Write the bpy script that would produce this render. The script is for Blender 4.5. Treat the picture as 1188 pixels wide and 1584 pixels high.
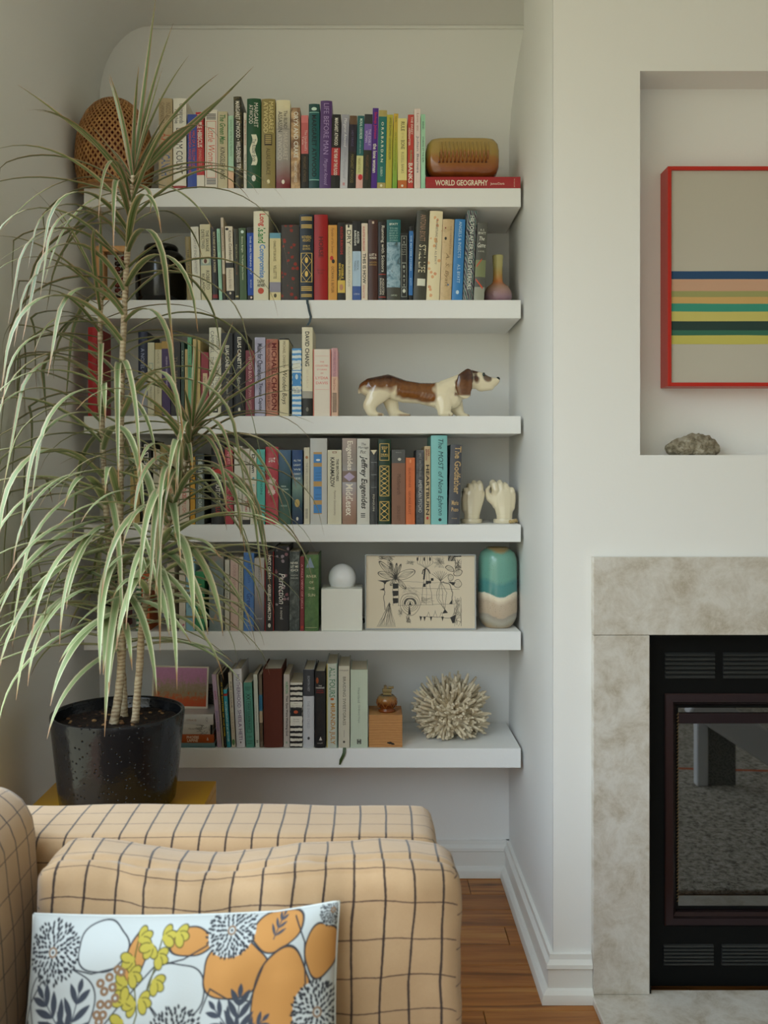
import bpy, bmesh, math, random
import numpy as np
from mathutils import Vector, Matrix, noise

# ------------------------------------------------------------------ camera, world, light, exposure
for o in list(bpy.data.objects):
    bpy.data.objects.remove(o)
S = bpy.context.scene
COL = S.collection
F, CX, CY, CZ = 1407.0, 570.0, 738.0, 1.156      # focal length and principal point in photo pixels, eye height in metres
cam_d = bpy.data.cameras.new('camera')
cam = bpy.data.objects.new('camera', cam_d)
COL.objects.link(cam)
cam.location = (0, 0, CZ)
cam.rotation_euler = (math.pi / 2, 0, 0)
cam_d.sensor_width = 36
cam_d.lens = F / 1584 * 36
cam_d.shift_x = (594 - CX) / 1584
cam_d.shift_y = -(792 - CY) / 1584
cam_d.clip_start = 0.02
cam_d.dof.use_dof = True
cam_d.dof.focus_distance = 2.38
cam_d.dof.aperture_fstop = 6.3
S.camera = cam

world = bpy.data.worlds.new('daylight')
S.world = world
world.use_nodes = True
# overcast daylight comes in by the open side of the room behind and left of the camera: pale sky over an added dim band that keeps the upper walls darker, lawn below the horizon
_wt = world.node_tree
_tc = _wt.nodes.new('ShaderNodeTexCoord')
_sp = _wt.nodes.new('ShaderNodeSeparateXYZ'); _wt.links.new(_tc.outputs['Generated'], _sp.inputs[0])
_rp = _wt.nodes.new('ShaderNodeValToRGB'); _wt.links.new(_sp.outputs[2], _rp.inputs[0])
_el = _rp.color_ramp.elements
while len(_el) < 4: _el.new(0.5)
for _e, (_p, _c) in zip(_el, [(0.0, (0.26, 0.26, 0.19, 1)), (0.015, (0.34, 0.34, 0.28, 1)), (0.16, (0.38, 0.39, 0.35, 1)), (0.36, (0.74, 0.88, 1.0, 1))]):
    _e.position, _e.color = _p, _c
_wt.links.new(_rp.outputs[0], _wt.nodes['Background'].inputs[0])
_wt.nodes['Background'].inputs[1].default_value = 5.1

S.view_settings.view_transform = 'Standard'
S.view_settings.look = 'None'
S.view_settings.exposure = 0.0
S.view_settings.gamma = 1.0
S.view_settings.use_curve_mapping = False

# ------------------------------------------------------------------ helpers
rnd = random.Random(7)
def P(px, py, d):
    return Vector(((px - CX) * d / F, d, CZ - (py - CY) * d / F))
def lin(h, gain=1.0, cap=0.86):
    if isinstance(h, str):
        h = tuple(int(h[i:i + 2], 16) for i in (0, 2, 4))
    out = []
    for c in h[:3]:
        c = c / 255.0
        c = c / 12.92 if c <= 0.04045 else ((c + 0.055) / 1.055) ** 2.4
        out.append(c * gain)
    m = max(out)
    if m > cap:
        out = [c * cap / m for c in out]
    return (out[0], out[1], out[2], 1.0)

class NT:
    """small wrapper for building node materials"""
    def __init__(self, name):
        self.m = bpy.data.materials.new(name)
        self.m.use_nodes = True
        self.t = self.m.node_tree
        self.b = self.t.nodes['Principled BSDF']
    def n(self, typ, **kw):
        nd = self.t.nodes.new(typ)
        for k, v in kw.items():
            if k.startswith('_'):
                setattr(nd, k[1:], v)
            else:
                key = int(k[1:]) if k[0] == 'i' and k[1:].isdigit() else k.replace('__', ' ')
                self.set(nd.inputs[key], v)
        return nd
    def set(self, inp, v):
        if isinstance(v, bpy.types.NodeSocket):
            self.t.links.new(v, inp)
        elif isinstance(v, bpy.types.Node):
            self.t.links.new(v.outputs[0], inp)
        else:
            inp.default_value = v
    def P(self, **kw):
        for k, v in kw.items():
            self.set(self.b.inputs[k.replace('_', ' ')], v)
        return self
    def math(self, op, a, b=0.0, c=0.0):
        nd = self.t.nodes.new('ShaderNodeMath')
        nd.operation = op
        self.set(nd.inputs[0], a); self.set(nd.inputs[1], b); self.set(nd.inputs[2], c)
        return nd.outputs[0]
    def ramp(self, fac, stops, interp='LINEAR'):
        nd = self.t.nodes.new('ShaderNodeValToRGB')
        nd.color_ramp.interpolation = interp
        el = nd.color_ramp.elements
        while len(el) < len(stops):
            el.new(0.5)
        for e, (p, c) in zip(el, stops):
            e.position = p; e.color = c
        self.set(nd.inputs[0], fac)
        return nd.outputs[0]
    def mix(self, fac, a, b, mode='MIX'):
        nd = self.t.nodes.new('ShaderNodeMix')
        nd.data_type = 'RGBA'; nd.blend_type = mode
        self.set(nd.inputs[0], fac); self.set(nd.inputs[6], a); self.set(nd.inputs[7], b)
        return nd.outputs[2]
    def bump(self, h, strength=0.2, dist=0.01):
        nd = self.t.nodes.new('ShaderNodeBump')
        nd.inputs['Strength'].default_value = strength
        nd.inputs['Distance'].default_value = dist
        self.set(nd.inputs['Height'], h)
        self.t.links.new(nd.outputs[0], self.b.inputs['Normal'])
    def coord(self, which='Object', scale=(1, 1, 1)):
        tc = self.t.nodes.new('ShaderNodeTexCoord')
        mp = self.t.nodes.new('ShaderNodeMapping')
        self.t.links.new(tc.outputs[which], mp.inputs[0])
        mp.inputs['Scale'].default_value = scale
        return mp.outputs[0]
    def world(self, scale=(1, 1, 1)):
        g = self.t.nodes.new('ShaderNodeNewGeometry')
        mp = self.t.nodes.new('ShaderNodeMapping')
        self.t.links.new(g.outputs['Position'], mp.inputs[0])
        mp.inputs['Scale'].default_value = scale
        return mp.outputs[0]
    def noise(self, vec, scale, detail=4, rough=0.55, dist=0.0):
        nd = self.n('ShaderNodeTexNoise', Scale=scale, Detail=detail, Roughness=rough, Distortion=dist)
        self.set(nd.inputs['Vector'], vec)
        return nd.outputs[0]
    def sep(self, vec):
        nd = self.t.nodes.new('ShaderNodeSeparateXYZ')
        self.set(nd.inputs[0], vec)
        return nd.outputs

_mc = {}
def plain(col, rough=0.55, gain=1.0, coat=0.0, metal=0.0, cap=0.86, spec=0.5):
    key = (col, rough, gain, coat, metal, spec)
    if key not in _mc:
        t = NT('paint_%s' % (col if isinstance(col, str) else '_'.join('%d' % c for c in col)))
        t.P(Base_Color=lin(col, gain, cap), Roughness=rough, Metallic=metal)
        t.b.inputs['Coat Weight'].default_value = coat
        t.b.inputs['Specular IOR Level'].default_value = spec
        _mc[key] = t.m
    return _mc[key]

def link(o, parent=None):
    COL.objects.link(o)
    if parent is not None:
        o.parent = parent
    return o
def obj(name, me, mats=None, parent=None, smooth=False, loc=None):
    o = bpy.data.objects.new(name, me)
    if mats is not None:
        for m in (mats if isinstance(mats, (list, tuple)) else [mats]):
            me.materials.append(m)
    if smooth:
        me.polygons.foreach_set('use_smooth', [True] * len(me.polygons))
    link(o, parent)
    if loc is not None:
        o.location = loc
    return o
def thing(name, label, cat, loc=(0, 0, 0), group=None, rot=(0, 0, 0)):
    o = bpy.data.objects.new(name, None)
    o.empty_display_size = 0.05
    link(o)
    o.location, o.rotation_euler = loc, rot
    return tag(o, label, cat, group)
def tag(o, label, cat, group=None):
    o['label'] = label; o['category'] = cat
    if group: o['group'] = group
    return o
def struct(o):
    o['kind'] = 'structure'
    return o

def pyd(v, f, name='mesh'):
    me = bpy.data.meshes.new(name)
    me.from_pydata([tuple(p) for p in v], [], f)
    me.update()
    return me
def bm_mesh(bm, name='mesh'):
    me = bpy.data.meshes.new(name)
    bmesh.ops.recalc_face_normals(bm, faces=bm.faces[:])
    bm.to_mesh(me); bm.free()
    return me
def add_box(bm, x0, x1, y0, y1, z0, z1, bev=0.0, seg=2):
    b = bmesh.new()
    vs = [b.verts.new(p) for p in ((x0, y0, z0), (x1, y0, z0), (x1, y1, z0), (x0, y1, z0), (x0, y0, z1), (x1, y0, z1), (x1, y1, z1), (x0, y1, z1))]
    for f in ((3, 2, 1, 0), (4, 5, 6, 7), (0, 1, 5, 4), (1, 2, 6, 5), (2, 3, 7, 6), (3, 0, 4, 7)):
        b.faces.new([vs[i] for i in f])
    if bev:
        bmesh.ops.bevel(b, geom=b.edges[:], offset=bev, segments=seg, profile=0.5, affect='EDGES')
    tmp = bpy.data.meshes.new('t'); b.to_mesh(tmp); b.free()
    bm.from_mesh(tmp); bpy.data.meshes.remove(tmp)
def box(x0, x1, y0, y1, z0, z1, bev=0.0, seg=2):
    bm = bmesh.new(); add_box(bm, x0, x1, y0, y1, z0, z1, bev, seg)
    return bm_mesh(bm, 'box')
def lathe(prof, n=48, cx=0, cy=0):
    v, f = [], []
    for (r, z) in prof:
        for i in range(n):
            a = 2 * math.pi * i / n
            v.append((cx + r * math.cos(a), cy + r * math.sin(a), z))
    for j in range(len(prof) - 1):
        for i in range(n):
            k = (i + 1) % n
            f.append((j * n + i, j * n + k, (j + 1) * n + k, (j + 1) * n + i))
    f.append(tuple(range(n))[::-1])
    f.append(tuple((len(prof) - 1) * n + i for i in range(n)))
    return pyd(v, f, 'lathe')
def tube(pts, rad, n=8, cap=True):
    """swept tube through pts with a radius per point"""
    v, f = [], []
    pts = [Vector(p) for p in pts]
    up = Vector((0.13, 0.31, 0.94))
    for i, p in enumerate(pts):
        t = (pts[min(i + 1, len(pts) - 1)] - pts[max(i - 1, 0)]).normalized()
        a = t.cross(up)
        if a.length < 1e-3: a = t.cross(Vector((1, 0, 0)))
        a.normalize(); b = t.cross(a)
        r = rad[i] if isinstance(rad, (list, tuple)) else rad
        for k in range(n):
            q = 2 * math.pi * k / n
            v.append(p + a * (r * math.cos(q)) + b * (r * math.sin(q)))
    for i in range(len(pts) - 1):
        for k in range(n):
            j = (k + 1) % n
            f.append((i * n + k, i * n + j, (i + 1) * n + j, (i + 1) * n + k))
    if cap:
        f.append(tuple(range(n))[::-1]); f.append(tuple((len(pts) - 1) * n + k for k in range(n)))
    return v, f
def join_vf(parts):
    V, Fc = [], []
    for v, f in parts:
        o = len(V); V += list(v); Fc += [tuple(i + o for i in q) for q in f]
    return V, Fc
def extrude_y(prof, y0, y1, name='profile', close=False):
    """sheet from a polyline in (x,z) run along y"""
    n = len(prof)
    v = [(x, y0, z) for x, z in prof] + [(x, y1, z) for x, z in prof]
    f = [(i, i + 1, n + i + 1, n + i) for i in range(n - 1)]
    if close:
        f.append((n - 1, 0, n, 2 * n - 1)); f.append(tuple(range(n))[::-1]); f.append(tuple(range(n, 2 * n)))
    return pyd(v, f, name)
def extrude_x(prof, x0, x1):
    """closed profile in (y,z) run along x"""
    n = len(prof)
    v = [(x0, y, z) for y, z in prof] + [(x1, y, z) for y, z in prof]
    f = [(i, (i + 1) % n, n + (i + 1) % n, n + i) for i in range(n)]
    f.append(tuple(range(n))[::-1]); f.append(tuple(range(n, 2 * n)))
    bm = bmesh.new(); tmp = pyd(v, f); bm.from_mesh(tmp); bpy.data.meshes.remove(tmp)
    return bm_mesh(bm)
def smoothed(me, angle=40):
    me.polygons.foreach_set('use_smooth', [True] * len(me.polygons))
    try: me.set_sharp_from_angle(angle=math.radians(angle))
    except Exception: pass
    return me
def apply_mods(o):
    """replace an object's mesh by its evaluated mesh"""
    dg = bpy.context.evaluated_depsgraph_get()
    dg.update()
    me = bpy.data.meshes.new_from_object(o.evaluated_get(dg))
    old = o.data
    o.modifiers.clear()
    o.data = me
    bpy.data.meshes.remove(old)
    return o
def blob_mesh(chains, voxel, smooth=8):
    """union of ball chains [(x,y,z,rx,ry,rz), ...] grown to one continuous surface"""
    bm = bmesh.new()
    for ch in chains:
        pts = []
        for a, b in zip(ch, ch[1:]):
            L = (Vector(a[:3]) - Vector(b[:3])).length
            k = max(1, int(L / (0.35 * min(a[3], a[4], a[5], b[3], b[4], b[5]))))
            for i in range(k):
                t = i / k
                pts.append([x * (1 - t) + y * t for x, y in zip(a, b)])
        pts.append(ch[-1])
        for p in pts:
            m = Matrix.Translation(p[:3]) @ Matrix.Diagonal((p[3], p[4], p[5], 1))
            bmesh.ops.create_icosphere(bm, subdivisions=2, radius=1, matrix=m)
    me = bpy.data.meshes.new('blob'); bm.to_mesh(me); bm.free()
    o = bpy.data.objects.new('tmp', me); COL.objects.link(o)
    r = o.modifiers.new('r', 'REMESH'); r.mode = 'VOXEL'; r.voxel_size = voxel
    s = o.modifiers.new('s', 'SMOOTH'); s.factor = 0.5; s.iterations = smooth
    apply_mods(o)
    me = o.data
    bpy.data.objects.remove(o)
    me.polygons.foreach_set('use_smooth', [True] * len(me.polygons))
    return me
def soft_box(sx, sy, sz, r, cuts=14, puff=(0, 0, 0), wr=0.0, seed=0, wscale=9.0):
    """upholstered block centred on the origin with uv = unrolled cloth coordinates in metres"""
    bm = bmesh.new()
    bmesh.ops.create_cube(bm, size=2.0)
    bmesh.ops.subdivide_edges(bm, edges=bm.edges[:], cuts=cuts, use_grid_fill=True)
    h = Vector((sx / 2, sy / 2, sz / 2))
    base = {}
    for v in bm.verts:
        c = v.co.copy()
        p = Vector((c.x * h.x, c.y * h.y, c.z * h.z))
        q = Vector([max(-(h[i] - r), min(h[i] - r, p[i])) for i in range(3)])
        d = p - q
        p2 = q + d.normalized() * r if d.length > 1e-6 else p
        pf = Vector((puff[0] * (1 - c.y ** 2) * (1 - c.z ** 2) * c.x, puff[1] * (1 - c.x ** 2) * (1 - c.z ** 2) * c.y, puff[2] * (1 - c.x ** 2) * (1 - c.y ** 2) * c.z))
        w = noise.noise_vector(p * wscale + Vector((seed, seed * 2.1, 0))) * wr + noise.noise_vector(p * wscale * 2.6 + Vector((seed, 5, 1))) * wr * 0.35
        base[v.index] = p2.copy()
        v.co = p2 + pf + w
    bm.verts.index_update()
    uvl = bm.loops.layers.uv.new('UVMap')
    for f in bm.faces:
        side = abs(f.normal.x) > 0.75
        for l in f.loops:
            b = base[l.vert.index]
            l[uvl].uv = (b.y if side else b.x, b.z + (b.x if side else b.y)) if not side else (b.y, b.z)
    me = bm_mesh(bm)
    me.polygons.foreach_set('use_smooth', [True] * len(me.polygons))
    return me

# ------------------------------------------------------------------ lettering: every string is turned to a flat mesh once
TEXTS = {}
def want(s, bold=0.0, shear=0.0):
    TEXTS.setdefault((s, bold, shear), None)
def make_texts():
    tmp = []
    for key in TEXTS:
        c = bpy.data.curves.new('t', 'FONT')
        c.body, c.offset, c.shear = key[0], key[1], key[2]
        c.resolution_u = 2
        c.fill_mode = 'FRONT'
        o = bpy.data.objects.new('t', c); COL.objects.link(o)
        tmp.append((key, o, c))
    dg = bpy.context.evaluated_depsgraph_get(); dg.update()
    for key, o, c in tmp:
        me = o.evaluated_get(dg).to_mesh()
        n = len(me.vertices)
        co = np.empty(n * 3); me.vertices.foreach_get('co', co)
        co = co.reshape(-1, 3)[:, :2]
        fs = [tuple(p.vertices) for p in me.polygons]
        o.evaluated_get(dg).to_mesh_clear()
        if n:
            lo, hi = co.min(0), co.max(0)
            asp = (hi[0] - lo[0]) / max(1e-6, hi[1] - lo[1])
            co = (co - lo) / np.maximum(hi - lo, 1e-6)
        else:
            asp = 1
        TEXTS[key] = (co, fs, asp)
    for key, o, c in tmp:
        bpy.data.objects.remove(o); bpy.data.curves.remove(c)
# ------------------------------------------------------------------ surface materials
def m_wall(name, col):
    t = NT(name)
    w = t.world()
    n1 = t.noise(w, 1.6, 3)
    t.P(Base_Color=t.mix(t.math('MULTIPLY', n1, 0.12), col, (col[0] * 0.94, col[1] * 0.93, col[2] * 0.9, 1)), Roughness=0.62)
    t.b.inputs['Specular IOR Level'].default_value = 0.3
    t.bump(t.noise(w, 160, 3, 0.7), 0.12, 0.002)
    return t.m
WHITE = (0.86, 0.86, 0.835, 1)
M_wall = m_wall('wall_paint', WHITE)
M_ceil = m_wall('ceiling_paint', (0.86, 0.86, 0.835, 1))
M_trim = plain('e9e9e4', 0.35, 1.0, spec=0.4)
M_shelf = m_wall('shelf_paint', (0.875, 0.88, 0.865, 1))

def m_wood(name, cols, axis_scale, rough=0.38, rand=True):
    t = NT(name)
    w = t.world(axis_scale)
    if rand:
        oi = t.n('ShaderNodeObjectInfo')
        add = t.n('ShaderNodeVectorMath', _operation='ADD')
        t.set(add.inputs[0], w)
        cmb = t.n('ShaderNodeCombineXYZ', X=t.math('MULTIPLY', oi.outputs['Random'], 37.0), Y=t.math('MULTIPLY', oi.outputs['Random'], 11.0))
        t.set(add.inputs[1], cmb.outputs[0])
        w = add.outputs[0]
        r = oi.outputs['Random']
    a = t.noise(w, 1.0, 8, 0.62, 0.6)
    b = t.noise(w, 3.7, 5, 0.6, 0.2)
    c = t.ramp(a, [(0.30, cols[0]), (0.50, cols[1]), (0.72, cols[2])])
    c = t.mix(t.math('MULTIPLY', b, 0.45), c, cols[0])
    if rand:
        c = t.mix(t.math('MULTIPLY', r, 0.45), c, cols[3])
    t.P(Base_Color=c, Roughness=rough)
    t.bump(b, 0.08, 0.002)
    return t.m
M_floor = m_wood('oak_boards', [lin('4e2c12', 1.3), lin('925c28', 1.7), lin('ac7e42', 1.6), lin('744416', 1.6)], (2.4, 34, 1))

def m_marble(name):
    t = NT(name)
    w = t.world()
    a = t.noise(w, 15.0, 10, 0.74, 0.35)
    v = t.n('ShaderNodeTexVoronoi', Scale=17.0, _feature='DISTANCE_TO_EDGE')
    dist = t.n('ShaderNodeVectorMath', _operation='ADD')
    t.set(dist.inputs[0], w)
    nz = t.n('ShaderNodeTexNoise', Scale=9.0, Detail=6.0)
    t.set(nz.inputs['Vector'], w)
    sc = t.n('ShaderNodeVectorMath', _operation='SCALE')
    t.set(sc.inputs[0], nz.outputs['Color']); sc.inputs['Scale'].default_value = 0.16
    t.set(dist.inputs[1], sc.outputs[0])
    t.set(v.inputs['Vector'], dist.outputs[0])
    c = t.ramp(a, [(0.34, lin('a49a88', 1.15)), (0.46, lin('bab3a7', 1.15)), (0.60, lin('c8c4bc', 1.15)), (0.78, lin('b4ab9f', 1.15))])
    vein = t.ramp(v.outputs[0], [(0.0, (1, 1, 1, 1)), (0.035, (0.25, 0.25, 0.25, 1)), (0.10, (0, 0, 0, 1))])
    c = t.mix(t.math('MULTIPLY', vein, 0.13), c, lin('e4dfd6', 1.15))
    t.P(Base_Color=c, Roughness=0.28)
    return t.m
M_marble = m_marble('beige_marble')

# ------------------------------------------------------------------ the setting
XL, YB, ZC = -0.783, 2.65, 2.47
XR, YF, XE = 0.410, 2.02, 3.2         # alcove right wall, chimney front, far right wall
YO = -1.1                               # back of the room; the unseen left side is an opening added for daylight
def arc_prof():
    p = []
    for i in range(13):
        a = math.pi / 2 * i / 12
        p.append((XL + 0.15 * (1 - math.cos(a)), 2.26 + 0.21 * math.sin(a)))
    return p
cove = arc_prof()
WY1, XO = 1.82, -1.25                    # left wall cut short to let daylight in, and floor reach beyond it
parts = []
def sheet(prof, y0, y1):
    n = len(prof)
    parts.append(([(x, y0, z) for x, z in prof] + [(x, y1, z) for x, z in prof], [(i, i + 1, n + i + 1, n + i) for i in range(n - 1)]))
sheet([(XL, 0)] + cove, WY1, YB)
pf = [(XL, 0)] + cove + [(XL - 0.12, ZC), (XL - 0.12, 0)]
parts.append(([(x, WY1, z) for x, z in pf], [tuple(range(len(pf)))]))
parts.append(([(XL - 0.12, WY1, 0), (XL - 0.12, YB, 0), (XL - 0.12, YB, ZC), (XL - 0.12, WY1, ZC)], [(0, 1, 2, 3)]))
w = struct(obj('wall_left', smoothed(pyd(*join_vf(parts)), 30), M_wall))
w['label'] = 'white plaster wall on the left curving over into the ceiling'
struct(obj('wall_back', box(XL - 0.05, XE, YB, YB + 0.06, 0, ZC + 0.02), M_wall))
bm = bmesh.new()
add_box(bm, XL + 0.148, XE, YO, YB, ZC, ZC + 0.05); add_box(bm, XL - 0.12, XL + 0.148, YO, WY1, ZC, ZC + 0.05)
struct(obj('ceiling', bm_mesh(bm), M_ceil))
struct(obj('trim_1', box(XL + 0.15, 0.455, YB - 0.007, YB, ZC - 0.010, ZC, 0.002), M_trim))
struct(obj('wall_right', box(XE, XE + 0.06, YO, YB, 0, ZC), M_wall))
struct(obj('wall_light_block', box(-0.45, XE, YO - 0.06, YO, 0, ZC), M_wall))  # unseen wall added behind the camera to hold light off the chimney front
# chimney breast: front with niche and fireplace opening, returns on both sides; its left return flares a little at the top
NX0, NX1, NZ0, NZ1, NY = 0.603, 1.560, 1.205, 2.058, 2.115
FX0, FX1, FZ1 = 0.600, 1.560, 0.830
XC = 1.755
bm = bmesh.new()
YK = 2.40
for a in ((XR, FX0, 0, ZC), (FX1, XC, 0, ZC), (FX0, FX1, FZ1, NZ0), (FX0, FX1, NZ1, ZC)):
    add_box(bm, a[0], a[1], YF, YK, a[2], a[3])
add_box(bm, FX0, NX0, YF, YK, NZ0, NZ1); add_box(bm, NX1 - 0.0, FX1 + 0.0005, YF, YK, NZ0, NZ1)
add_box(bm, FX0, FX1, NY, YK, NZ0, NZ1)
add_box(bm, FX0, FX1, YK - 0.05, YK, 0, FZ1)
struct(obj('wall_chimney', bm_mesh(bm), M_wall))
ny, nz = 14, 30
v = []
for j in range(nz + 1):
    z = ZC * j / nz
    for i in range(ny + 1):
        y = YF + 0.0004 + (YB - YF) * i / ny
        fl = max(0.0, (z - 2.12) / 0.35)
        v.append((XR - 0.0006 + 0.045 * (fl ** 1.6) * ((i / ny) ** 1.3), y, z))
f = [(j * (ny + 1) + i, j * (ny + 1) + i + 1, (j + 1) * (ny + 1) + i + 1, (j + 1) * (ny + 1) + i) for j in range(nz) for i in range(ny)]
w = struct(obj('wall_alcove_right', smoothed(pyd(v, f)), M_wall))
struct(obj('wall_chimney_right', box(XC - 0.02, XC, YK, YB, 0, ZC), M_wall))

# baseboards: plain board, stepped top moulding, quarter-round shoe
bp = [(0, 0), (-0.030, 0), (-0.030, 0.010), (-0.027, 0.020), (-0.020, 0.027), (-0.014, 0.029), (-0.014, 0.070), (-0.018, 0.073), (-0.017, 0.081), (-0.010, 0.090), (-0.009, 0.101), (0, 0.101)]
b = struct(obj('baseboard_back', smoothed(extrude_x([(YB + y, z) for y, z in bp], XL, XR), 25), M_trim))
n = len(bp)
V = [(XR + o_, YB, z) for o_, z in bp] + [(XR + o_, YF + o_, z) for o_, z in bp] + [(0.494, YF + o_, z) for o_, z in bp]
Fq = [(r * n + q, r * n + (q + 1) % n, (r + 1) * n + (q + 1) % n, (r + 1) * n + q) for r in range(2) for q in range(n)] + [tuple(range(n)), tuple(range(2 * n, 3 * n))[::-1]]
bm = bmesh.new(); tmp = pyd(V, Fq); bm.from_mesh(tmp)
struct(obj('baseboard_right', smoothed(bm_mesh(bm), 25), M_trim))
me = extrude_y([(XL - y, z) for y, z in bp], WY1, YB, close=True)
bm = bmesh.new(); bm.from_mesh(me); me = bm_mesh(bm)
struct(obj('baseboard_left', smoothed(me, 25), M_trim))

# floor: a slab with separate boards on it
bm = bmesh.new()
add_box(bm, XL - 0.05, XE, 0.874, YB + 0.05, -0.06, -0.012)
add_box(bm, XL - 0.05, XE, YO, 0.872, -0.06, 0.0); add_box(bm, XO, XL - 0.05, YO, WY1, -0.06, 0.0)
floor = struct(obj('floor', bm_mesh(bm), M_floor))
joints = {0: [0.285], 3: [0.35], 7: [0.25]}
rr = random.Random(3)
ycuts = [YB] + [2.615 - 0.0917 * k for k in range(20)]
meshes = {}
for r in range(len(ycuts) - 1):
    y1, y0 = ycuts[r], ycuts[r + 1]
    xs = [XL]
    k = r - 1
    if k in joints:
        xs += [joints[k][0]]
    else:
        xs += [XL + 0.25 + rr.random() * 0.55 if rr.random() < .5 else 0.52 + rr.random() * 0.3]
    while xs[-1] < 2.2: xs.append(xs[-1] + 0.8 + rr.random() * 0.4)
    xs[-1] = 2.6
    for a, c in zip(xs, xs[1:]):
        o = obj('floor_board', box(0, c - a - 0.0016, 0, y1 - y0 - 0.0016, -0.0115, 0.0 - rr.random() * 0.0006, 0.0009, 1), M_floor, floor)
        o.location = (a, y0, 0)

# ------------------------------------------------------------------ fireplace
YS = 2.0
k2 = YS / F
SX0, SX1, SX2, SX3 = (918 - CX) * k2, (1005 - CX) * k2, 1.546, 1.670
SZ0, SZm, SZ1 = 0.018, CZ - (983 - CY) * k2, CZ - (862 - CY) * k2
fs = thing('fireplace_surround', 'pale beige marble fireplace surround below the niche', 'fireplace surround', (SX0, YS, SZ0))
def rel(o, par):
    o.location = Vector(o.location) - par.location
    return o
rel(obj('header_slab', box(SX0, SX3, YS, YF - 0.0005, SZm + 0.0008, SZ1, 0.0012, 1), M_marble, fs), fs)
rel(obj('leg_slab', box(SX0, SX1, YS, YF - 0.0005, SZ0, SZm, 0.0012, 1), M_marble, fs), fs)
rel(obj('leg_slab', box(SX2, SX3, YS, YF - 0.0005, SZ0, SZm, 0.0012, 1), M_marble, fs), fs)
tag(obj('hearth_slab', box(SX0 - 0.004, SX3 + 0.02, 1.62, YF - 0.0005, 0.0, SZ0 - 0.0002, 0.002, 1), M_marble), 'flat beige marble hearth slab on the wooden floor', 'hearth')

_t = NT('black_enamel').P(Base_Color=(0.004, 0.0045, 0.0045, 1), Roughness=0.5); _t.b.inputs['Specular IOR Level'].default_value = 0.12
M_black = _t.m
M_louv = NT('louvre_metal').P(Base_Color=(0.022, 0.024, 0.024, 1), Roughness=0.36, Metallic=0.2).m
M_bronze = NT('dark_bronze').P(Base_Color=(0.055, 0.038, 0.044, 1), Roughness=0.24, Metallic=0.9).m
M_soot = NT('soot').P(Base_Color=(0.012, 0.012, 0.011, 1), Roughness=0.9).m
t = NT('dark_fire_glass').P(Base_Color=(0.010, 0.010, 0.009, 1), Roughness=0.02)
t.b.inputs['IOR'].default_value = 2.5
M_fglass = t.m
YI = 2.034
k3 = YI / F
def ix(p): return (p - CX) * k3
def iz(p): return CZ - (p - CY) * k3
fi = thing('fireplace_insert', 'black gas fireplace insert with louvres and bronze framed glass door', 'fireplace', (1.08, YI, SZ0))
cx_ = 1.082
def mirx(x): return 2 * cx_ - x
GX0, GX1 = ix(1027), mirx(ix(1027))
bm = bmesh.new()
GZ1, GZ0 = iz(1072), iz(1431)
add_box(bm, SX1 + 0.0005, GX0, YI, YI + 0.02, SZ0, SZm)
add_box(bm, GX1, SX2 - 0.0005, YI, YI + 0.02, SZ0, SZm)
add_box(bm, GX0, GX1, YI, YI + 0.02, GZ1, SZm)
add_box(bm, GX0, GX1, YI, YI + 0.02, SZ0, GZ0)
add_box(bm, SX1, SX1 + 0.004, YS + 0.004, YI, SZ0, SZm); add_box(bm, SX1, SX2, YS + 0.004, YI, SZm - 0.004, SZm)
rel(obj('front_panel', bm_mesh(bm), M_black, fi), fi)
rel(obj('firebox', box(GX0 + 0.02, GX1 - 0.02, YI + 0.06, YI + 0.25, GZ0, GZ1), M_soot, fi), fi)
def louvres(xa, xb, ya, yb, n):
    for i in range(n):
        y0_ = ya + (yb - ya) * i / n; y1_ = ya + (yb - ya) * (i + 0.86) / n
        zt, zb = iz(y0_), iz(y1_)
        prof = [(YI + 0.0, zt), (YI - 0.004, zt - (zt - zb) * 0.35), (YI - 0.0055, zt - (zt - zb) * 0.75), (YI - 0.004, zb), (YI, zb)]
        rel(obj('louvre', smoothed(extrude_x(prof, xa, xb), 30), M_louv, fi), fi)
lw = ix(1105) - ix(1028)
for s in range(6):
    xa = ix(1028) + s * (ix(1118) - ix(1028))
    if xa + lw > GX1 + 0.01: break
    louvres(xa, xa + lw, 1009, 1050, 6)
    louvres(xa - 0.003, xa - 0.003 + lw, 1460, 1493, 6)
# door: bevelled bronze frame, inner lip, glass
door = rel(obj('door_frame', None or box(GX0, GX0 + 0.001, YI, YI + 0.001, GZ0, GZ0 + 0.001), M_bronze, fi), fi)
def ring(x0, x1, z0, z1, prof):
    """mitred picture-frame ring; prof = [(inset, y)]"""
    v, f = [], []
    for ins, y in prof:
        v += [(x0 + ins, y, z0 + ins), (x1 - ins, y, z0 + ins), (x1 - ins, y, z1 - ins), (x0 + ins, y, z1 - ins)]
    for j in range(len(prof) - 1):
        for i in range(4):
            k = (i + 1) % 4
            f.append((j * 4 + i, j * 4 + k, (j + 1) * 4 + k, (j + 1) * 4 + i))
    bm = bmesh.new(); tmp = pyd(v, f); bm.from_mesh(tmp)
    return bm_mesh(bm)
door.data = ring(GX0, GX1, GZ0, GZ1, [(0.0, YI + 0.01), (0.0, YI - 0.004), (0.003, YI - 0.006), (0.018, YI - 0.008), (0.021, YI - 0.002), (0.027, YI + 0.004), (0.030, YI + 0.012), (0.030, YI + 0.03)])
door.data.materials.append(M_bronze)
rel(obj('door_gasket', ring(GX0, GX1, GZ0, GZ1, [(0.0305, YI + 0.028), (0.0305, YI + 0.012), (0.036, YI + 0.012), (0.036, YI + 0.03)]), M_black, fi), fi)
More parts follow.
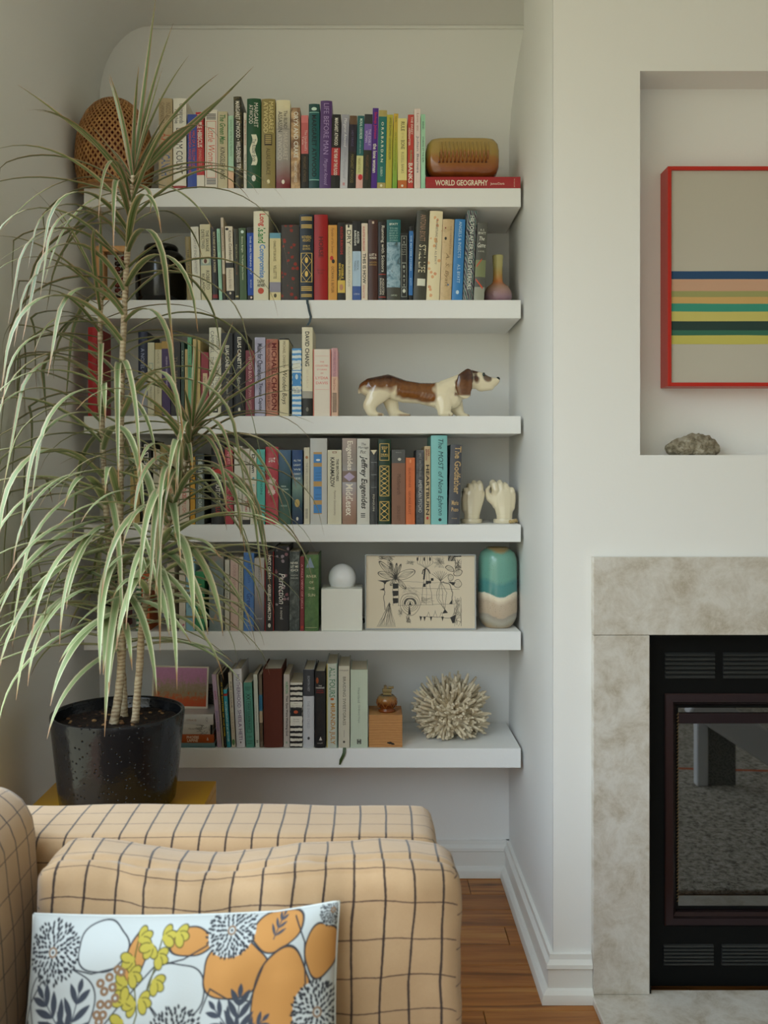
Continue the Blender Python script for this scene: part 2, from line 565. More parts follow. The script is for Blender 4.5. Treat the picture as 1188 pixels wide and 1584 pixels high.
rel(obj('glass_rail', box(GX0 + 0.034, GX1 - 0.034, YI + 0.010, YI + 0.016, GZ1 - 0.072, GZ1 - 0.047, 0.003), M_bronze, fi), fi)
rel(obj('glass_pane', box(GX0 + 0.033, GX1 - 0.033, YI + 0.014, YI + 0.018, GZ0 + 0.031, GZ1 - 0.031), M_fglass, fi), fi)
v, f = [], []
bead = []
for i in range(56):
    z = GZ0 + 0.05 + (GZ1 - GZ0 - 0.1) * i / 55
    bead.append(tube([(GX0 + 0.033, YI + 0.011, z - 0.0022), (GX0 + 0.0345, YI + 0.009, z), (GX0 + 0.036, YI + 0.011, z + 0.0022)], 0.0014, 5))
rel(obj('rope_seal', pyd(*join_vf(bead)), plain('6b5530', 0.8, 1.0), fi), fi)

# ------------------------------------------------------------------ rug and white chair that the fireplace glass mirrors
t = NT('speckled_rug')
w = t.world()
c = t.ramp(t.noise(w, 55, 6, 0.75, 0.4), [(0.36, lin('4d4736', 1.2)), (0.50, lin('a39c8d', 1.3)), (0.62, lin('c9c3b8', 1.2))])
sx_ = t.sep(w)
line = t.math('LESS_THAN', t.math('ABSOLUTE', t.math('SUBTRACT', sx_[1], t.math('ADD', 0.42, t.math('MULTIPLY', sx_[0], 0.09)))), 0.012)
c = t.mix(line, c, lin('b4521c', 1.3))
t.P(Base_Color=c, Roughness=0.95)
t.bump(t.noise(w, 140, 4, 0.8), 0.6, 0.01)
o = obj('area_rug', box(0.78, 2.7, -1.3, 1.58, 0.0, 0.014, 0.005), t.m)
tag(o, 'speckled grey-beige rug with an orange stripe, mirrored in the fireplace glass', 'rug')
M_wh = plain('e2e4e6', 0.4)
t = NT('perforated_mesh')
w = t.world((150, 150, 150))
v = t.n('ShaderNodeTexVoronoi', Scale=1.0); t.set(v.inputs['Vector'], w)
t.P(Base_Color=t.ramp(v.outputs[0], [(0.3, lin('2c2c26')), (0.55, lin('6c6c62'))]), Roughness=0.6)
wc = thing('patio_chair', 'white chair with dark mesh side standing on the rug, mirrored in the fireplace glass', 'chair', (1.3, 0.72, 0.014))
rel(obj('front_leg', box(1.212, 1.256, 0.70, 0.74, 0.014, 0.46, 0.006), M_wh, wc), wc)
rel(obj('mesh_panel', box(1.257, 1.36, 0.71, 0.73, 0.016, 0.44, 0.003), t.m, wc), wc)
bm = bmesh.new(); add_box(bm, -0.02, 0.42, 0.745, 0.80, -0.05, 0.06, 0.01)
o = rel(obj('sling_board', bm_mesh(bm), M_wh, wc), wc); o.location = Vector((1.20, 0, 0.33)) - wc.location; o.rotation_euler = (0, math.radians(33), 0)
rel(obj('rear_leg', box(1.68, 1.73, 0.60, 0.64, 0.014, 0.40, 0.006), M_wh, wc), wc)
# ------------------------------------------------------------------ shelves
YSF = 2.39                                   # front plane of the shelves
SK = YSF / F
SHX0, SHX1 = -0.748, 0.4005
shelf_px = [(291, 320), (464, 492.5), (643.5, 671), (811.5, 838.5), (977, 1006), (1158, 1188)]
SHZ = [CZ - (a - CY) * SK for a, b in shelf_px]
sh_lab = ['topmost white floating shelf, holding the woven basket', 'white floating shelf holding the small pink and yellow vase',
          'white floating shelf with the ceramic dog on it', 'white floating shelf with the two ceramic fists',
          'white floating shelf with the globe lamp and teal vase', 'lowest white floating shelf, holding the coral']
for (a, b), lb in zip(shelf_px, sh_lab):
    z1, z0 = CZ - (a - CY) * SK, CZ - (b - CY) * SK
    o = obj('floating_shelf', box(0, SHX1 - SHX0, 0, YB - YSF - 0.0006, z0 - z1, 0, 0.0012, 1), M_shelf, loc=(SHX0, YSF, z1))
    tag(o, lb, 'shelf', 'floating shelves in the alcove')

# ------------------------------------------------------------------ books
YBK = 2.398                                  # plane of the spines
BK = YBK / F
GAIN = [1.4, 1.4, 1.35, 1.25, 1.2, 1.2]
SHN = ['top shelf', 'second shelf', 'third shelf', 'fourth shelf', 'fifth shelf', 'bottom shelf']
M_pages = {}
def m_pages(col):
    if col not in M_pages:
        t = NT('page_edges')
        w = t.coord('Object', (900, 3, 3))
        c = t.mix(t.math('MULTIPLY', t.noise(w, 1.0, 2), 0.5), lin(col, 1.55), lin(col, 1.15))
        t.P(Base_Color=c, Roughness=0.85)
        M_pages[col] = t.m
    return M_pages[col]
def cover_mat(spec, gain):
    """spec: '#hex' plain, or (style, hex, hex, ...)"""
    key = (spec, gain)
    if key in _mc: return _mc[key]
    if isinstance(spec, str):
        t = NT('cover_' + spec)
        c = lin(spec, gain)
        w = t.coord('Object', (1, 1, 1))
        n_ = t.noise(w, 60, 4, 0.7)
        t.P(Base_Color=t.mix(t.math('MULTIPLY', n_, 0.18), c, (c[0] * 0.75, c[1] * 0.75, c[2] * 0.75, 1)), Roughness=0.42)
        _mc[key] = t.m
        return t.m
    st, cols = spec[0], [lin(c, gain) for c in spec[1:]]
    t = NT('cover_' + st)
    rough = 0.42
    w = t.coord('Object')
    if st == 'noise':
        n_ = t.noise(w, 45, 5, 0.65, 0.5)
        k = len(cols)
        c = t.ramp(n_, [(0.32 + 0.36 * i / max(1, k - 1), cc) for i, cc in enumerate(cols)])
    elif st == 'clouds':
        n_ = t.noise(w, 18, 4, 0.5, 0.3)
        k = len(cols)
        c = t.ramp(n_, [(0.34 + 0.32 * i / max(1, k - 1), cc) for i, cc in enumerate(cols)])
    elif st == 'fade':                       # printed colour change over the height, cols bottom to top
        g = t.coord('Generated')
        z = t.math('ADD', t.sep(g)[2], t.math('MULTIPLY', t.math('SUBTRACT', t.noise(w, 40, 4), 0.5), 0.12))
        k = len(cols)
        c = t.ramp(z, [(0.05 + 0.9 * i / max(1, k - 1), cc) for i, cc in enumerate(cols)])
    elif st == 'floral':
        v_ = t.n('ShaderNodeTexVoronoi', Scale=70.0)
        t.set(v_.inputs['Vector'], w)
        m1 = t.ramp(t.math('ADD', v_.outputs[0], t.math('MULTIPLY', t.noise(w, 160, 2), 0.3)), [(0.42, (1, 1, 1, 1)), (0.50, (0, 0, 0, 1))])
        flow = t.mix(t.sep(v_.outputs['Color'])[0], cols[1], cols[2] if len(cols) > 2 else cols[1])
        keep = t.math('GREATER_THAN', t.sep(v_.outputs['Color'])[1], 0.35)
        c = t.mix(t.math('MULTIPLY', m1, keep), cols[0], flow)
        rough = 0.6
    elif st == 'stripes':                    # diagonal marbled stripes
        wv = t.n('ShaderNodeTexWave', Scale=38.0, Distortion=5.0, Detail=2.0, _bands_direction='DIAGONAL')
        t.set(wv.inputs['Vector'], t.coord('Object', (1.6, 0.2, 0.55)))
        k = len(cols)
        c = t.ramp(wv.outputs[1], [(0.08 + 0.84 * i / max(1, k - 1), cc) for i, cc in enumerate(cols)])
    elif st == 'bars':                       # horizontal printed bars
        z = t.sep(w)[2]
        q = t.math('FRACT', t.math('ADD', t.math('MULTIPLY', z, 1 / 0.0135), t.math('MULTIPLY', t.noise(w, 90, 2), 0.35)))
        c = t.mix(t.math('LESS_THAN', q, 0.45), cols[0], cols[1])
    elif st == 'cloth':
        n_ = t.noise(t.coord('Object', (1, 1, 1)), 900, 2, 0.7)
        c = t.mix(t.math('MULTIPLY', n_, 0.4), cols[0], tuple(x * 0.7 for x in cols[0][:3]) + (1,))
        rough = 0.85
    elif st == 'gloss':
        c = cols[0] if len(cols) == 1 else t.ramp(t.noise(w, 22, 4, 0.6, 0.4), [(0.35, cols[0]), (0.65, cols[1])])
        rough = 0.16
    t.P(Base_Color=c, Roughness=rough)
    _mc[key] = t.m
    return t.m

ROWS = [[] for _ in range(6)]
def B(row, x0, x1, yt, col, desc, short, txt=(), **o):
    o.update(x0=x0, x1=x1, yt=yt, col=col, desc=desc, short=short, txt=list(txt))
    for t in o['txt']:
        want(t[0], t[7] if len(t) > 7 else 0.0, t[8] if len(t) > 8 else 0.0)
    ROWS[row].append(o)
bo, it = 0.018, 0.25
W_, K_, G_ = 'e6e2d6', '1b1a1a', 'c9a95c'
# ---- top shelf
B(0, 245.5, 267, 153, 'a08f70', 'tan hardcover with blue and red lettering', 'tan', [('CHIMAMANDA', '6f5f48', .05, .28, .12, .45, 'v'), ('NGOZI ADICHIE', '6f5f48', .05, .33, .55, .88, 'v'), ('AMER', 'a8553a', .38, .60, .2, .85, 'v', bo), ('ICANAH', '4d5f86', .61, .86, .2, .85, 'v', bo)], hard=1)
B(0, 268, 288.5, 153, 'd6d2c6', 'white hardcover with black serif lettering', 'white', [('Chimamanda', '4a4a4a', .06, .28, .5, .85, 'v'), ('Adichie', '4a4a4a', .12, .28, .12, .45, 'v'), ('DREAM COUNT', '2a2a2c', .33, .84, .25, .75, 'v')], hard=1, bands=[(.97, 1, '8d2e2a')])
B(0, 290, 304.5, 177, '27408e', 'royal blue paperback with red lettering', 'blue', [('HALF OF A YELLOW SUN', 'b0493a', .22, .72, .52, .85, 'v', bo), ('CHIMAMANDA NGOZI ADICHIE', 'b0493a', .14, .8, .12, .42, 'v', bo)])
B(0, 304.5, 316.5, 173.5, 'a81f22', 'bright red paperback with white lettering', 'red', [('PURPLE HIBISCUS', W_, .03, .46, .2, .8, 'v', bo), ('CHIMAMANDA NGOZI ADICHIE', 'd89a8c', .48, .78, .3, .7, 'v')], bands=[(.82, 1, 'cfcabc')], tilt=-2)
B(0, 317, 336.5, 170, 'd9d2c4', 'white paperback with red ornamental panel', 'ornate white', [('Little Women', 'c0604c', .22, .74, .25, .78, 'v', 0, it)], em=[('frame', .14, .86, .1, .9, 'b86a58'), ('bars', .05, .13, .12, .88, '3c3a44'), ('bars', .87, .95, .12, .88, '3c3a44')])
B(0, 337, 352, 173, 'b4aa8a', 'khaki paperback with green italic lettering', 'khaki', [('The Green Man', '3d6a38', .04, .42, .2, .8, 'v', bo, it), ('KINGSLEY AMIS', '2c2a24', .46, .88, .25, .75, 'v', 0, it)])
B(0, 352.5, 361.5, 178.5, '9dbfa6', 'slim mint paperback with peach foot', 'mint', [('KINGSLEY AMIS THE ALTERATION', '6c8a72', .06, .55, .3, .7, 'v')], bands=[(.75, 1, 'cfa98a')])
B(0, 364, 376.5, 150, ('noise', '0c0c0c', '2a281a', '6b6038'), 'tall black speckled hardcover with white lettering', 'black speckled', [('MARGARET ATWOOD \u2022 WILDERNESS TIPS', W_, .05, .8, .25, .78, 'v', bo)], hard=1, tilt=-3)
B(0, 376.5, 381.5, 174, 'ccc6b8', 'very slim white paperback with red lettering', 'slim white', [('Margaret Atwood', '9a4a40', .1, .42, .2, .8, 'v'), ('The Tent', '8a8078', .54, .74, .2, .8, 'v')])
B(0, 382, 403.5, 153, '0d4424', 'dark green hardcover with white scroll', 'dark green', [('MARGARET', W_, .05, .32, .52, .82, 'v'), ('ATWOOD', W_, .07, .28, .15, .45, 'v'), ('The Robber Bride', '2c3a2c', .45, .70, .38, .68, 'v', 0, it)], hard=1, em=[('scroll', .40, .74, .22, .82, 'cfcdb8'), ('oval', .85, .92, .35, .65, W_)])
B(0, 404.5, 426, 154, '867848', 'olive gold hardcover with pale lettering and emblem', 'olive gold', [('MARGARET', 'cabd86', .03, .38, .55, .88, 'v'), ('ATWOOD', 'cabd86', .03, .38, .15, .48, 'v'), ('ALIAS GRACE', '4a4126', .55, .85, .35, .65, 'v')], hard=1, em=[('box', .40, .52, .22, .78, '3a3020'), ('bars', .41, .51, .28, .72, 'b3a066'), ('oval', .9, .95, .4, .62, 'd8cfa8')])
B(0, 427, 449, 155.5, ('fade', '6a1f24', '8f8a84', '9a948c', 'd8cfae'), 'cream and grey hardcover fading to maroon foot', 'cream-grey', [('The BLIND', '3a3630', .12, .32, .55, .8, 'v'), ('ASSASSIN', '3a3630', .13, .36, .15, .45, 'v'), ('MARGARET', 'b9b2a8', .36, .68, .52, .82, 'v'), ('ATWOOD', 'b9b2a8', .38, .68, .14, .42, 'v')], hard=1, bands=[], em=[('box', .325, .33, .05, .95, '4a4640'), ('oval', .9, .95, .4, .62, 'cfc8bc')])
B(0, 450, 464.5, 167, ('clouds', '8f6a48', 'b99a74', '6a4a34', 'c4a884'), 'flesh toned paperback with white capital lettering', 'flesh toned', [('ORYX AND CRAKE', W_, .05, .62, .3, .8, 'v', bo), ('MARGARET ATWOOD', W_, .66, .92, .35, .65, 'v')])
B(0, 465.5, 477, 178, 'b25a5a', 'paperback, rose above black', 'rose-black', [('The Handmaid\u2019s', 'e2c8c0', .2, .48, .5, .85, 'v'), ('Tale', 'e2c8c0', .28, .40, .12, .42, 'v'), ('MARGARET ATWOOD', '6a5a40', .56, .9, .3, .7, 'v')], bands=[(.52, 1, '201c1a'), (0, .1, 'c47070')])
B(0, 477.5, 494.5, 161, '0f4f50', 'dark teal hardcover with black capital lettering', 'dark teal', [('MARGARET ATWOOD', '0a1f24', .13, .86, .28, .72, 'v', bo)], hard=1, bands=[(0, .10, '16403e'), (.9, 1, '123c3e')], em=[('box', .095, .105, 0.04, .96, '7aa8a0'), ('box', .89, .9, .04, .96, '7aa8a0'), ('oval', .04, .08, .25, .75, 'b8cfc4')])
B(0, 493.8, 512, 156.5, '4d3166', 'tall purple hardcover with lilac lettering', 'purple', [('LIFE BEFORE MAN', '9a86b0', .03, .61, .3, .75, 'v'), ('Margaret Atwood', '9a86b0', .66, .96, .3, .72, 'v', 0, it)], hard=1, tilt=2)
B(0, 511.5, 525, 177.5, '131211', 'black paperback with white lettering and red patch', 'black with red patch', [('MARGARET ATWOOD', W_, .05, .42, .3, .72, 'v', bo), ('THE YEAR OF THE FLOOD', W_, .46, .82, .3, .72, 'v', bo)], bands=[(.45, .82, 'a02228')], tilt=2.5)
B(0, 525.5, 537.5, 177.5, ('fade', 'b5b4ba', 'a4a4ae', '7c7c8c', '8e8e98'), 'silver grey paperback with script lettering', 'silver', [('Margaret Atwood', 'e2e2e4', .05, .44, .25, .75, 'v', 0, it), ('The Penelopiad', '8c8c98', .5, .86, .3, .7, 'v', 0, it)], em=[('bars', .92, .96, .35, .65, 'b03a34')], tilt=3)
B(0, 538, 549.5, 179, '1f1828', 'black and aubergine paperback with ochre lettering', 'aubergine', [('LADY ORACLE', '5c5578', .2, .42, .3, .6, 'v'), ('MARGARET ATWOOD', '7c7040', .53, .92, .3, .7, 'v')], bands=[(0, .12, '5c4430'), (.49, 1, '1c1a14')], tilt=3)
B(0, 550, 561, 179, '1f5a5c', 'paperback, teal over cream with red lips', 'teal-cream', [('MORAL DISORDER', 'b8cfc4', .04, .32, .35, .75, 'v', bo), ('and other stories', '9ab4ac', .34, .52, .4, .65, 'v'), ('MARGARET ATWOOD', '8a8452', .58, .78, .25, .6, 'v')], bands=[(.545, .80, 'c2c08a'), (.80, 1, 'd2a8a0')], em=[('oval', .80, .88, .3, .95, 'b0242a')], tilt=3)
B(0, 561, 573.5, 177, '6a529a', 'paperback, violet above black', 'violet-black', [('THE EDIBLE', 'd0c4e0', .2, .42, .55, .85, 'v'), ('WOMAN', 'd0c4e0', .22, .38, .15, .45, 'v'), ('MARGARET ATWOOD', '6a4a30', .55, .88, .3, .65, 'v')], bands=[(0, .13, '2a2c2e'), (.48, 1, '22241a')], tilt=3)
B(0, 573.5, 583, 167, '45217a', 'bright purple paperback with white lower lettering', 'bright purple', [('Sadeqa Johnson', 'b0245a', .05, .38, .2, .8, 'v', bo), ('the lone woman', W_, .44, .80, .2, .85, 'v', bo)], tilt=3)
B(0, 583, 596, 170.5, '1c6460', 'teal paperback with gold ends, spaced lettering', 'teal-gold', [('O R A B A R D A N', 'd8dcc8', .15, .66, .35, .65, 'v', bo), ('SUBERO', 'b8cfc4', .72, .84, .35, .62, 'v')], bands=[(0, .08, 'a09258'), (.92, 1, 'a09258')], em=[('oval', .94, .975, .35, .65, 'd8d0b0')], tilt=3)
B(0, 596, 606, 177, 'aaa23a', 'slim yellow-green paperback with dark lettering', 'yellow-green', [('JAMES BALDWIN \u2022 GIOVANNI\u2019S ROOM', '4a5030', .04, .60, .3, .75, 'v')], tilt=2.5)
B(0, 606.5, 614, 176, ('fade', '6f9a3a', '9aa03a', 'b8983a'), 'slim mustard paperback turning green below', 'mustard', [('NOEL', '6a7a2c', .04, .12, .3, .7, 'v'), ('ON THE CONSOLATION OF THINGS', '6a7a2c', .25, .76, .3, .7, 'v')], tilt=2.5)
B(0, 615, 629.5, 183.5, 'd4c984', 'pale yellow paperback with orange foot', 'pale yellow', [('RULE', '4e4a30', .05, .18, .35, .75, 'v'), ('OF THE', 'a8a068', .2, .29, .42, .66, 'v'), ('BONE', '4e4a30', .31, .44, .35, .75, 'v'), ('RUSSELL BANKS', '8a845a', .48, .78, .38, .68, 'v')], bands=[(.88, 1, 'b0602e')], em=[('oval', .94, .975, .36, .62, 'e2d8c4')])
B(0, 630, 639.5, 177, 'b03c34', 'coral red paperback with large white lettering', 'coral', [('THE SWEET', 'e4d0c4', .03, .27, .5, .85, 'v', bo), ('HEREAFTER', 'e4d0c4', .18, .42, .1, .42, 'v', bo), ('RUSSELL', '7c9a70', .48, .64, .4, .75, 'v', bo), ('BANKS', W_, .65, .92, .15, .85, 'v', bo)], tilt=1)
B(0, 640.5, 650.5, 168, 'd6c6be', 'pinkish white paperback with spaced brown lettering', 'pinkish white', [('Love, etc', 'a07a70', .06, .28, .35, .75, 'v'), ('Julian Barnes', '6a6274', .34, .80, .3, .75, 'v')])
B(0, 651, 658, 176.5, ('fade', '8fc0a4', '9fc4aa', '8cb89a'), 'slim mint paperback with dark green lettering', 'slim mint', [('BARNES', '2f5a40', .10, .20, .3, .7, 'v'), ('STARING AT THE SUN', '2f5a40', .30, .64, .3, .7, 'v')])
# ---- second shelf
B(1, 289, 297.5, 366, '7d6f48', 'tan ochre hardcover with faint lettering', 'ochre', [('THE GLASS PALACE', '4f4428', .2, .85, .3, .7, 'v')], hard=1, tilt=-3)
B(1, 298.5, 311, 351, 'c4c0b0', 'off-white paperback with grey lettering', 'off-white', [('THE LAY OF ENCHANTMENT', '8a887e', .07, .64, .35, .68, 'v')], tilt=-4)
B(1, 311.5, 328, 347, 'bdb592', 'cream paperback printed with an eye', 'eye-printed cream', [('THE SAVAGE', '2c2a24', .08, .36, .55, .85, 'v'), ('DETECTIVES', '2c2a24', .07, .32, .12, .42, 'v'), ('ROBERTO', '2a2822', .61, .86, .5, .82, 'v'), ('BOLA\u00d1O', '2a2822', .65, .88, .12, .42, 'v')], bands=[(.43, .54, '8b9a8c')], em=[('oval', .445, .525, .15, .85, 'b8b8a0'), ('oval', .455, .515, .32, .62, '5a3522')], tilt=-3)
B(1, 329, 337, 351, '1a1714', 'black paperback with cream lettering, red foot', 'black', [('NOCTURNES OF MYSTERIES & WONDERS', 'b8ab88', .07, .62, .35, .8, 'v', bo)], bands=[(.92, .97, '7a1c20')], tilt=-3)
B(1, 338.5, 344, 353.5, '8fb8a0', 'slim mint paperback with pale lettering', 'mint', [('JOHN BERGER   ABOUT LOOKING', '5f8a74', .06, .7, .3, .7, 'v')], tilt=-4)
B(1, 345, 349.5, 336.5, 'b8aa94', 'very slim tall pinkish paperback', 'slim pinkish', [('BREATHTURN', '7a5a4a', .12, .40, .25, .75, 'v')], bands=[(.68, .9, '6c5236'), (.9, 1, '2a2622')], tilt=-4)
B(1, 350.5, 362.5, 350, 'c9bfaa', 'white paperback with black foot and dark band', 'white with black foot', [('Kitchen Confidential', '3a3630', .06, .48, .45, .85, 'v'), ('Anthony Bourdain', '857c6c', .58, .84, .25, .7, 'v')], bands=[(.49, .56, '1c1a18'), (.87, 1, '1c1816')], em=[('oval', .02, .055, .05, .5, '1c1a18'), ('oval', .885, .92, .35, .65, 'd8d0bc')], tilt=-3)
B(1, 363, 370.5, 353.5, '2b2d1c', 'slim dark olive paperback', 'dark olive', [('Bright Brooks', 'a09a72', .22, .42, .3, .7, 'v'), ('The Secret Hill', '8a5a40', .45, .64, .35, .68, 'v')], em=[('box', .93, .955, .2, .8, 'b0a472')], tilt=-2)
B(1, 371, 382, 353, '3f5636', 'green paperback with white lettering', 'green', [('Emma Bright', 'c0c8ac', .12, .34, .32, .62, 'v', bo), ('The Kingsley Story Country', 'c0c8ac', .37, .72, .34, .62, 'v', bo)], em=[('oval', .03, .075, .3, .75, 'c0d0c8')], tilt=-2)
B(1, 383, 393.5, 351.5, '0e3f98', 'vivid blue paperback with black ends', 'vivid blue', [('THE SHELTERING SKY', 'b0bcd0', .12, .65, .4, .66, 'v', bo), ('BOWLES', 'b0bcd0', .72, .83, .4, .64, 'v')], bands=[(0, .075, '14130f'), (.93, 1, '15110f')], em=[('oval', .945, .975, .4, .7, 'd0b8a8')], tilt=-1.5)
B(1, 392, 415.5, 327, 'd8d2b8', 'thick cream hardcover with multicoloured lettering', 'multicoloured lettered', [('Long', 'b83024', .03, .17, .3, .8, 'v', bo), ('Island', '2f7a3c', .19, .36, .3, .8, 'v', bo), ('Compromise', '3a7ab8', .375, .75, .3, .8, 'v', bo), ('TAFFY', '2a2824', .77, .81, .25, .75, 'h', bo), ('AKNER', '2a2824', .815, .85, .25, .75, 'h', bo)], hard=1, em=[('oval', .86, .93, .3, .7, 'b0442c')])
B(1, 417, 434.5, 360.5, 'c6b98a', 'cream paperback with pale blue head', 'cream', [('CHARLOTTE BRONT\u00cb', '5a5238', .12, .42, .35, .62, 'v'), ('VILLETTE', '5a5238', .48, .68, .35, .62, 'v')], bands=[(0, .08, '5a8ca0'), (.73, .88, '84808e')], em=[('oval', .9, .96, .38, .64, '4a4430')])
B(1, 435, 463, 348, ('floral', '3c3734', '7c2a22', '8a3026'), 'charcoal cloth hardcover patterned with red flowers', 'red-flowered charcoal', [], hard=1)
B(1, 463.5, 485, 332, '14202c', 'navy leather book with gold tooling and ribbon', 'navy and gold', [('WUTHERING', G_, .25, .285, .15, .85, 'h'), ('HEIGHTS', G_, .29, .32, .22, .78, 'h'), ('EMILY', G_, .36, .385, .25, .75, 'h'), ('BRONT\u00cb', G_, .39, .415, .22, .78, 'h')], hard=1, em=[('bars', .03, .08, .1, .9, G_), ('bars', .12, .17, .1, .9, G_), ('frame', .45, .79, .08, .92, G_), ('diamondline', .46, .62, .12, .88, G_), ('diamondline', .62, .78, .12, .88, G_), ('oval', .50, .57, .38, .62, G_), ('oval', .66, .73, .38, .62, G_), ('bars', .84, .9, .1, .9, G_), ('bars', .93, .97, .1, .9, G_)], ribbon='24343c')
B(1, 485.5, 507, 332, '8e0f12', 'plain deep red hardcover with dark lettering', 'deep red', [('HORSE', '4a0a0c', .26, .5, .35, .68, 'v', bo), ('Geraldine', '5a1012', .635, .655, .2, .8, 'h'), ('Brooks', '5a1012', .67, .69, .3, .7, 'h')], hard=1)
B(1, 507.5, 521.5, 348, 'c08a3e', 'orange paperback with small red and black figure', 'orange', [('Parable of the Sower', '8c5a28', .04, .38, .35, .65, 'v', 0, it), ('OCTAVIA E. BUTLER', '5c3a1c', .55, .9, .35, .65, 'v')], em=[('oval', .41, .47, .2, .6, 'a8281c'), ('oval', .455, .51, .4, .75, '201a18')])
B(1, 522, 534, 344, '161412', 'black paperback with yellow hand picture', 'black and yellow', [('AUGUSTEN BURROUGHS', '9a2420', .05, .41, .35, .72, 'v', bo), ('POSSIBLE', 'c9a93c', .54, .72, .5, .8, 'v', bo), ('SIDE EFFECTS', 'c9a93c', .52, .74, .15, .42, 'v', bo)], bands=[(.74, .90, 'bfa24a')], em=[('oval', .79, .87, .25, .75, 'a8785c')])
B(1, 534.5, 545, 345, 'd0c8b4', 'cream paperback with large black serif letters', 'cream lettered', [('DRY', '33302a', .09, .28, .2, .8, 'v'), ('AUGUSTEN BURROUGHS', '9a9484', .30, .82, .35, .7, 'v')], bands=[(0, .02, '2a2824')], em=[('oval', .02, .06, .3, .6, '2a2824')])
B(1, 545, 558.5, 342, '9cb2c4', 'paperback, black top, pale blue below', 'black and pale blue', [('AUGUSTEN', 'd8d8d0', .13, .28, .55, .8, 'v', bo), ('BURROUGHS', 'd8d8d0', .12, .31, .2, .45, 'v', bo), ('MAGICAL', '5a6a7c', .5, .62, .5, .75, 'v'), ('THINKING', '5a6a7c', .5, .63, .2, .42, 'v'), ('A MEMOIR', 'c8d0e0', .91, .93, .15, .85, 'h')], bands=[(0, .38, '17171a'), (.82, 1, '34508c')])
B(1, 559, 569, 345, 'cfc2b0', 'white paperback with red and black block lettering', 'red-black lettered', [('AUGUSTEN BURROUGHS', 'b05a50', .04, .36, .2, .55, 'v', bo), ('THIS IS HOW', '1c1a18', .39, .78, .2, .7, 'v', bo), ('SURVIVING WHAT YOU THINK', 'b05a50', .8, .97, .2, .5, 'v')])
B(1, 569.5, 584.5, 340.5, '3d211c', 'dark brown hardcover with small pale lettering', 'dark brown', [('LUST &', 'cabfae', .42, .45, .12, .88, 'h', bo), ('WONDER', 'cabfae', .46, .49, .12, .88, 'h', bo), ('AUGUSTEN', 'a8874a', .52, .54, .12, .88, 'h'), ('BURROUGHS', 'a8874a', .55, .57, .12, .88, 'h')], hard=1, em=[('box', .02, .05, .4, .62, 'b8a898')])
B(1, 585, 597.5, 343.5, '151313', 'black hardcover with large white serif lettering', 'black lettered', [('Running with Scissors', 'e6e0d0', .05, .64, .3, .8, 'v'), ('AUGUSTEN', 'd0c8b8', .72, .93, .5, .75, 'v'), ('BURROUGHS', 'd0c8b8', .72, .93, .2, .42, 'v')], hard=1, em=[('box', .665, .675, 0.03, .97, '9a3428'), ('box', .955, .965, .03, .97, '9a3428')])
B(1, 598, 620, 340, ('noise', '3c4a48', '5c7c8c', '8ca4b0', '2e4448'), 'jacketed hardcover with teal head and river picture', 'teal and picture', [('BYATT', 'cfd8cc', .045, .07, .2, .8, 'h', bo)] + [(s, '8fb4ac', .10 + .03 * i, .12 + .03 * i, .2, .8, 'h') for i, s in enumerate(['THE', 'OXFORD', 'BOOK OF', 'ENGLISH', 'SHORT', 'STORIES'])] + [('OXFORD', 'b0b8a8', .93, .95, .3, .75, 'h')], hard=1, bands=[(0, .28, '19585a'), (.84, 1, '3c3c34')])
B(1, 619, 631, 361, '17191a', 'small black paperback with thin white panels', 'small black', [('A', 'b8bcb0', .06, .09, .4, .6, 'h'), ('S', 'b8bcb0', .12, .15, .4, .6, 'h')] + [(s, 'a0a498', .2 + .035 * i, .22 + .035 * i, .2, .75, 'h') for i, s in enumerate(['The Djinn', 'in the', 'Night\u2019s', 'Eye'])] + [(s, 'b8bcb0', .48 + .07 * i, .52 + .07 * i, .38, .62, 'h') for i, s in enumerate('BYATT')], em=[('frame', .04, .17, .14, .86, '8a9088'), ('frame', .175, .44, .14, .86, '8a9088'), ('frame', .445, .80, .14, .86, '8a9088'), ('frame', .81, .95, .14, .86, '8a9088'), ('oval', .83, .89, .3, .7, 'b8bcb0')])
B(1, 631.8, 638.5, 350.5, '2c64a0', 'slim blue paperback with black ends', 'slim blue', [('THE MATISSE STORIES', 'a8c4d8', .12, .6, .3, .68, 'v', bo), ('BYATT', 'a8c4d8', .7, .8, .3, .68, 'v')], bands=[(0, .06, '15171a'), (.93, 1, '121416')], tilt=1)
B(1, 639, 658.5, 327, '3b3a30', 'thick dark grey hardcover with white label', 'dark grey', [('ANTONIA BYATT', '9a7a66', .04, .34, .3, .75, 'v'), ('STILL LIFE', 'c9c2a4', .38, .69, .3, .85, 'v')], hard=1, em=[('box', .76, .84, .25, .9, 'c4c4b4')], tilt=6)
B(1, 659, 679.5, 327, ('floral', 'd2c6a4', 'c08a66', 'c8a070'), 'cream hardcover strewn with orange flowers', 'flowered cream', [('A WHISTLING WOMAN  A.S. BYATT', '6a6460', .1, .6, .5, .66, 'v')], hard=1, tilt=6)
B(1, 680, 698, 339.5, ('noise', 'a8906a', 'b8a07a', 'b49c74'), 'beige hardcover with handwritten style lettering', 'beige', [('THE CHILDREN\u2019S BOOK', '8a6a4c', .08, .44, .66, .8, 'v'), ('A. S. Byatt', '7a6448', .42, .84, .3, .7, 'v', 0, it)], hard=1, em=[('oval', .1, .12, .2, .32, '7a2c1c'), ('oval', .22, .26, .2, .4, '2c2a24'), ('oval', .8, .82, .6, .75, '2c5a8c')], tilt=5)
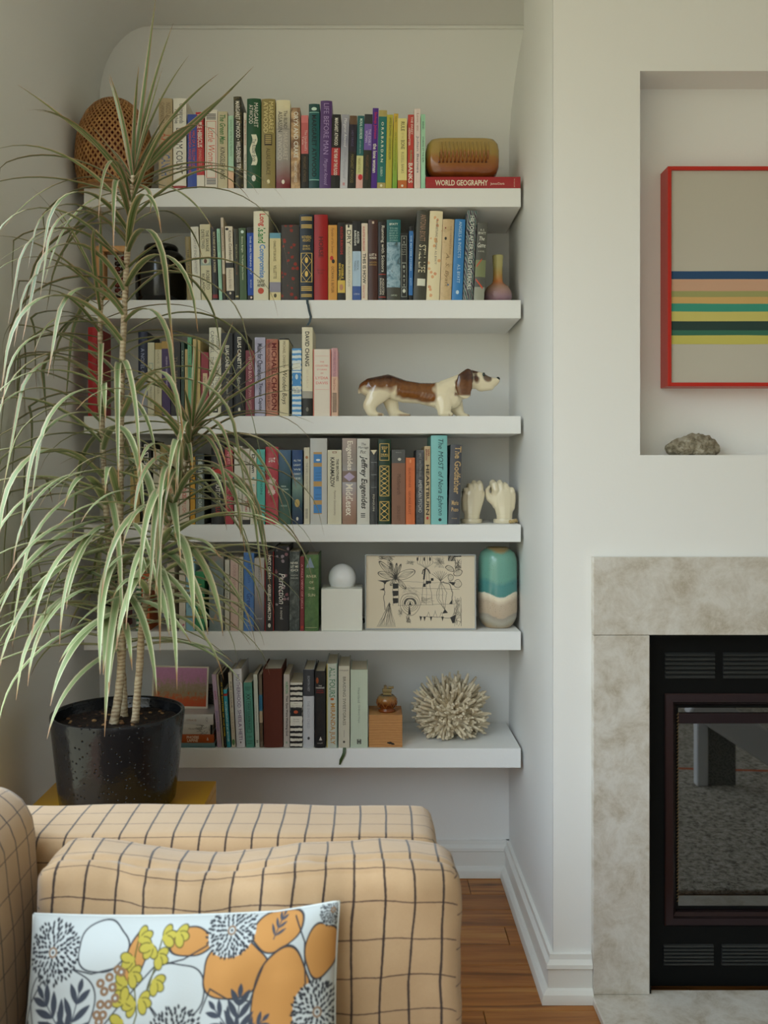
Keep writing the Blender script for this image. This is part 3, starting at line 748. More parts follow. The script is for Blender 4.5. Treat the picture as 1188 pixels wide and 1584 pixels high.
B(1, 698.5, 715, 340, '2f70a8', 'sky blue hardcover with white lettering', 'sky blue', [('ANGELS & INSECTS', 'b4ccd8', .03, .48, .4, .68, 'v'), ('A.S. BYATT', 'b4ccd8', .56, .79, .4, .68, 'v')], hard=1, em=[('oval', .88, .93, .35, .65, 'b4ccd8')], tilt=5)
B(1, 715.5, 731.5, 326, ('stripes', '101c18', '8a7aa0', '1f3a30', 'b0a860', '14201c', '7c9ab0', '26382c'), 'tall hardcover with diagonal multicoloured stripes', 'diagonal striped', [('HILTON AFTER WILD INTERIORS', 'd8dcd0', .06, .88, .35, .75, 'v')], hard=1, tilt=7)
B(1, 732.5, 749, 345, '4a4a44', 'dark grey hardcover with white title, green picture', 'grey', [('A. S.', 'c9c9bc', .08, .105, .3, .7, 'h'), ('BYATT', 'c9c9bc', .12, .15, .15, .85, 'h'), ('The', 'd8d8cc', .18, .23, .25, .75, 'h', 0, it), ('Game', 'd8d8cc', .26, .32, .12, .88, 'h', 0, it), ('A NOVEL', 'a8a89c', .36, .38, .2, .8, 'h')], hard=1, bands=[(.48, .70, '6c7250'), (.83, 1, '85877a')], em=[('slash', .46, .58, .1, .6, 'b0442c'), ('slash2', .72, .86, .1, .8, 'b0442c')], tilt=6)
# ---- third shelf
B(2, 136, 150, 506, '9a1518', 'bright red book behind the plant', 'red', [])
B(2, 213.5, 228, 513, '1a2038', 'navy hardcover half hidden by leaves', 'navy', [('A NOVEL OF PARIS', '8a90a8', .2, .7, .3, .7, 'v')], hard=1, bands=[(.5, 1, '8c8f96')])
B(2, 228.5, 239, 530, 'b8b294', 'cream paperback with small teal square', 'cream', [('ITALO CALVINO', '6a6650', .6, .86, .35, .65, 'v')], em=[('frame', .28, .36, .2, .8, '3f7a7c')])
B(2, 239.5, 250.5, 530.5, 'b5ad8c', 'pale yellow paperback with ochre ends', 'pale yellow', [('CAMUS  THE OUTSIDER', '8a8262', .1, .7, .35, .65, 'v')], bands=[(0, .09, '8d742e'), (.86, 1, '7d6a26')])
B(2, 251, 264, 528, '33194a', 'deep purple paperback with white lettering', 'deep purple', [('VIRGINIA WOOLF THE WAVES', 'a89cb4', .2, .6, .5, .72, 'v', bo)], bands=[(0, .1, '9a7a30')], tilt=-1)
B(2, 264.5, 279, 529, '1d1714', 'black paperback with brown lettering', 'black', [('THE TRIAL', '6a5a44', .2, .6, .3, .7, 'v')])
B(2, 280, 285, 529, '2f4238', 'slim dark green paperback', 'slim dark green', [('ELEGIES', 'a8b4a0', .12, .4, .3, .7, 'v')])
B(2, 285.5, 291, 540, 'b09a66', 'slim sand coloured paperback', 'slim sand', [])
B(2, 291, 297.5, 522, '5f9a72', 'slim mint green paperback', 'mint green', [('R. PATEL   POEMS', '3f6a50', .06, .5, .3, .7, 'v')], tilt=-1)
B(2, 298, 310, 524.5, 'b09c66', 'straw coloured hardcover with brown capital lettering', 'straw', [('THE PATH TO THE NEST OF SPIDERS', '6a5a38', .06, .84, .35, .65, 'v')], hard=1)
B(2, 311, 322.5, 545, '842632', 'short maroon paperback with cream label', 'short maroon', [('ITALO CALVINO', '5a4038', .38, .62, .35, .62, 'v')], em=[('box', .33, .68, .25, .85, 'c2ad8a')])
B(2, 323, 342, 506.5, 'cfccb8', 'thick ivory hardcover with grey serif lettering', 'thick ivory', [('JOSEPH', '6a6a64', .09, .25, .55, .85, 'v'), ('CAMPBELL', '6a6a64', .04, .29, .12, .42, 'v'), ('THROUGH THE SEASONS', '6a6a64', .33, .85, .52, .85, 'v'), ('THE MYTHS OF LIGHT', '6a6a64', .33, .85, .12, .42, 'v')], hard=1, em=[('box', .90, .96, .3, .75, '2a2a26'), ('box', .92, .94, .4, .65, 'cfccb8')])
B(2, 342.5, 360, 515, '16171a', 'black paperback with white capitals, nearest the ivory book', 'black lettered', [('ELIAS CANETTI', 'd0ccbc', .15, .48, .35, .68, 'v', bo), ('The Tongue Set Free', 'a8a498', .55, .88, .38, .66, 'v', 0, it)], em=[('box', .485, .49, .05, .95, '8a8678')])
B(2, 361.3, 379.4, 514, '131417', 'black paperback with white capitals, nearest the crimson book', 'other black', [('ELIAS CANETTI', 'd8d4c4', .06, .43, .35, .68, 'v', bo), ('Auto-da-F\u00e9', 'b8b4a4', .53, .72, .35, .66, 'v', 0, it)], hard=1, em=[('oval', .9, .95, .4, .62, 'b8b4a4')])
B(2, 379.8, 393.4, 542, '6e2834', 'short crimson paperback with pink lettering', 'short crimson', [('IN COLD BLOOD', 'c49a98', .1, .48, .35, .72, 'v', bo), ('TRUMAN CAPOTE', 'b88c8a', .52, .9, .35, .7, 'v')])
B(2, 394, 410.5, 522, ('clouds', '8e8ba4', 'a5a2b6', '9a98ae'), 'lavender paperback with dark flowing lettering', 'lavender', [('Music for Chameleons', '2c2c3c', .08, .55, .25, .75, 'v', bo), ('Truman Capote', '2c2c3c', .58, .93, .3, .75, 'v', bo)])
B(2, 411, 430, 524.5, ('clouds', '9a5a48', 'b07a64', '8a4034'), 'salmon hardcover with dark red block lettering', 'salmon', [('MICHAEL CHABON', '5f1418', .05, .92, .48, .9, 'v', bo), ('THE AMAZING ADVENTURES OF KAVALIER & CLAY', '4a1a18', .05, .92, .12, .36, 'v')], hard=1)
B(2, 432, 447, 523.5, 'c9bf9e', 'cream hardcover with black script title', 'cream script', [('MICHAEL CHABON', '6a6048', .04, .38, .38, .66, 'v'), ('Wonder Boys', '221f1a', .42, .85, .2, .8, 'v', 0, it)], hard=1, bands=[(0, .02, '1a1816')])
B(2, 451.6, 466.4, 539, ('bars', 'c6d0d2', '4a88bc'), 'white and blue striped paperback', 'blue striped', [('Michael Chabon', '4a6a8a', .58, .66, .15, .85, 'h')], em=[('box', .22, .32, .06, .94, 'd2d4c8'), ('box', .36, .54, .06, .94, '3f80b8'), ('box', .56, .68, .06, .94, 'd2d4c8'), ('oval', .38, .46, .35, .65, 'c8dce4')])
B(2, 466.8, 483.6, 506, 'd2cab0', 'tall cream hardcover with black foot', 'tall cream', [('DAVID CHANG', '22201c', .05, .44, .3, .7, 'v', bo), ('EAT A PEACH', 'c0b49a', .48, .68, .4, .62, 'v')], hard=1, bands=[(.72, .80, '9a968c'), (.80, 1, '22211e')], em=[('oval', .9, .95, .38, .64, '6a685e')])
B(2, 484, 512, 540, 'd9cfc0', 'wide white paperback with coral lettering and edges', 'wide white', [(s, 'd08a80', a, b, c, 1 - c, 'h', bo) for s, a, b, c in (('THE', .18, .2, .38), ('COLLECTED', .235, .26, .14), ('STORIES', .295, .315, .22), ('OF', .35, .37, .42), ('LYDIA', .41, .45, .14), ('DAVIS', .485, .525, .16))], em=[('box', .0, 1, 0, .06, 'b86a5c'), ('box', .0, 1, .94, 1, 'b86a5c'), ('box', .10, .105, .12, .88, 'd8a89c'), ('box', .60, .605, .12, .88, 'd8a89c')])
B(2, 512.5, 522.5, 538.5, 'c9a690', 'slim peach paperback with black dashes near foot', 'slim peach', [('LIFE STORIES AND OTHER TALES', '9a6a7c', .05, .42, .3, .7, 'v'), ('David Cross', '9a5a4c', .45, .62, .3, .65, 'v')], bands=[(0, .42, 'b88c90')], em=[('bars', .66, .95, .15, .85, '2c2622')])
# ---- fourth shelf
B(3, 201, 216, 700, 'ab9355', 'straw yellow book deep behind the leaves', 'straw yellow', [('BLUE NIGHTS', '6a5a30', .2, .7, .3, .7, 'v')])
B(3, 218, 234, 681, '161614', 'black book with white lettering behind the leaves', 'black', [('EASTERLY', 'd0ccc0', .05, .4, .3, .75, 'v', bo)], hard=1)
B(3, 237, 247, 695, 'b8b09a', 'cream paperback with small blue lettering', 'cream', [('SAME', '4a5a6c', .15, .3, .3, .7, 'v', bo)])
B(3, 247.5, 257.5, 689, '8d7c46', 'dull gold hardcover with brown lettering', 'dull gold', [('THE WHITE ALBUM', '6a5a30', .1, .6, .35, .7, 'v')], hard=1)
B(3, 258.5, 268.5, 688, 'b6a37c', 'sand paperback with red lettering', 'sand', [('SOCIETY', 'a0402c', .55, .75, .3, .7, 'v', bo), ('PLAYS', 'a0402c', .76, .9, .3, .7, 'v', bo)])
B(3, 269, 277, 701, 'bfae92', 'slim cream paperback with a brown rule', 'slim cream', [('P. DUFFY', '7a6a4c', .3, .5, .3, .7, 'v')], em=[('box', .1, .11, .05, .95, '8a7a5a')])
B(3, 277.5, 293, 709, 'c2b6a2', 'white paperback with red lower lettering', 'white', [('SEDUCED', 'b04a40', .4, .62, .3, .7, 'v', bo), ('BY LIGHT', 'b04a40', .65, .85, .3, .7, 'v')])
B(3, 294.5, 302, 706, 'b58418', 'slim amber yellow paperback', 'slim amber', [('OPEN', '8a6010', .1, .25, .3, .7, 'v')])
B(3, 302.5, 316, 702, ('fade', '5f6a66', '3c4440', '26302e'), 'dark grey picture paperback with white capitals', 'dark grey', [('HEATHEN', 'c4ccc4', .08, .4, .3, .8, 'v', bo), ('ROBERTSON DAVIES', 'b0b8b0', .44, .8, .3, .75, 'v', bo)])
B(3, 326.5, 347, 681, ('noise', '0e0e0e', '1c1c1e', '2a2c2e'), 'tall black hardcover with red label', 'tall black', [('OUTCAST', 'd0ccc4', .5, .74, .35, .7, 'v', bo), ('CLUB', '9a2420', .76, .88, .35, .7, 'v', bo), ('A NOVEL', 'e0d0c4', .32, .335, .2, .5, 'h')], hard=1, em=[('box', .29, .41, .08, .92, 'b0302a')])
B(3, 348.5, 361, 692, '98303a', 'rose red paperback with pink lettering', 'rose red', [('HENRY', 'd08a8c', .06, .22, .3, .7, 'v', bo), ('PHILIP K. DICK', 'd08a8c', .3, .8, .3, .7, 'v')], tilt=-1)
B(3, 362, 374.5, 690, 'c6c3b6', 'off-white paperback with grey lower lettering', 'off-white', [('Junot', '3a3a38', .1, .24, .4, .75, 'v'), ('This Is How You Lose Her', '77756c', .55, .84, .45, .7, 'v')], em=[('box', .9, .95, .35, .65, '4a4a46')])
B(3, 375, 386.5, 694, 'bfb8aa', 'pale paperback with pink lower lettering', 'pale', [('Brief Wondrous', '8c8478', .08, .38, .35, .65, 'v'), ('Junot Diaz', 'b0706a', .45, .86, .28, .75, 'v', bo)], bands=[(.94, 1, '2c2a28')])
B(3, 387, 396.8, 697, 'c8c4b4', 'slim white paperback with black and blue lettering', 'slim white', [('Drown', '1c1c1a', .05, .3, .25, .8, 'v', bo), ('Junot Diaz', '5a9aa8', .45, .86, .3, .75, 'v')], em=[('oval', .36, .4, .35, .7, '4a9aa8')])
B(3, 397.2, 410, 695, '4ea69a', 'turquoise paperback with white lettering, before red jacket', 'turquoise', [('JOAN DIDION', '1f6a64', .1, .6, .35, .7, 'v', bo)], em=[('oval', .88, .94, .35, .65, 'c4e0d8')])
B(3, 410.5, 430.5, 691, ('gloss', '9a2a38', 'b04a54'), 'glossy raspberry jacket with white banner', 'raspberry', [('THE', 'e0d4cc', .14, .2, .25, .75, 'v', bo), ('LIBRARY', 'e0d4cc', .42, .47, .15, .85, 'h', bo), ('BOOK', 'e0d4cc', .56, .60, .2, .8, 'h', bo)], hard=1, em=[('scroll', .4, .62, .2, .8, 'c4a8a0')])
B(3, 431, 450, 696, ('fade', '3c5a4c', '2c4a48', '44607c'), 'blue-green jacketed hardcover with faint white lettering', 'blue-green', [('FERN', 'b0c4bc', .48, .5, .2, .6, 'h', bo), ('BRITAIN', 'b0c4bc', .52, .54, .2, .8, 'h', bo), ('KENZIE', 'a0b8ac', .74, .76, .2, .7, 'h')], hard=1)
B(3, 451.6, 468, 696, ('fade', '1c2e4a', '2c4a58', '6a8478', '2a4a74', '24406c'), 'deep blue hardcover with moonlit picture', 'deep blue', [(s, 'c4ccc8', .13 + .06 * i, .155 + .06 * i, .15, .85, 'h', bo) for i, s in enumerate(['ALL THE', 'LIGHT', 'WE', 'CANNOT', 'SEE'])], hard=1, em=[('oval', .66, .77, .25, .75, 'b09a5c'), ('oval', .9, .95, .4, .62, 'c8c8b8')])
B(3, 470, 479, 692, 'c4bda8', 'slim white paperback with brown shell dot', 'slim shell dotted', [('THE SHELL COLLECTOR', '8a8474', .2, .56, .3, .7, 'v')], em=[('oval', .11, .15, .25, .75, 'a8744c'), ('bars', .8, .93, .25, .7, '7a766c')])
B(3, 479.5, 506, 678, 'b8b8b4', 'thick grey hardcover with blue plaques', 'blue plaqued', [(s, '2c4a6c', a, a + .014, .32, .66, 'h') for s, a in (('CLOUD', .395), ('CUCKOO', .43), ('LAND', .465), ('A NOVEL', .57), ('ANTHONY', .65), ('DOERR', .69))], hard=1, em=[('box', .16, .88, .2, .7, 'b08c54'), ('box', .185, .285, .21, .69, '3f7cb8'), ('box', .33, .50, .21, .69, '3f7cb8'), ('box', .56, .72, .21, .69, '3f7cb8'), ('box', .77, .87, .21, .69, '3f7cb8'), ('oval', .24, .265, .35, .6, 'dfe4e4')])
B(3, 506.5, 528.5, 696, 'c6c0a8', 'off-white paperback with heavy dark capitals', 'heavy lettered', [('THE BROTHERS', '3a362c', .12, .42, .62, .8, 'v', bo), ('KARAMAZOV', '26241e', .1, .5, .2, .5, 'v', bo), ('Fyodor Dostoevsky', '8a7c70', .55, .88, .42, .6, 'v')], em=[('frame', .02, .045, .35, .65, '8a5a44')])
B(3, 529.2, 551.5, 678, ('fade', '8a6a58', 'a08478', '9a9aa0', '8a8078', '9c8c84'), 'muted pink and blue hardcover with diamond emblem', 'muted pink', [('Eugenides', 'd8cfc0', .03, .37, .25, .75, 'v', bo), ('Middlesex', 'd8cfc0', .53, .9, .25, .75, 'v', bo)], hard=1, bands=[(.38, .51, '77645a')], em=[('diamond', .395, .50, .1, .9, 'a898b0')])
B(3, 552, 572, 678.5, 'c3c1b8', 'light grey hardcover with black brush script', 'brush script', [('The', '2c2b2a', .05, .08, .35, .7, 'h', 0, it), ('Marriage', '2c2b2a', .09, .125, .1, .9, 'h', 0, it), ('Plot', '2c2b2a', .135, .175, .25, .7, 'h', 0, it), ('Jeffrey Eugenides', '22211f', .2, .82, .2, .82, 'v', bo, it)], hard=1, em=[('bars', .87, .93, .3, .65, '3a3a38')])
B(3, 572.5, 584, 696, ('gloss', '1c1d1e', '34383a'), 'slim black glossy paperback with cream notch', 'slim black', [('PENGUIN', 'b0aa98', .6, .82, .35, .6, 'v')], em=[('tri', .0, .065, .05, .95, 'c4b89c'), ('box', .165, .17, .1, .9, '8a8c8a'), ('box', .33, .335, .1, .9, '8a8c8a'), ('box', .5, .505, .1, .9, '8a8c8a')])
B(3, 585, 604.6, 679.5, '12301f', 'dark green leather book with gold lattice tooling', 'green and gold', [('GEORGE', G_, .085, .1, .25, .75, 'h', bo), ('ELIOT', G_, .105, .12, .3, .7, 'h', bo), ('THE MILL', G_, .17, .185, .2, .8, 'h', bo), ('ON THE FLOSS', G_, .19, .205, .2, .8, 'h', bo)], hard=1, em=[('frame', .05, .25, .1, .88, G_), ('diamond', .125, .155, .4, .6, G_), ('frame', .31, .67, .1, .88, G_), ('lattice', .32, .66, .16, .82, G_), ('frame', .73, .96, .1, .88, G_), ('lattice', .74, .95, .16, .82, G_)])
B(3, 605.6, 627, 695.5, '7a5644', 'brown cloth paperback with grey head', 'brown', [('PENGUIN', '8a8a88', .03, .045, .3, .7, 'h'), ('Middlemarch', '543828', .33, .6, .4, .68, 'v'), ('GEORGE ELIOT', '5a3c2c', .75, .95, .4, .62, 'v')], bands=[(0, .18, '4a4a48')], em=[('oval', .11, .15, .45, .7, 'b8b4a8')])
B(3, 627.5, 642, 708, 'bf6434', 'short bright orange paperback', 'short orange', [('SILAS MARNER', '8a3c1c', .15, .45, .3, .55, 'v'), ('GEORGE ELIOT', '7a3418', .5, .85, .3, .55, 'v')], em=[('oval', .02, .08, .4, .6, 'd08a5c')])
B(3, 643.5, 656, 696, ('noise', '2a2a2c', '44464a', '5a5c60'), 'charcoal paperback with pale capital lettering', 'charcoal', [('BRET EASTON ELLIS', '8c8c8a', .05, .36, .4, .7, 'v'), ('AMERICAN PSYCHO', 'b4b4b0', .4, .84, .3, .75, 'v')])
B(3, 656.5, 666, 690, 'b09c78', 'slim beige paperback with heavy black capitals', 'slim beige', [('NORA', '7a2c28', .04, .13, .55, .85, 'v', bo), ('EPHRON', '7a2c28', .04, .18, .15, .45, 'v', bo), ('HEARTBURN', '1c1814', .24, .88, .25, .8, 'v', bo)], em=[('oval', .9, .94, .3, .7, 'a83028')])
B(3, 666.5, 692, 673.5, '74b0ae', 'tall turquoise hardcover with black italic lettering', 'tall turquoise', [('The MOST of Nora Ephron', '1f3c42', .04, .9, .35, .75, 'v', 0, it)], hard=1, em=[('oval', .93, .965, .45, .65, '1a2c30')])
B(3, 693, 711, 688, '43444a', 'slate grey hardcover with gold block lettering', 'slate', [('The Godfather', 'b09468', .02, .62, .38, .95, 'v', bo), ('Mario', 'b09468', .70, .76, .25, .85, 'h', bo), ('Puzo', 'b09468', .79, .84, .25, .85, 'h', bo), ('PUTNAM', 'b09468', .92, .935, .3, .75, 'h')], hard=1, tilt=4)
# ---- fifth shelf
B(4, 156.5, 164.5, 889, '1e1e1c', 'slim black paperback at the shelf\u2019s left end', 'slim black', [('ANNA BURNS', '8a8a80', .2, .6, .3, .7, 'v')])
B(4, 173, 186, 915, '8c2018', 'short red paperback behind drooping leaves', 'short red', [('ALIBI', 'd8c0b0', .3, .7, .3, .7, 'v')])
B(4, 210, 218, 880, ('bars', 'c6c8b8', '2f6a40'), 'slim paperback with green and white bars', 'green barred', [])
B(4, 218.5, 231, 864, 'b0551f', 'orange paperback with white panel', 'orange', [('C. BARKER', '8a8a80', .4, .7, .4, .65, 'v')], em=[('box', .3, .8, .15, .7, 'c9c2b0')])
B(4, 258, 270, 872, 'b8ae98', 'cream paperback with pink flowers between the stems', 'flowered cream', [('NOTES', '8a7468', .3, .6, .3, .7, 'v')])
B(4, 277, 287, 883, ('floral', 'c9c0b0', 'b86a7c', 'a05a6c'), 'white paperback sprinkled with pink flowers', 'pink flowered', [])
B(4, 287.5, 301.5, 856, '7fa8b8', 'light blue paperback', 'light blue', [('OUTLINE', '4a7484', .5, .7, .3, .7, 'v')])
B(4, 302, 316.5, 884, '1f7a4a', 'emerald green paperback with gold marks', 'emerald', [('A THOUSAND SHIPS', 'b0a04c', .2, .75, .3, .7, 'v')])
B(4, 323, 346, 860, ('clouds', '5c6a6c', '6f7c7c', '8a7a6c'), 'grey-blue hardcover with tan triangles', 'grey-blue', [], hard=1, em=[('tri', .5, .57, .3, .6, '9a8068'), ('tri', .62, .7, .45, .75, '9a8068'), ('tri', .76, .84, .3, .6, '9a8068')])
B(4, 347.5, 355, 866, 'b8b4a6', 'slim grey-white paperback', 'slim grey-white', [('THE YEARS', '7a766c', .3, .6, .3, .7, 'v')])
B(4, 356, 368.5, 862, 'c2a89c', 'dusty pink paperback', 'dusty pink', [('SORROW', 'a8847c', .1, .4, .3, .7, 'v')], em=[('oval', .9, .94, .3, .7, 'b88a84')])
B(4, 369, 376.3, 862, 'bdb79c', 'slim ivory paperback with grey lettering', 'slim ivory', [('PINCKNEY MARTIN', '6a6858', .1, .82, .3, .7, 'v')])
B(4, 376.8, 393, 854.5, '4a76b4', 'cornflower blue hardcover with blue lettering', 'cornflower blue', [('Small Rain', '2f5490', .03, .38, .4, .8, 'v'), ('Greenwell', '2c4c88', .52, .84, .3, .8, 'v', bo)], hard=1, em=[('frame', .87, .93, .3, .7, '7a9cc8')])
B(4, 393.5, 409, 863, ('fade', '4a4c58', '77757c', 'a09c9c', 'a8a29c'), 'grey photograph paperback with small white lettering', 'grey photograph', [('GRENVILLE', '6a6868', .1, .4, .4, .6, 'v'), ('RESTLESS', 'b8b8b8', .82, .84, .2, .8, 'h')])
B(4, 409.5, 424, 853, '17171a', 'black hardcover with white capitals and red edges', 'black with red edges', [('NEXT OF KIN', W_, .05, .34, .35, .68, 'v', bo), ('GABRIELLE HAMILTON', W_, .41, .86, .35, .68, 'v', bo)], hard=1, em=[('box', 0, 1, 0, .09, '8a1f20'), ('box', 0, 1, .91, 1, '8a1f20'), ('oval', .9, .955, .36, .66, 'c8c8c0')])
B(4, 424.5, 447, 845, ('floral', '1b1b1f', '8a8288', '7a4a50'), 'black hardcover with dim flowers and script', 'dim flowered', [('Perfection', 'e0dcd4', .32, .68, .3, .75, 'v', 0, it), ('a novel', 'b8b4ac', .72, .86, .4, .6, 'v')], hard=1, bands=[(.7, 1, '202024')])
B(4, 447.5, 463.4, 853, ('noise', '1e2422', '3c4442', '6a706c'), 'black-green grainy paperback with pale lettering', 'grainy', [(s, 'd0cfc0', .13 + .045 * i, .16 + .045 * i, .12, .88, 'h', bo) for i, s in enumerate(['NEVER', 'LET ME', 'GO'])] + [('KAZUO', 'b4b8b0', .29, .31, .15, .85, 'h'), ('ISHIGURO', 'b4b8b0', .325, .345, .12, .88, 'h')])
B(4, 464, 470.5, 861, '77242c', 'slim maroon paperback with pink lettering', 'slim maroon', [('A PALE VIEW OF HILLS', 'c88a8c', .1, .7, .3, .72, 'v', bo)], em=[('oval', .93, .97, .2, .8, 'a8301c')])
B(4, 471, 493, 858, ('noise', '3c5a34', '4a6a3c', '5a7848'), 'moss green old hardcover with gold lettering', 'moss green', [('RIVER', 'ccc8a4', .265, .3, .15, .85, 'h'), ('OF', 'ccc8a4', .345, .375, .35, .65, 'h'), ('THE', 'ccc8a4', .425, .455, .28, .72, 'h'), ('SUN', 'ccc8a4', .51, .545, .25, .75, 'h')], hard=1, em=[('tri', .03, .17, .1, .7, '7c8ca0'), ('box', .95, .956, .05, .9, 'a8a880')])
# ---- bottom shelf
B(5, 336, 343, 1043.5, 'ab93a2', 'lilac paperback with magenta title', 'lilac', [('LUCY', 'a0245c', .23, .35, .3, .7, 'v', bo), ('Jamaica Kincaid', '5a5a94', .5, .78, .25, .7, 'v')], tilt=-9)
B(5, 343.5, 346.5, 1043.5, 'a29a80', 'very slim grey-cream paperback with reddish lettering', 'slim grey-cream', [('MY BROTHER', '8a4a3c', .3, .7, .25, .75, 'v')], tilt=-9)
B(5, 347, 350.5, 1043.5, '1c1a12', 'slim black paperback with yellow lettering', 'slim black', [('AT THE BOTTOM OF THE RIVER', 'c4a820', .1, .85, .15, .85, 'v', bo)], tilt=-7)
B(5, 351, 357, 1067, '2a8c9c', 'short cyan paperback with pale lettering', 'short cyan', [('AUTOBIOGRAPHY OF MY MOTHER', 'b8d4cc', .2, .9, .25, .75, 'v', bo)], bands=[(0, .06, '3aa0b0'), (.07, .11, 'a82a20')], tilt=-6)
B(5, 358.5, 364.5, 1041, 'bfb5a0', 'cream paperback with green dot', 'green dotted cream', [('PURE COLOUR', '4a463c', .12, .47, .3, .75, 'v'), ('SHEILA HETI', 'a08a70', .53, .8, .3, .75, 'v')], em=[('oval', .89, .97, .1, .9, '4a6a3c')], tilt=-6)
B(5, 366, 379.5, 1035, 'd0ced0', 'white hardcover with purple capital lettering', 'purple lettered', [('MOTHERHOOD', '5a4068', .07, .49, .35, .75, 'v'), ('SHEILA HETI', '5a4068', .52, .9, .35, .75, 'v')], hard=1, em=[('oval', .92, .945, .45, .6, '4a3a40')], tilt=-6)
B(5, 380.5, 393.5, 1056, '4f8c7a', 'sea green paperback with dark frame and figure', 'sea green', [('ALDOUS', '274a40', .06, .09, .15, .85, 'h'), ('HUXLEY', '274a40', .095, .125, .2, .8, 'h'), ('POINT COUNTER POINT', '274a40', .32, .73, .35, .65, 'v', bo), ('150', '274a40', .82, .85, .25, .75, 'h'), ('MODERN', '274a40', .89, .91, .15, .85, 'h'), ('LIBRARY', '274a40', .925, .945, .2, .8, 'h')], em=[('frame', .29, .77, .2, .8, '274a40'), ('lattice', .17, .27, .2, .85, '16241f')], tilt=-4)
B(5, 395, 401.5, 1043.5, 'bcc0b2', 'slim pale green-white paperback', 'slim pale', [('Gabriel Garcia Marquez', '8a9088', .42, .78, .3, .65, 'v', 0, it)], em=[('bars', .9, .94, .25, .75, '1c1c1a')], tilt=-3.5)
B(5, 402, 407, 1043.5, '6a5c4c', 'slim brown paperback with blue patch', 'slim brown', [('ONE HUNDRED', '1f2c38', .3, .48, .3, .7, 'v')], bands=[(.28, .50, '2f7090'), (.5, .66, 'b09c80'), (.66, .92, '5a4a38')], tilt=-2)
B(5, 408, 437.5, 1035, ('cloth', '5c2a1c'), 'large plain russet cloth hardcover', 'russet', [], hard=1, tilt=-1.5, page='cfc8b8')
B(5, 438.5, 448, 1043.5, 'bcb2aa', 'pale pinkish paperback with green and black lettering', 'pale pinkish', [('HURSTON', '5a9468', .1, .26, .3, .75, 'v', bo), ('Their Eyes Were Watching God', '1f1d1c', .29, .84, .3, .75, 'v', bo)], em=[('bars', .92, .95, .35, .65, '4a8a5c')])
B(5, 448.5, 468, 1056, ('bars', 'd4cfc2', '161616'), 'paperback with black and white zebra bars', 'zebra barred', [('Mary', '8a8278', .31, .33, .3, .65, 'h', 0, it), ('Gay Wood', '8a8278', .345, .365, .15, .85, 'h', 0, it), ('Stories', '8a8278', .55, .57, .25, .75, 'h', 0, it), ('People', '8a8278', .585, .605, .25, .75, 'h', 0, it)], em=[('box', .29, .375, .02, .98, 'd4cfc2'), ('box', .385, .51, .02, .98, '121214'), ('box', .515, .62, .02, .98, 'd4cfc2'), ('oval', .425, .475, .3, .65, 'b0502c')])
B(5, 468.5, 486, 1036, 'bfc0c4', 'white hardcover with dark grey head', 'dark headed', [('EOWYN IVEY', '8c8e94', .08, .28, .4, .62, 'v', bo), ('THE SNOW CHILD', '9a9ca4', .4, .75, .38, .62, 'v')], hard=1, bands=[(0, .34, '3a3c42')], em=[('oval', .86, .9, .4, .62, '3a3c40')])
B(5, 487, 503.5, 1038, ('noise', '0f1012', '16181a', '2c2420'), 'black hardcover with orange and red marks', 'black marked', [('THE', 'd0ccc4', .18, .195, .35, .65, 'h'), ('UNCONSOLED', 'd0ccc4', .205, .225, .08, .92, 'h', bo), ('KAZUO', '9a2a24', .24, .255, .2, .8, 'h'), ('ISHIGURO', '9a2a24', .265, .285, .12, .88, 'h'), ('KNOPF', 'b0aca4', .93, .945, .25, .75, 'h')], hard=1, em=[('oval', .08, .16, .1, .35, '9a4a20'), ('tri', .85, .90, .4, .7, 'c8c4bc')])
B(5, 505, 522, 1026.5, 'b8bcb0', 'tall pale hardcover with ochre hand lettering', 'ochre lettered', [('ALL FOURS', '5f8468', .04, .40, .25, .8, 'v', bo), ('MIRANDA JULY', 'a87c3c', .47, .96, .25, .8, 'v', bo)], hard=1, em=[('oval', .405, .435, .35, .7, 'b0602c'), ('box', 0, 1, 0, .09, 'b09a48'), ('box', 0, 1, .93, 1, '6a8c7c')])
B(5, 523.5, 541, 1030, 'c2bcaa', 'cream hardcover with slender grey capitals and ribbon', 'slender lettered', [('KIMMERER', '6a665a', .045, .06, .1, .9, 'h'), ('BRAIDING SWEETGRASS', '5a574e', .13, .72, .4, .66, 'v')], hard=1, em=[('box', .78, .87, .48, .52, '8a867a'), ('oval', .91, .94, .4, .6, '4a463c')], ribbon='36481e')
B(5, 542, 569, 1036, 'b8c2ae', 'wide pale sage hardcover with square spiral mark', 'pale sage', [('Heartland', '7a8476', .23, .42, .42, .56, 'v'), ('Ordinary Hope', '7a8476', .45, .68, .42, .56, 'v')], hard=1, em=[('frame', .89, .95, .38, .62, '2a2c28'), ('frame', .905, .935, .44, .56, '2a2c28')])

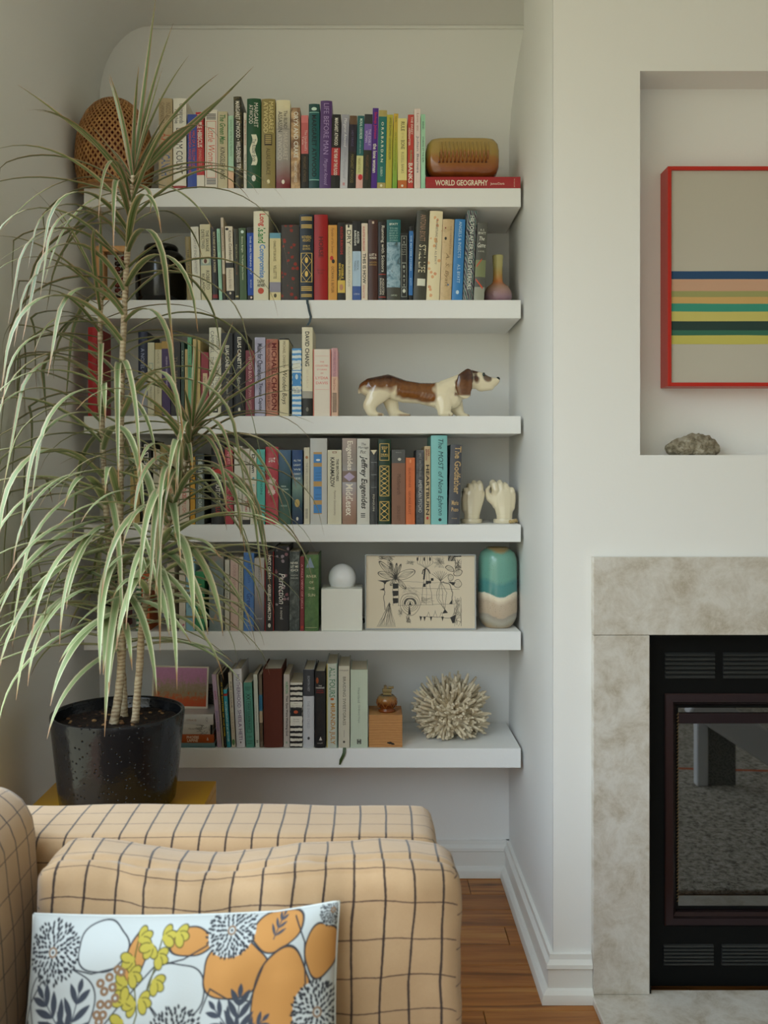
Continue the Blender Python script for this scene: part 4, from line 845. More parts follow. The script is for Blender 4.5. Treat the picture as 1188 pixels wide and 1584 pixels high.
HB = [
 # stacked flat: shelf, x0,x1,ytop,ybottom,colour,label,txt (f along the length)
 (0, 658.5, 805, 273.6, 290.8, '92262a', 'red book lying flat under the amber planter, white block lettering', [('WORLD GEOGRAPHY', 'd8cdb8', .10, .655, .25, .72, 'h', bo + .006), ('James/Davis', 'c8a89c', .68, .83, .26, .52, 'h', bo), ('HOLT', 'c8b8a8', .93, .94, .12, .85, 'h')], True),
 (5, 250, 332.5, 1149.2, 1157.5, '5f7f80', 'grey-blue book lying flat at the bottom of the stack', [], True),
 (5, 252, 331, 1136.0, 1149.0, 'a04a18', 'orange book lying flat, second from the bottom of the stack', [('PHOEBE', 'd8c4a8', .47, .71, .52, .86, 'h', bo), ('LAPINE', 'd8c4a8', .48, .69, .14, .48, 'h', bo), ('&', 'c8b8a8', .86, .9, .3, .65, 'h', bo)], True),
 (5, 254, 329, 1120.8, 1135.8, 'c2bdb2', 'white book with leafy line drawing lying in the stack', [('HarperCollins', '6a665c', .50, .78, .45, .72, 'h', 0, it)], True),
 (5, 254, 330, 1105.2, 1120.6, 'c6c2ba', 'white book lying flat on top of the stack', [('STRAUB', 'a07858', .46, .66, .35, .55, 'h'), ('Q', '8a8680', .85, .89, .25, .75, 'h')], True),
]
for h in HB:
    for t in h[7]:
        want(t[0], t[7] if len(t) > 7 else 0.0, t[8] if len(t) > 8 else 0.0)

make_texts()

def emblem_geo(kind, f0, f1, c0, c1):
    """outline polygons in unit spine space (c across, f down)"""
    polys = []
    def rect(a, b, c, d): polys.append([(c, a), (d, a), (d, b), (c, b)])
    if kind == 'box': rect(f0, f1, c0, c1)
    elif kind == 'oval':
        polys.append([((c0 + c1) / 2 + (c1 - c0) / 2 * math.cos(q), (f0 + f1) / 2 + (f1 - f0) / 2 * math.sin(q)) for q in [2 * math.pi * i / 14 for i in range(14)]])
    elif kind == 'frame':
        tf, tc = 0.006, 0.05
        rect(f0, f0 + tf, c0, c1); rect(f1 - tf, f1, c0, c1); rect(f0, f1, c0, c0 + tc); rect(f0, f1, c1 - tc, c1)
    elif kind == 'bars':
        n = max(3, int((f1 - f0) / 0.018))
        for i in range(n):
            a = f0 + (f1 - f0) * i / n
            rect(a, a + (f1 - f0) / n * 0.5, c0, c1)
    elif kind == 'diamond':
        polys.append([((c0 + c1) / 2, f0), (c1, (f0 + f1) / 2), ((c0 + c1) / 2, f1), (c0, (f0 + f1) / 2)])
    elif kind == 'diamondline':
        cm, fm = (c0 + c1) / 2, (f0 + f1) / 2
        P4 = [(cm, f0), (c1, fm), (cm, f1), (c0, fm)]
        for a, b in zip(P4, P4[1:] + P4[:1]):
            polys.append([(a[0], a[1]), (b[0], b[1]), (b[0], b[1] + 0.008), (a[0], a[1] + 0.008)])
    elif kind == 'lattice':
        n = max(2, int((f1 - f0) / 0.055))
        for i in range(n):
            a, b = f0 + (f1 - f0) * i / n, f0 + (f1 - f0) * (i + 1) / n
            polys.append([(c0, a), (c0 + .07, a), (c1, b), (c1 - .07, b)])
            polys.append([(c1 - .07, a), (c1, a), (c0 + .07, b), (c0, b)])
            m = (a + b) / 2
            polys.append([((c0 + c1) / 2, m - .009), ((c0 + c1) / 2 + .12, m), ((c0 + c1) / 2, m + .009), ((c0 + c1) / 2 - .12, m)])
    elif kind == 'tri':
        polys.append([(c0, f0), (c1, f0), ((c0 + c1) / 2, f1)] if f0 == 0 else [((c0 + c1) / 2, f0), (c1, f1), (c0, f1)])
    elif kind == 'slash':
        polys.append([(c1, f0), (c1, f0 + .02), (c0, f1), (c0, f1 - .025)])
    elif kind == 'slash2':
        polys.append([(c0, f0), (c1, f1 - .03), (c1, f1), (c0, f0 + .025)])
    elif kind == 'scroll':
        n = 14
        L = [(c0 + (c1 - c0) * (0.15 + 0.16 * math.sin(3.0 * i / n * math.pi)), f0 + (f1 - f0) * i / n) for i in range(n + 1)]
        wd = (c1 - c0) * 0.62
        for a, b in zip(L, L[1:]):
            polys.append([a, (a[0] + wd, a[1]), (b[0] + wd, b[1]), b])
    return polys

def clip_strip(pg, lo, hi):
    """part of a polygon between two c values"""
    for lim, sgn in ((lo, 1), (hi, -1)):
        out = []
        for k in range(len(pg)):
            a, b = pg[k], pg[(k + 1) % len(pg)]
            da, db = (a[0] - lim) * sgn, (b[0] - lim) * sgn
            if da >= 0: out.append(a)
            if (da > 0 > db) or (da < 0 < db):
                s = da / (da - db)
                out.append((lim, a[1] + (b[1] - a[1]) * s))
        pg = out
        if len(pg) < 3: return None
    return pg
def spine_decor(name, items, w, H, x0l, prof, gain, parent, horiz=False):
    """items: list of (verts(c,f), faces, colour, lift); each item becomes a part"""
    for co, fs, col, lift in items:
        V = [(x0l + c * w, prof(c) - lift, H * (1 - f)) for c, f in co]
        if not V: continue
        me = pyd(V, fs, name)
        obj(name, me, plain(col, 0.5, gain), parent)
        bm = bmesh.new(); bm.from_mesh(me)
        for f in bm.faces:
            if f.normal.y > 0: f.normal_flip()
        bm.to_mesh(me); bm.free()
def text_items(txts):
    out = []
    for t in txts:
        s, col, f0, f1, c0, c1, mode = t[:7]
        b = t[7] if len(t) > 7 else 0.0
        sh = t[8] if len(t) > 8 else 0.0
        co, fs, asp = TEXTS[(s, b, sh)]
        if mode == 'v':
            pts = [(c0 + (c1 - c0) * y, f0 + (f1 - f0) * x) for x, y in co]
        else:
            pts = [(c0 + (c1 - c0) * x, f1 + (f0 - f1) * y) for x, y in co]
        out.append((pts, fs, col, 0.0006))
    return out
def em_items(ems):
    out = []
    for k, e in enumerate(ems):
        V, Fq = [], []
        for pg in emblem_geo(*e[:5]):
            for s in range(8):                    # cut into upright strips so that it follows a rounded spine
                q = clip_strip(pg, s / 8, (s + 1) / 8)
                if q:
                    o = len(V); V += q; Fq.append(tuple(range(o, o + len(q))))
        if V: out.append((V, Fq, e[5], 0.00035 + 0.00005 * k))
    return out

def make_book(w, H, D, col, gain, bands, txt, em, hard, x0l, parent, page='c9bfa4', ribbon=None):
    bulge = min(0.0035, w * 0.10) if hard else 0.0005
    th = 0.0022 if hard else 0.0006
    def prof(c):
        return -bulge * (1 - (2 * min(1, max(0, c)) - 1) ** 2)
    ns = 8 if hard else 2
    outer = [(1, D)] + [(1 - i / ns, prof(1 - i / ns)) for i in range(ns + 1)] + [(0, D)]
    tcn = th / w
    inner = [(tcn, D), (tcn, th + 0.001), (1 - tcn, th + 0.001), (1 - tcn, D)]
    outl = [(x0l + c * w, y) for c, y in outer + inner]
    n = len(outl)
    cuts = sorted(set([0.0, 1.0] + [b for bb in bands for b in bb[:2]]))
    mats = [cover_mat(col, gain)]
    V, Fc, mi = [], [], []
    for fz in cuts:
        V += [(x, y, H * (1 - fz)) for x, y in outl]
    for j in range(len(cuts) - 1):
        mid = (cuts[j] + cuts[j + 1]) / 2
        idx = 0
        for b in bands:
            if b[0] <= mid <= b[1]:
                m = cover_mat(b[2], gain)
                if m not in mats: mats.append(m)
                idx = mats.index(m)
        for i in range(n):
            k = (i + 1) % n
            Fc.append((j * n + i, (j + 1) * n + i, (j + 1) * n + k, j * n + k)); mi.append(idx)
    Fc.append(tuple(range(n))); mi.append(0)
    Fc.append(tuple((len(cuts) - 1) * n + i for i in range(n))[::-1]); mi.append(0)
    me = pyd(V, Fc, 'cover')
    o = obj('cover', me, mats, parent)
    me.polygons.foreach_set('material_index', mi)
    bm = bmesh.new(); bm.from_mesh(me); bmesh.ops.recalc_face_normals(bm, faces=bm.faces[:]); bm.to_mesh(me); bm.free()
    iz_ = 0.003 if hard else 0.0
    e = 0.0002
    obj('page_block', box(x0l + th + e, x0l + w - th - e, th + 0.0012, D - (0.004 if hard else 0.0005), iz_ + (0.0003 if not hard else 0), H - iz_ - (0.0003 if not hard else 0)), m_pages(page), parent)
    spine_decor('spine_emblem', em_items(em), w, H, x0l, prof, gain, parent)
    spine_decor('spine_lettering', text_items(txt), w, H, x0l, prof, gain, parent)
    if ribbon:
        v, f = [], []
        if ribbon == '24343c':
            path = [(0.0, 0.004), (0.0015, -0.0105), (0.003, -0.014), (0.006, -0.03), (0.010, -0.045), (0.007, -0.058), (0.001, -0.068)]
        else:
            path = [(0.0, 0.002), (-0.001, -0.010), (-0.004, -0.018), (-0.009, -0.028), (-0.0125, -0.042)]
        for i, (dx, z) in enumerate(path):
            y = -0.0105 - 0.002 * math.sin(i) if z < 0.0 else -0.006
            wd = 0.0032 if ribbon == '24343c' else (0.0042 if i < len(path) - 1 else 0.002)
            v += [(x0l + w * 0.55 + dx - wd, y, z), (x0l + w * 0.55 + dx + wd, y - 0.001, z)]
        n_ = len(path)
        f = [(2 * i, 2 * i + 1, 2 * i + 3, 2 * i + 2) for i in range(n_ - 1)]
        v += [(x, y + 0.0004, z) for x, y, z in v]
        f += [tuple(q + 2 * n_ for q in ff)[::-1] for ff in f]
        obj('bookmark_ribbon', pyd(v, f), plain(ribbon, 0.5, gain), parent, smooth=True)

for row, books in enumerate(ROWS):
    zs = SHZ[row] + 0.0003
    ypx = shelf_px[row][0]
    for i, b in enumerate(books):
        x0, x1 = (b['x0'] - CX) * BK, (b['x1'] - CX) * BK
        w = x1 - x0 - 0.0008
        H = CZ - (b['yt'] - CY) * BK - zs
        tilt = b.get('tilt', 0)
        hard = bool(b.get('hard'))
        D = (0.150 if H > 0.215 else 0.138) if hard else (0.132 if H > 0.19 else 0.118)
        D += rnd.uniform(-0.006, 0.006)
        if w < 0.006: D -= 0.006
        # label: look, shelf, neighbours
        lft = books[i - 1]['short'] if i else None
        rgt = books[i + 1]['short'] if i + 1 < len(books) else None
        desc = b['desc']
        lab = '%s, %s' % (desc, SHN[row])
        left_words = 16 - len(lab.split())
        if i == 0 and row == 0: near = 'beside the basket'
        elif lft: near = 'right of %s book' % lft
        else: near = 'left of %s book' % rgt
        if len(near.split()) <= left_words: lab += ', ' + near
        x0l = -w if tilt > 0 else (0.0 if tilt < 0 else -w / 2)
        ox = x1 - 0.0004 if tilt > 0 else (x0 + 0.0004 if tilt < 0 else (x0 + x1) / 2)
        ang = math.atan2(tilt * BK, H)
        t = thing('book', lab, 'book', (ox, YBK + rnd.uniform(-0.002, 0.003), zs), 'books on the ' + SHN[row], (0, ang, 0))
        make_book(w, H / max(0.9, math.cos(ang)), D, b['col'], GAIN[row], b.get('bands', []), b['txt'], b.get('em', []), hard, x0l, t, b.get('page', 'c4baa2'), b.get('ribbon'))

def make_flat_book(x0, x1, zt, zb, D, col, gain, lab, txt, row, yo=YBK):
    """book lying down with its spine toward the room: local x along the spine"""
    L, T = x1 - x0, zt - zb
    t = thing('book', lab, 'book', ((x0 + x1) / 2, yo, zb), 'books on the ' + SHN[row])
    th = 0.0022
    sp = [(D, 0.0), (0.0, 0.0), (-0.0015, T * 0.25), (-0.002, T * 0.5), (-0.0015, T * 0.75), (0.0, T), (D, T), (D, T - th), (th + 0.001, T - th), (th + 0.001, th), (D, th)]
    obj('cover', extrude_x(sp, -L / 2, L / 2), cover_mat(col, gain), t)
    obj('page_block', box(-L / 2 + 0.003, L / 2 - 0.003, th + 0.0015, D - 0.004, th + 0.0002, T - th - 0.0002), m_pages('c4baa2'), t)
    its = []
    for q in txt:
        co, fs, asp = TEXTS[(q[0], q[7] if len(q) > 7 else 0.0, q[8] if len(q) > 8 else 0.0)]
        its.append(([(q[2] + (q[3] - q[2]) * x, 1 - (q[4] + (q[5] - q[4]) * y)) for x, y in co], fs, q[1], 0.0027))
    spine_decor('spine_lettering', its, L, T, -L / 2, lambda c: 0.0, gain, t)
    return t
zb = None
for h in HB:
    x0, x1 = (h[1] - CX) * BK, (h[2] - CX) * BK
    zb_ = CZ - (h[4] - CY) * BK
    zt_ = CZ - (h[3] - CY) * BK
    if h[0] == 0 or h[4] > 1157: zb_ = SHZ[h[0]] + 0.0003
    else: zb_ = zb + 0.0003
    zb = zt_
    tb = make_flat_book(x0, x1, zt_, zb_, 0.20 if h[0] == 0 else 0.17, h[5], GAIN[h[0]], h[6], h[7], h[0])
    if 'leafy' in h[6]:
        L, T = x1 - x0, zt_ - zb_
        br = []
        for k in range(9):
            a = Vector((L / 2 - 0.034 + 0.003 * k + rnd.uniform(-.002, .002), -0.0024, T * rnd.uniform(.1, .9)))
            pts = [a + Vector((rnd.uniform(-.006, .006) * q, -0.0003, rnd.uniform(-.005, .005) * q)) for q in range(4)]
            for p in pts: p.x = min(L / 2 - 0.008, p.x); p.z = min(T - .001, max(.001, p.z))
            br.append(tube(pts, 0.00035, 4))
        obj('spine_drawing', pyd(*join_vf(br)), plain('4a4640', 0.6), tb)
        obj('spine_end', box(L / 2 - 0.006, L / 2, -0.0026, -0.0006, 0.0005, T - 0.0005), plain('151515', 0.5), tb)
STACK_TOP = zb
# ------------------------------------------------------------------ raster helper for flat prints (stored as colours on a fine flat mesh)
class Canvas:
    def __init__(self, x0, x1, y0, y1, nx, ny, bg):
        self.X, self.Y = np.meshgrid(np.linspace(x0, x1, nx), np.linspace(y0, y1, ny))
        self.img = np.zeros((ny, nx, 3)); self.img[:] = bg
        self.nx, self.ny = nx, ny
        self.s = (x1 - x0) / nx
    def win(self, x0, x1, y0, y1, m=8):
        gx, gy = self.X[0], self.Y[:, 0]
        i0, i1 = np.searchsorted(gx, [x0 - m, x1 + m]); j0, j1 = np.searchsorted(gy, [y0 - m, y1 + m])
        sl = (slice(j0, max(j1, j0 + 1)), slice(i0, max(i1, i0 + 1)))
        return sl, self.X[sl], self.Y[sl]
    def put(self, sl, sdf, col, a=1.0):
        al = np.clip(0.5 - sdf / self.s, 0, 1)[..., None] * a
        self.img[sl] = self.img[sl] * (1 - al) + np.array(col)[None, None] * al
    def ell(self, cx, cy, rx, ry, col, rot=0.0, outline=None, ow=3, wob=0.0, ph=0.0, fill=True):
        R = max(rx, ry) * (1.02 + 1.7 * wob)
        sl, X, Y = self.win(cx - R, cx + R, cy - R, cy + R)
        if X.size == 0: return
        c, s = math.cos(rot), math.sin(rot)
        u = (X - cx) * c + (Y - cy) * s; v = -(X - cx) * s + (Y - cy) * c
        th = np.arctan2(v / ry, u / rx)
        k = 1 + wob * np.sin(3 * th + ph) + wob * 0.6 * np.sin(5 * th + 2 * ph)
        d = (np.hypot(u / rx, v / ry) / k - 1) * min(rx, ry)
        if fill: self.put(sl, d, col)
        if outline is not None: self.put(sl, np.abs(d) - ow / 2, outline)
    def line(self, pts, w, col, a=1.0):
        px_, py_ = [p[0] for p in pts], [p[1] for p in pts]
        sl, X, Y = self.win(min(px_), max(px_), min(py_), max(py_), 8 + w)
        if X.size == 0: return
        best = None
        for (ax, ay), (bx, by) in zip(pts, pts[1:]):
            dx, dy = bx - ax, by - ay
            t = np.clip(((X - ax) * dx + (Y - ay) * dy) / max(1e-9, dx * dx + dy * dy), 0, 1)
            d = np.hypot(X - ax - t * dx, Y - ay - t * dy)
            best = d if best is None else np.minimum(best, d)
        self.put(sl, best - w / 2, col, a)
    def leaf(self, ax, ay, bx, by, w, col):
        sl, X, Y = self.win(min(ax, bx), max(ax, bx), min(ay, by), max(ay, by), 8 + w)
        if X.size == 0: return
        L = math.hypot(bx - ax, by - ay); r = math.atan2(by - ay, bx - ax)
        c, s = math.cos(r), math.sin(r)
        u = ((X - ax) * c + (Y - ay) * s) / L; v = -(X - ax) * s + (Y - ay) * c
        hw = w * np.sin(np.pi * np.clip(u, 0, 1)) ** 0.8
        self.put(sl, np.where((u < 0) | (u > 1), 99, np.abs(v) - hw), col)
    def poly(self, pts, col):
        ins = np.zeros_like(self.X, bool)
        n = len(pts)
        for i in range(n):
            (x1, y1), (x2, y2) = pts[i], pts[(i + 1) % n]
            cond = ((y1 > self.Y) != (y2 > self.Y)) & (self.X < (x2 - x1) * (self.Y - y1) / (y2 - y1 + 1e-12) + x1)
            ins ^= cond
        self.img[ins] = col
def srgb3(h, gain=1.0):
    return lin(h, gain)[:3]
def m_vcol(name, rough=0.8, bump=0.0, coat=0.0):
    t = NT(name)
    a = t.n('ShaderNodeVertexColor', _layer_name='print')
    t.P(Base_Color=a.outputs[0], Roughness=rough)
    t.b.inputs['Coat Weight'].default_value = coat
    if bump:
        t.bump(t.noise(t.coord('Object'), 900, 3), bump, 0.001)
    return t.m
def set_vcol(me, cols):
    a = me.color_attributes.new('print', 'FLOAT_COLOR', 'POINT')
    c = np.ones((len(me.vertices), 4), np.float32); c[:, :3] = cols
    a.data.foreach_set('color', c.ravel())
def grid_mesh(pts, nx, ny):
    f = []
    for j in range(ny - 1):
        for i in range(nx - 1):
            f.append((j * nx + i, (j + 1) * nx + i, (j + 1) * nx + i + 1, j * nx + i + 1))
    return pyd(pts, f, 'grid')

def ceramic(name, col, gain=1.0, rough=0.12, coat=0.3):
    t = NT(name)
    t.P(Base_Color=lin(col, gain), Roughness=rough)
    t.b.inputs['Coat Weight'].default_value = coat
    t.b.inputs['Coat Roughness'].default_value = 0.05
    return t.m

# ------------------------------------------------------------------ woven basket on the top shelf
def px_on(px, row, d):               # x at a pixel for a thing standing on shelf row at depth d
    return (px - CX) * d / F
bz = SHZ[0] + 0.0003
bd = 2.43
bk = bd / F
bx = -0.678
RB, HBk = 0.103, CZ - (155 - CY) * bk - bz
def basket_r(t):                      # radius over height fraction
    pts = [(0.0, .84), (0.08, .92), (0.22, .99), (0.38, 1.0), (0.55, .965), (0.70, .87), (0.82, .73), (0.90, .57), (0.96, .38), (0.99, .18), (1.0, .03)]
    for (a, ra), (b, rb) in zip(pts, pts[1:]):
        if t <= b: return RB * (ra + (rb - ra) * (t - a) / (b - a))
    return RB * 0.05
bs = thing('basket', 'domed woven bamboo basket with diamond openings on the top shelf', 'basket', (bx, bd, bz))
nc, nr = 44, 14
V, Fc = [], []
hs = [0.0]
for j in range(1, 2 * nr + 1):
    hs.append(1 - (1 - j / (2 * nr)) ** 1.25)
def bpt(i, j, k=1.0):
    h = hs[max(0, min(2 * nr, int(j)))] if float(j).is_integer() else hs[int(j)] + (hs[min(2 * nr, int(j) + 1)] - hs[int(j)]) * (j - int(j))
    a = math.pi * i / nc
    r = basket_r(h * 0.985) * k
    return Vector((r * math.cos(a), r * math.sin(a), HBk * h))
for j in range(0, 2 * nr - 1):
    for i in range(2 * nc):
        if (i + j) % 2: continue
        a, b, c, d = bpt(i, j), bpt(i + 1, j + 1), bpt(i, j + 2), bpt(i - 1, j + 1)
        m = (a + b + c + d) / 4
        q = [a, b, c, d]
        s = [m + (p - m) * 0.58 for p in q]
        o = len(V); V += q + s
        for k in range(4):
            Fc.append((o + k, o + (k + 1) % 4, o + 4 + (k + 1) % 4, o + 4 + k))
bm = bmesh.new(); tmp = pyd(V, Fc); bm.from_mesh(tmp)
bmesh.ops.remove_doubles(bm, verts=bm.verts[:], dist=1e-5)
me = bm_mesh(bm)
t = NT('bamboo')
w = t.coord('Object')
t.P(Base_Color=t.ramp(t.noise(w, 60, 4), [(0.3, lin('78502c', 1.35)), (0.7, lin('a67a48', 1.4))]), Roughness=0.5)
o = obj('weave', me, t.m, bs)
so = o.modifiers.new('thickness', 'SOLIDIFY'); so.thickness = 0.0022; so.offset = -1
t2 = NT('basket_lining').P(Base_Color=lin('5a2416', 1.4), Roughness=0.8)
obj('inner_layer', lathe([(basket_r(h / 20) * 0.95 if h < 20 else 0.002, HBk * 0.97 * h / 20 + 0.001) for h in range(21)], 40), t2.m, bs, smooth=True)
pr = [(RB * 0.80, 0), (RB * 0.89, 0), (RB * 0.90, 0.008), (RB * 0.80, 0.008)]
obj('rim_band', lathe([(RB * .87, 0.0), (RB * .905, 0.001), (RB * .925, 0.008), (RB * .89, 0.009)], 48), t.m, bs, smooth=True)

# ------------------------------------------------------------------ amber planter with a toothed relief
def super_loft(rings, n=72, ex=5.0):
    """rings: (half x, half y, z)"""
    V, Fc = [], []
    for hx, hy, z in rings:
        for i in range(n):
            a = 2 * math.pi * i / n
            c, s = math.cos(a), math.sin(a)
            V.append((hx * math.copysign(abs(c) ** (2 / ex), c), hy * math.copysign(abs(s) ** (2 / ex), s), z))
    for j in range(len(rings) - 1):
        for i in range(n):
            k = (i + 1) % n
            Fc.append((j * n + i, j * n + k, (j + 1) * n + k, (j + 1) * n + i))
    Fc.append(tuple(range(n))[::-1]); Fc.append(tuple((len(rings) - 1) * n + i for i in range(n)))
    return pyd(V, Fc)
pd = 2.455
pk = pd / F
pz = CZ - (273.6 - CY) * BK + 0.0005
ph_ = (CZ - (213 - CY) * (2.41 / F)) - pz
phx, phy = (774 - 659.5) / 2 * (2.415 / F), 0.052
t = NT('amber_glaze')
g = t.sep(t.coord('Generated'))
w = t.coord('Object')
zz = t.math('ADD', g[2], t.math('MULTIPLY', t.math('SUBTRACT', t.noise(w, 35, 3), 0.5), 0.22))
t.P(Base_Color=t.ramp(zz, [(0.0, lin('47200c', 1.7)), (0.25, lin('6e3a10', 1.8)), (0.5, lin('7c5220', 1.8)), (0.62, lin('7f6730', 1.8)), (0.95, lin('857040', 1.8))]), Roughness=0.13)
t.b.inputs['Coat Weight'].default_value = 0.4
M_amber = t.m
pl = thing('planter', 'amber glazed ceramic planter with toothed relief on the red book', 'planter', ((716.5 - CX) * 2.41 / F, pd, pz))
rings = [(phx * .62, phy * .62, 0.0), (phx * .66, phy * .66, 0.0035), (phx * .80, phy * .80, 0.006), (phx * .93, phy * .93, 0.018), (phx * 0.99, phy * .99, 0.034), (phx, phy, 0.05), (phx, phy, ph_ * .72), (phx * .97, phy * .97, ph_ * .88), (phx * .88, phy * .90, ph_ * .985), (phx * .84, phy * .84, ph_), (phx * .80, phy * .78, ph_ * .97), (phx * .80, phy * .76, 0.02)]
obj('body', smoothed(super_loft(rings), 60), M_amber, pl)
fl = []
for i in range(13):
    x = (-0.70 + 1.36 * (i + .5) / 13) * phx
    y = -phy * 1.0
    zt, zm, zb_ = ph_ * 0.90, ph_ * 0.62, ph_ * 0.36
    a = phx * 0.040
    fl_v = [(x - a, y + .003, zb_), (x + a, y + .003, zb_), (x + a * .25, y + .002, zm), (x - a * .25, y + .002, zm), (x, y - .0075, zb_ + .001), (x, y - .002, zm)]
    m_ = pyd(fl_v, [(0, 4, 5, 3), (4, 1, 2, 5), (0, 1, 4), (3, 5, 2)])
    obj('relief_tooth', m_, M_amber, pl)
    v_, f_ = tube([(x + phx * .052, y + .004, zb_ + .003), (x + phx * .052, y - .0012, zm), (x + phx * .052, y + .003 * .3, zt * .97)], [.0008, .0034, .0022], 8)
    obj('relief_rib', pyd(v_, f_), M_amber, pl, smooth=True)

# ------------------------------------------------------------------ second shelf: bead frame, black jar, small vase
wz = SHZ[1] + 0.0003
t = NT('pale_wood')
t.P(Base_Color=t.ramp(t.noise(t.coord('Object', (30, 30, 3)), 1.0, 6), [(0.3, lin('8f6238', 1.7)), (0.7, lin('b5895a', 1.7))]), Roughness=0.5)
M_pale = t.m
kk = 2.46 / F
bf = thing('bead_frame', 'pale wooden frame strung with dark red beads on the second shelf', 'bead frame', ((169 - CX) * kk, 2.46, wz))
def rl(o, x0, x1, z0, z1, y0=-0.02, y1=0.02, m=None, nm='rail'):
    return obj(nm, box(x0, x1, y0, y1, z0, z1, 0.003), m or M_pale, bf)
fx0, fx1, fh = (151 - 169) * kk, (197 - 169) * kk, (464 - 375) * kk
rl(None, fx0, fx0 + 0.022, 0.016, fh - 0.0165); rl(None, fx0, fx1, 0, 0.0155, nm='base'); rl(None, fx0, fx1, fh - 0.016, fh, nm='top_rail')
for c in range(2):
    xx = fx1 - 0.026 + c * 0.017
    v_, f_ = tube([(xx, 0, 0.012), (xx, 0, fh - 0.012)], 0.0015, 6)
    obj('wire', pyd(v_, f_), plain('3a2a20', 0.4), bf)
    for q in range(8):
        zc = 0.024 + q * 0.0145
        m_ = lathe([(0.002, zc - .006), (0.007, zc - .005), (0.0088, zc), (0.007, zc + .005), (0.002, zc + .006)], 12, xx, 0)
        obj('bead', m_, plain('4a140e' if (q + c) % 3 else '1c1210', 0.25, 1.6), bf, smooth=True)
jd = 2.50
jk = jd / F
jar = thing('lidded_jar', 'black glazed lidded jar behind the leaves on the second shelf', 'jar', ((249.5 - CX) * jk, jd, wz))
JR, JH = 39.5 * jk, CZ - (379 - CY) * jk - wz
js = JH / 0.1545
M_jar = ceramic('black_glaze', '0d0c0b', 1.0, 0.18)
obj('body', lathe([(JR * .80, 0), (JR * .90, 0.004), (JR * .99, 0.03), (JR, 0.07 * js), (JR * .98, 0.10 * js), (JR * .90, 0.122 * js), (JR * .74, 0.133 * js), (JR * .64, 0.136 * js)], 56), M_jar, jar, smooth=True)
obj('lid', lathe([(r_ * JR, z_ * js) for r_, z_ in ((.62, 0.1365), (.66, 0.139), (.66, 0.146), (.60, 0.151), (.3, 0.154), (.02, 0.1545))], 48), M_jar, jar, smooth=True)
vd = 2.47
vk = vd / F
t = NT('sunset_glaze')
g = t.sep(t.coord('Generated')); w = t.coord('Object')
zz = t.math('ADD', g[2], t.math('MULTIPLY', t.math('SUBTRACT', t.noise(w, 30, 2), 0.5), 0.10))
t.P(Base_Color=t.ramp(zz, [(0.0, lin('7c5c68', 1.5)), (0.15, lin('8a6e78', 1.5)), (0.33, lin('96786a', 1.5)), (0.47, lin('b07044', 1.5)), (0.62, lin('a88a50', 1.5)), (0.78, lin('a59c68', 1.5)), (1.0, lin('a8a270', 1.5))]), Roughness=0.14)
wv = t.n('ShaderNodeTexWave', Scale=75.0, _bands_direction='Z'); t.set(wv.inputs['Vector'], w)
t.bump(wv.outputs[1], 0.15, 0.002)
sv = thing('bud_vase', 'small round bottle vase, mauve below and yellow at the neck', 'vase', ((770 - CX) * vk, vd, wz))
R_, H_ = 22 * vk, CZ - (395.5 - CY) * vk - wz
prof = [(R_ * .70, 0), (R_ * .84, .004), (R_ * .97, H_ * .12), (R_, H_ * .19), (R_ * .95, H_ * .27), (R_ * .78, H_ * .36), (R_ * .50, H_ * .42), (R_ * .36, H_ * .47), (R_ * .33, H_ * .55), (R_ * .33, H_ * .75), (R_ * .36, H_ * .92), (R_ * .385, H_ * .985), (R_ * .37, H_), (R_ * .30, H_ * .98), (R_ * .27, H_ * .7)]
obj('body', lathe(prof, 48), t.m, sv, smooth=True)

# ------------------------------------------------------------------ ceramic dog
dd = 2.455
zk = (dd / F) / 4.752
def dg(u, v, r, y=0.0, ry=None, rz=None):
    return ((u - 585) * zk, y * zk, (440 - v) * zk, r * zk, (ry or r) * zk, (rz or r) * zk)
ch = [
    [dg(120, 222, 52), dg(165, 222, 78, 0, 72), dg(285, 212, 92, 0, 80), dg(400, 248, 86, 0, 72), dg(520, 262, 80, 0, 66), dg(620, 275, 92, 0, 72), dg(700, 268, 98, 0, 76)],
    [dg(690, 305, 92, 0, 72), dg(750, 300, 84, 0, 66)],
    [dg(705, 240, 80, 0, 66), dg(800, 196, 72, 0, 60), dg(880, 165, 72, 0, 58)],
    [dg(900, 160, 72, 0, 60), dg(955, 168, 66, 0, 54), dg(1010, 182, 50, 0, 44), dg(1060, 182, 36, 0, 34), dg(1085, 170, 24, 0, 26)],
    [dg(970, 205, 46, 0, 42), dg(1040, 212, 30, 0, 30)],
    [dg(225, 250, 88, -38, 44), dg(180, 310, 62, -48, 38), dg(150, 355, 50, -50, 34), dg(160, 398, 40, -50, 32), dg(190, 420, 26, -50, 30, 20), dg(238, 424, 20, -52, 28, 15)],
    [dg(300, 290, 62, 40, 40), dg(320, 360, 50, 48, 34), dg(330, 405, 42, 48, 32), dg(390, 418, 30, 48, 30, 22), dg(435, 422, 22, 48, 26, 17)],
    [dg(690, 320, 74, -40, 38), dg(695, 375, 56, -48, 34), dg(685, 415, 40, -48, 34, 24), dg(742, 420, 24, -50, 30, 18)],
    [dg(780, 330, 62, 40, 36), dg(805, 385, 44, 46, 32), dg(825, 418, 30, 46, 30, 21), dg(872, 424, 20, 46, 26, 15)],
    [dg(868, 118, 34, -50, 20), dg(842, 165, 58, -66, 17), dg(838, 215, 66, -70, 15), dg(836, 250, 56, -68, 14), dg(850, 268, 42, -66, 12)],
    [dg(868, 118, 34, 50, 20), dg(842, 165, 58, 66, 17), dg(838, 215, 66, 70, 15), dg(836, 250, 56, 68, 14)],
    [dg(110, 215, 34, 0, 30), dg(80, 235, 16), dg(72, 260, 9)],
]
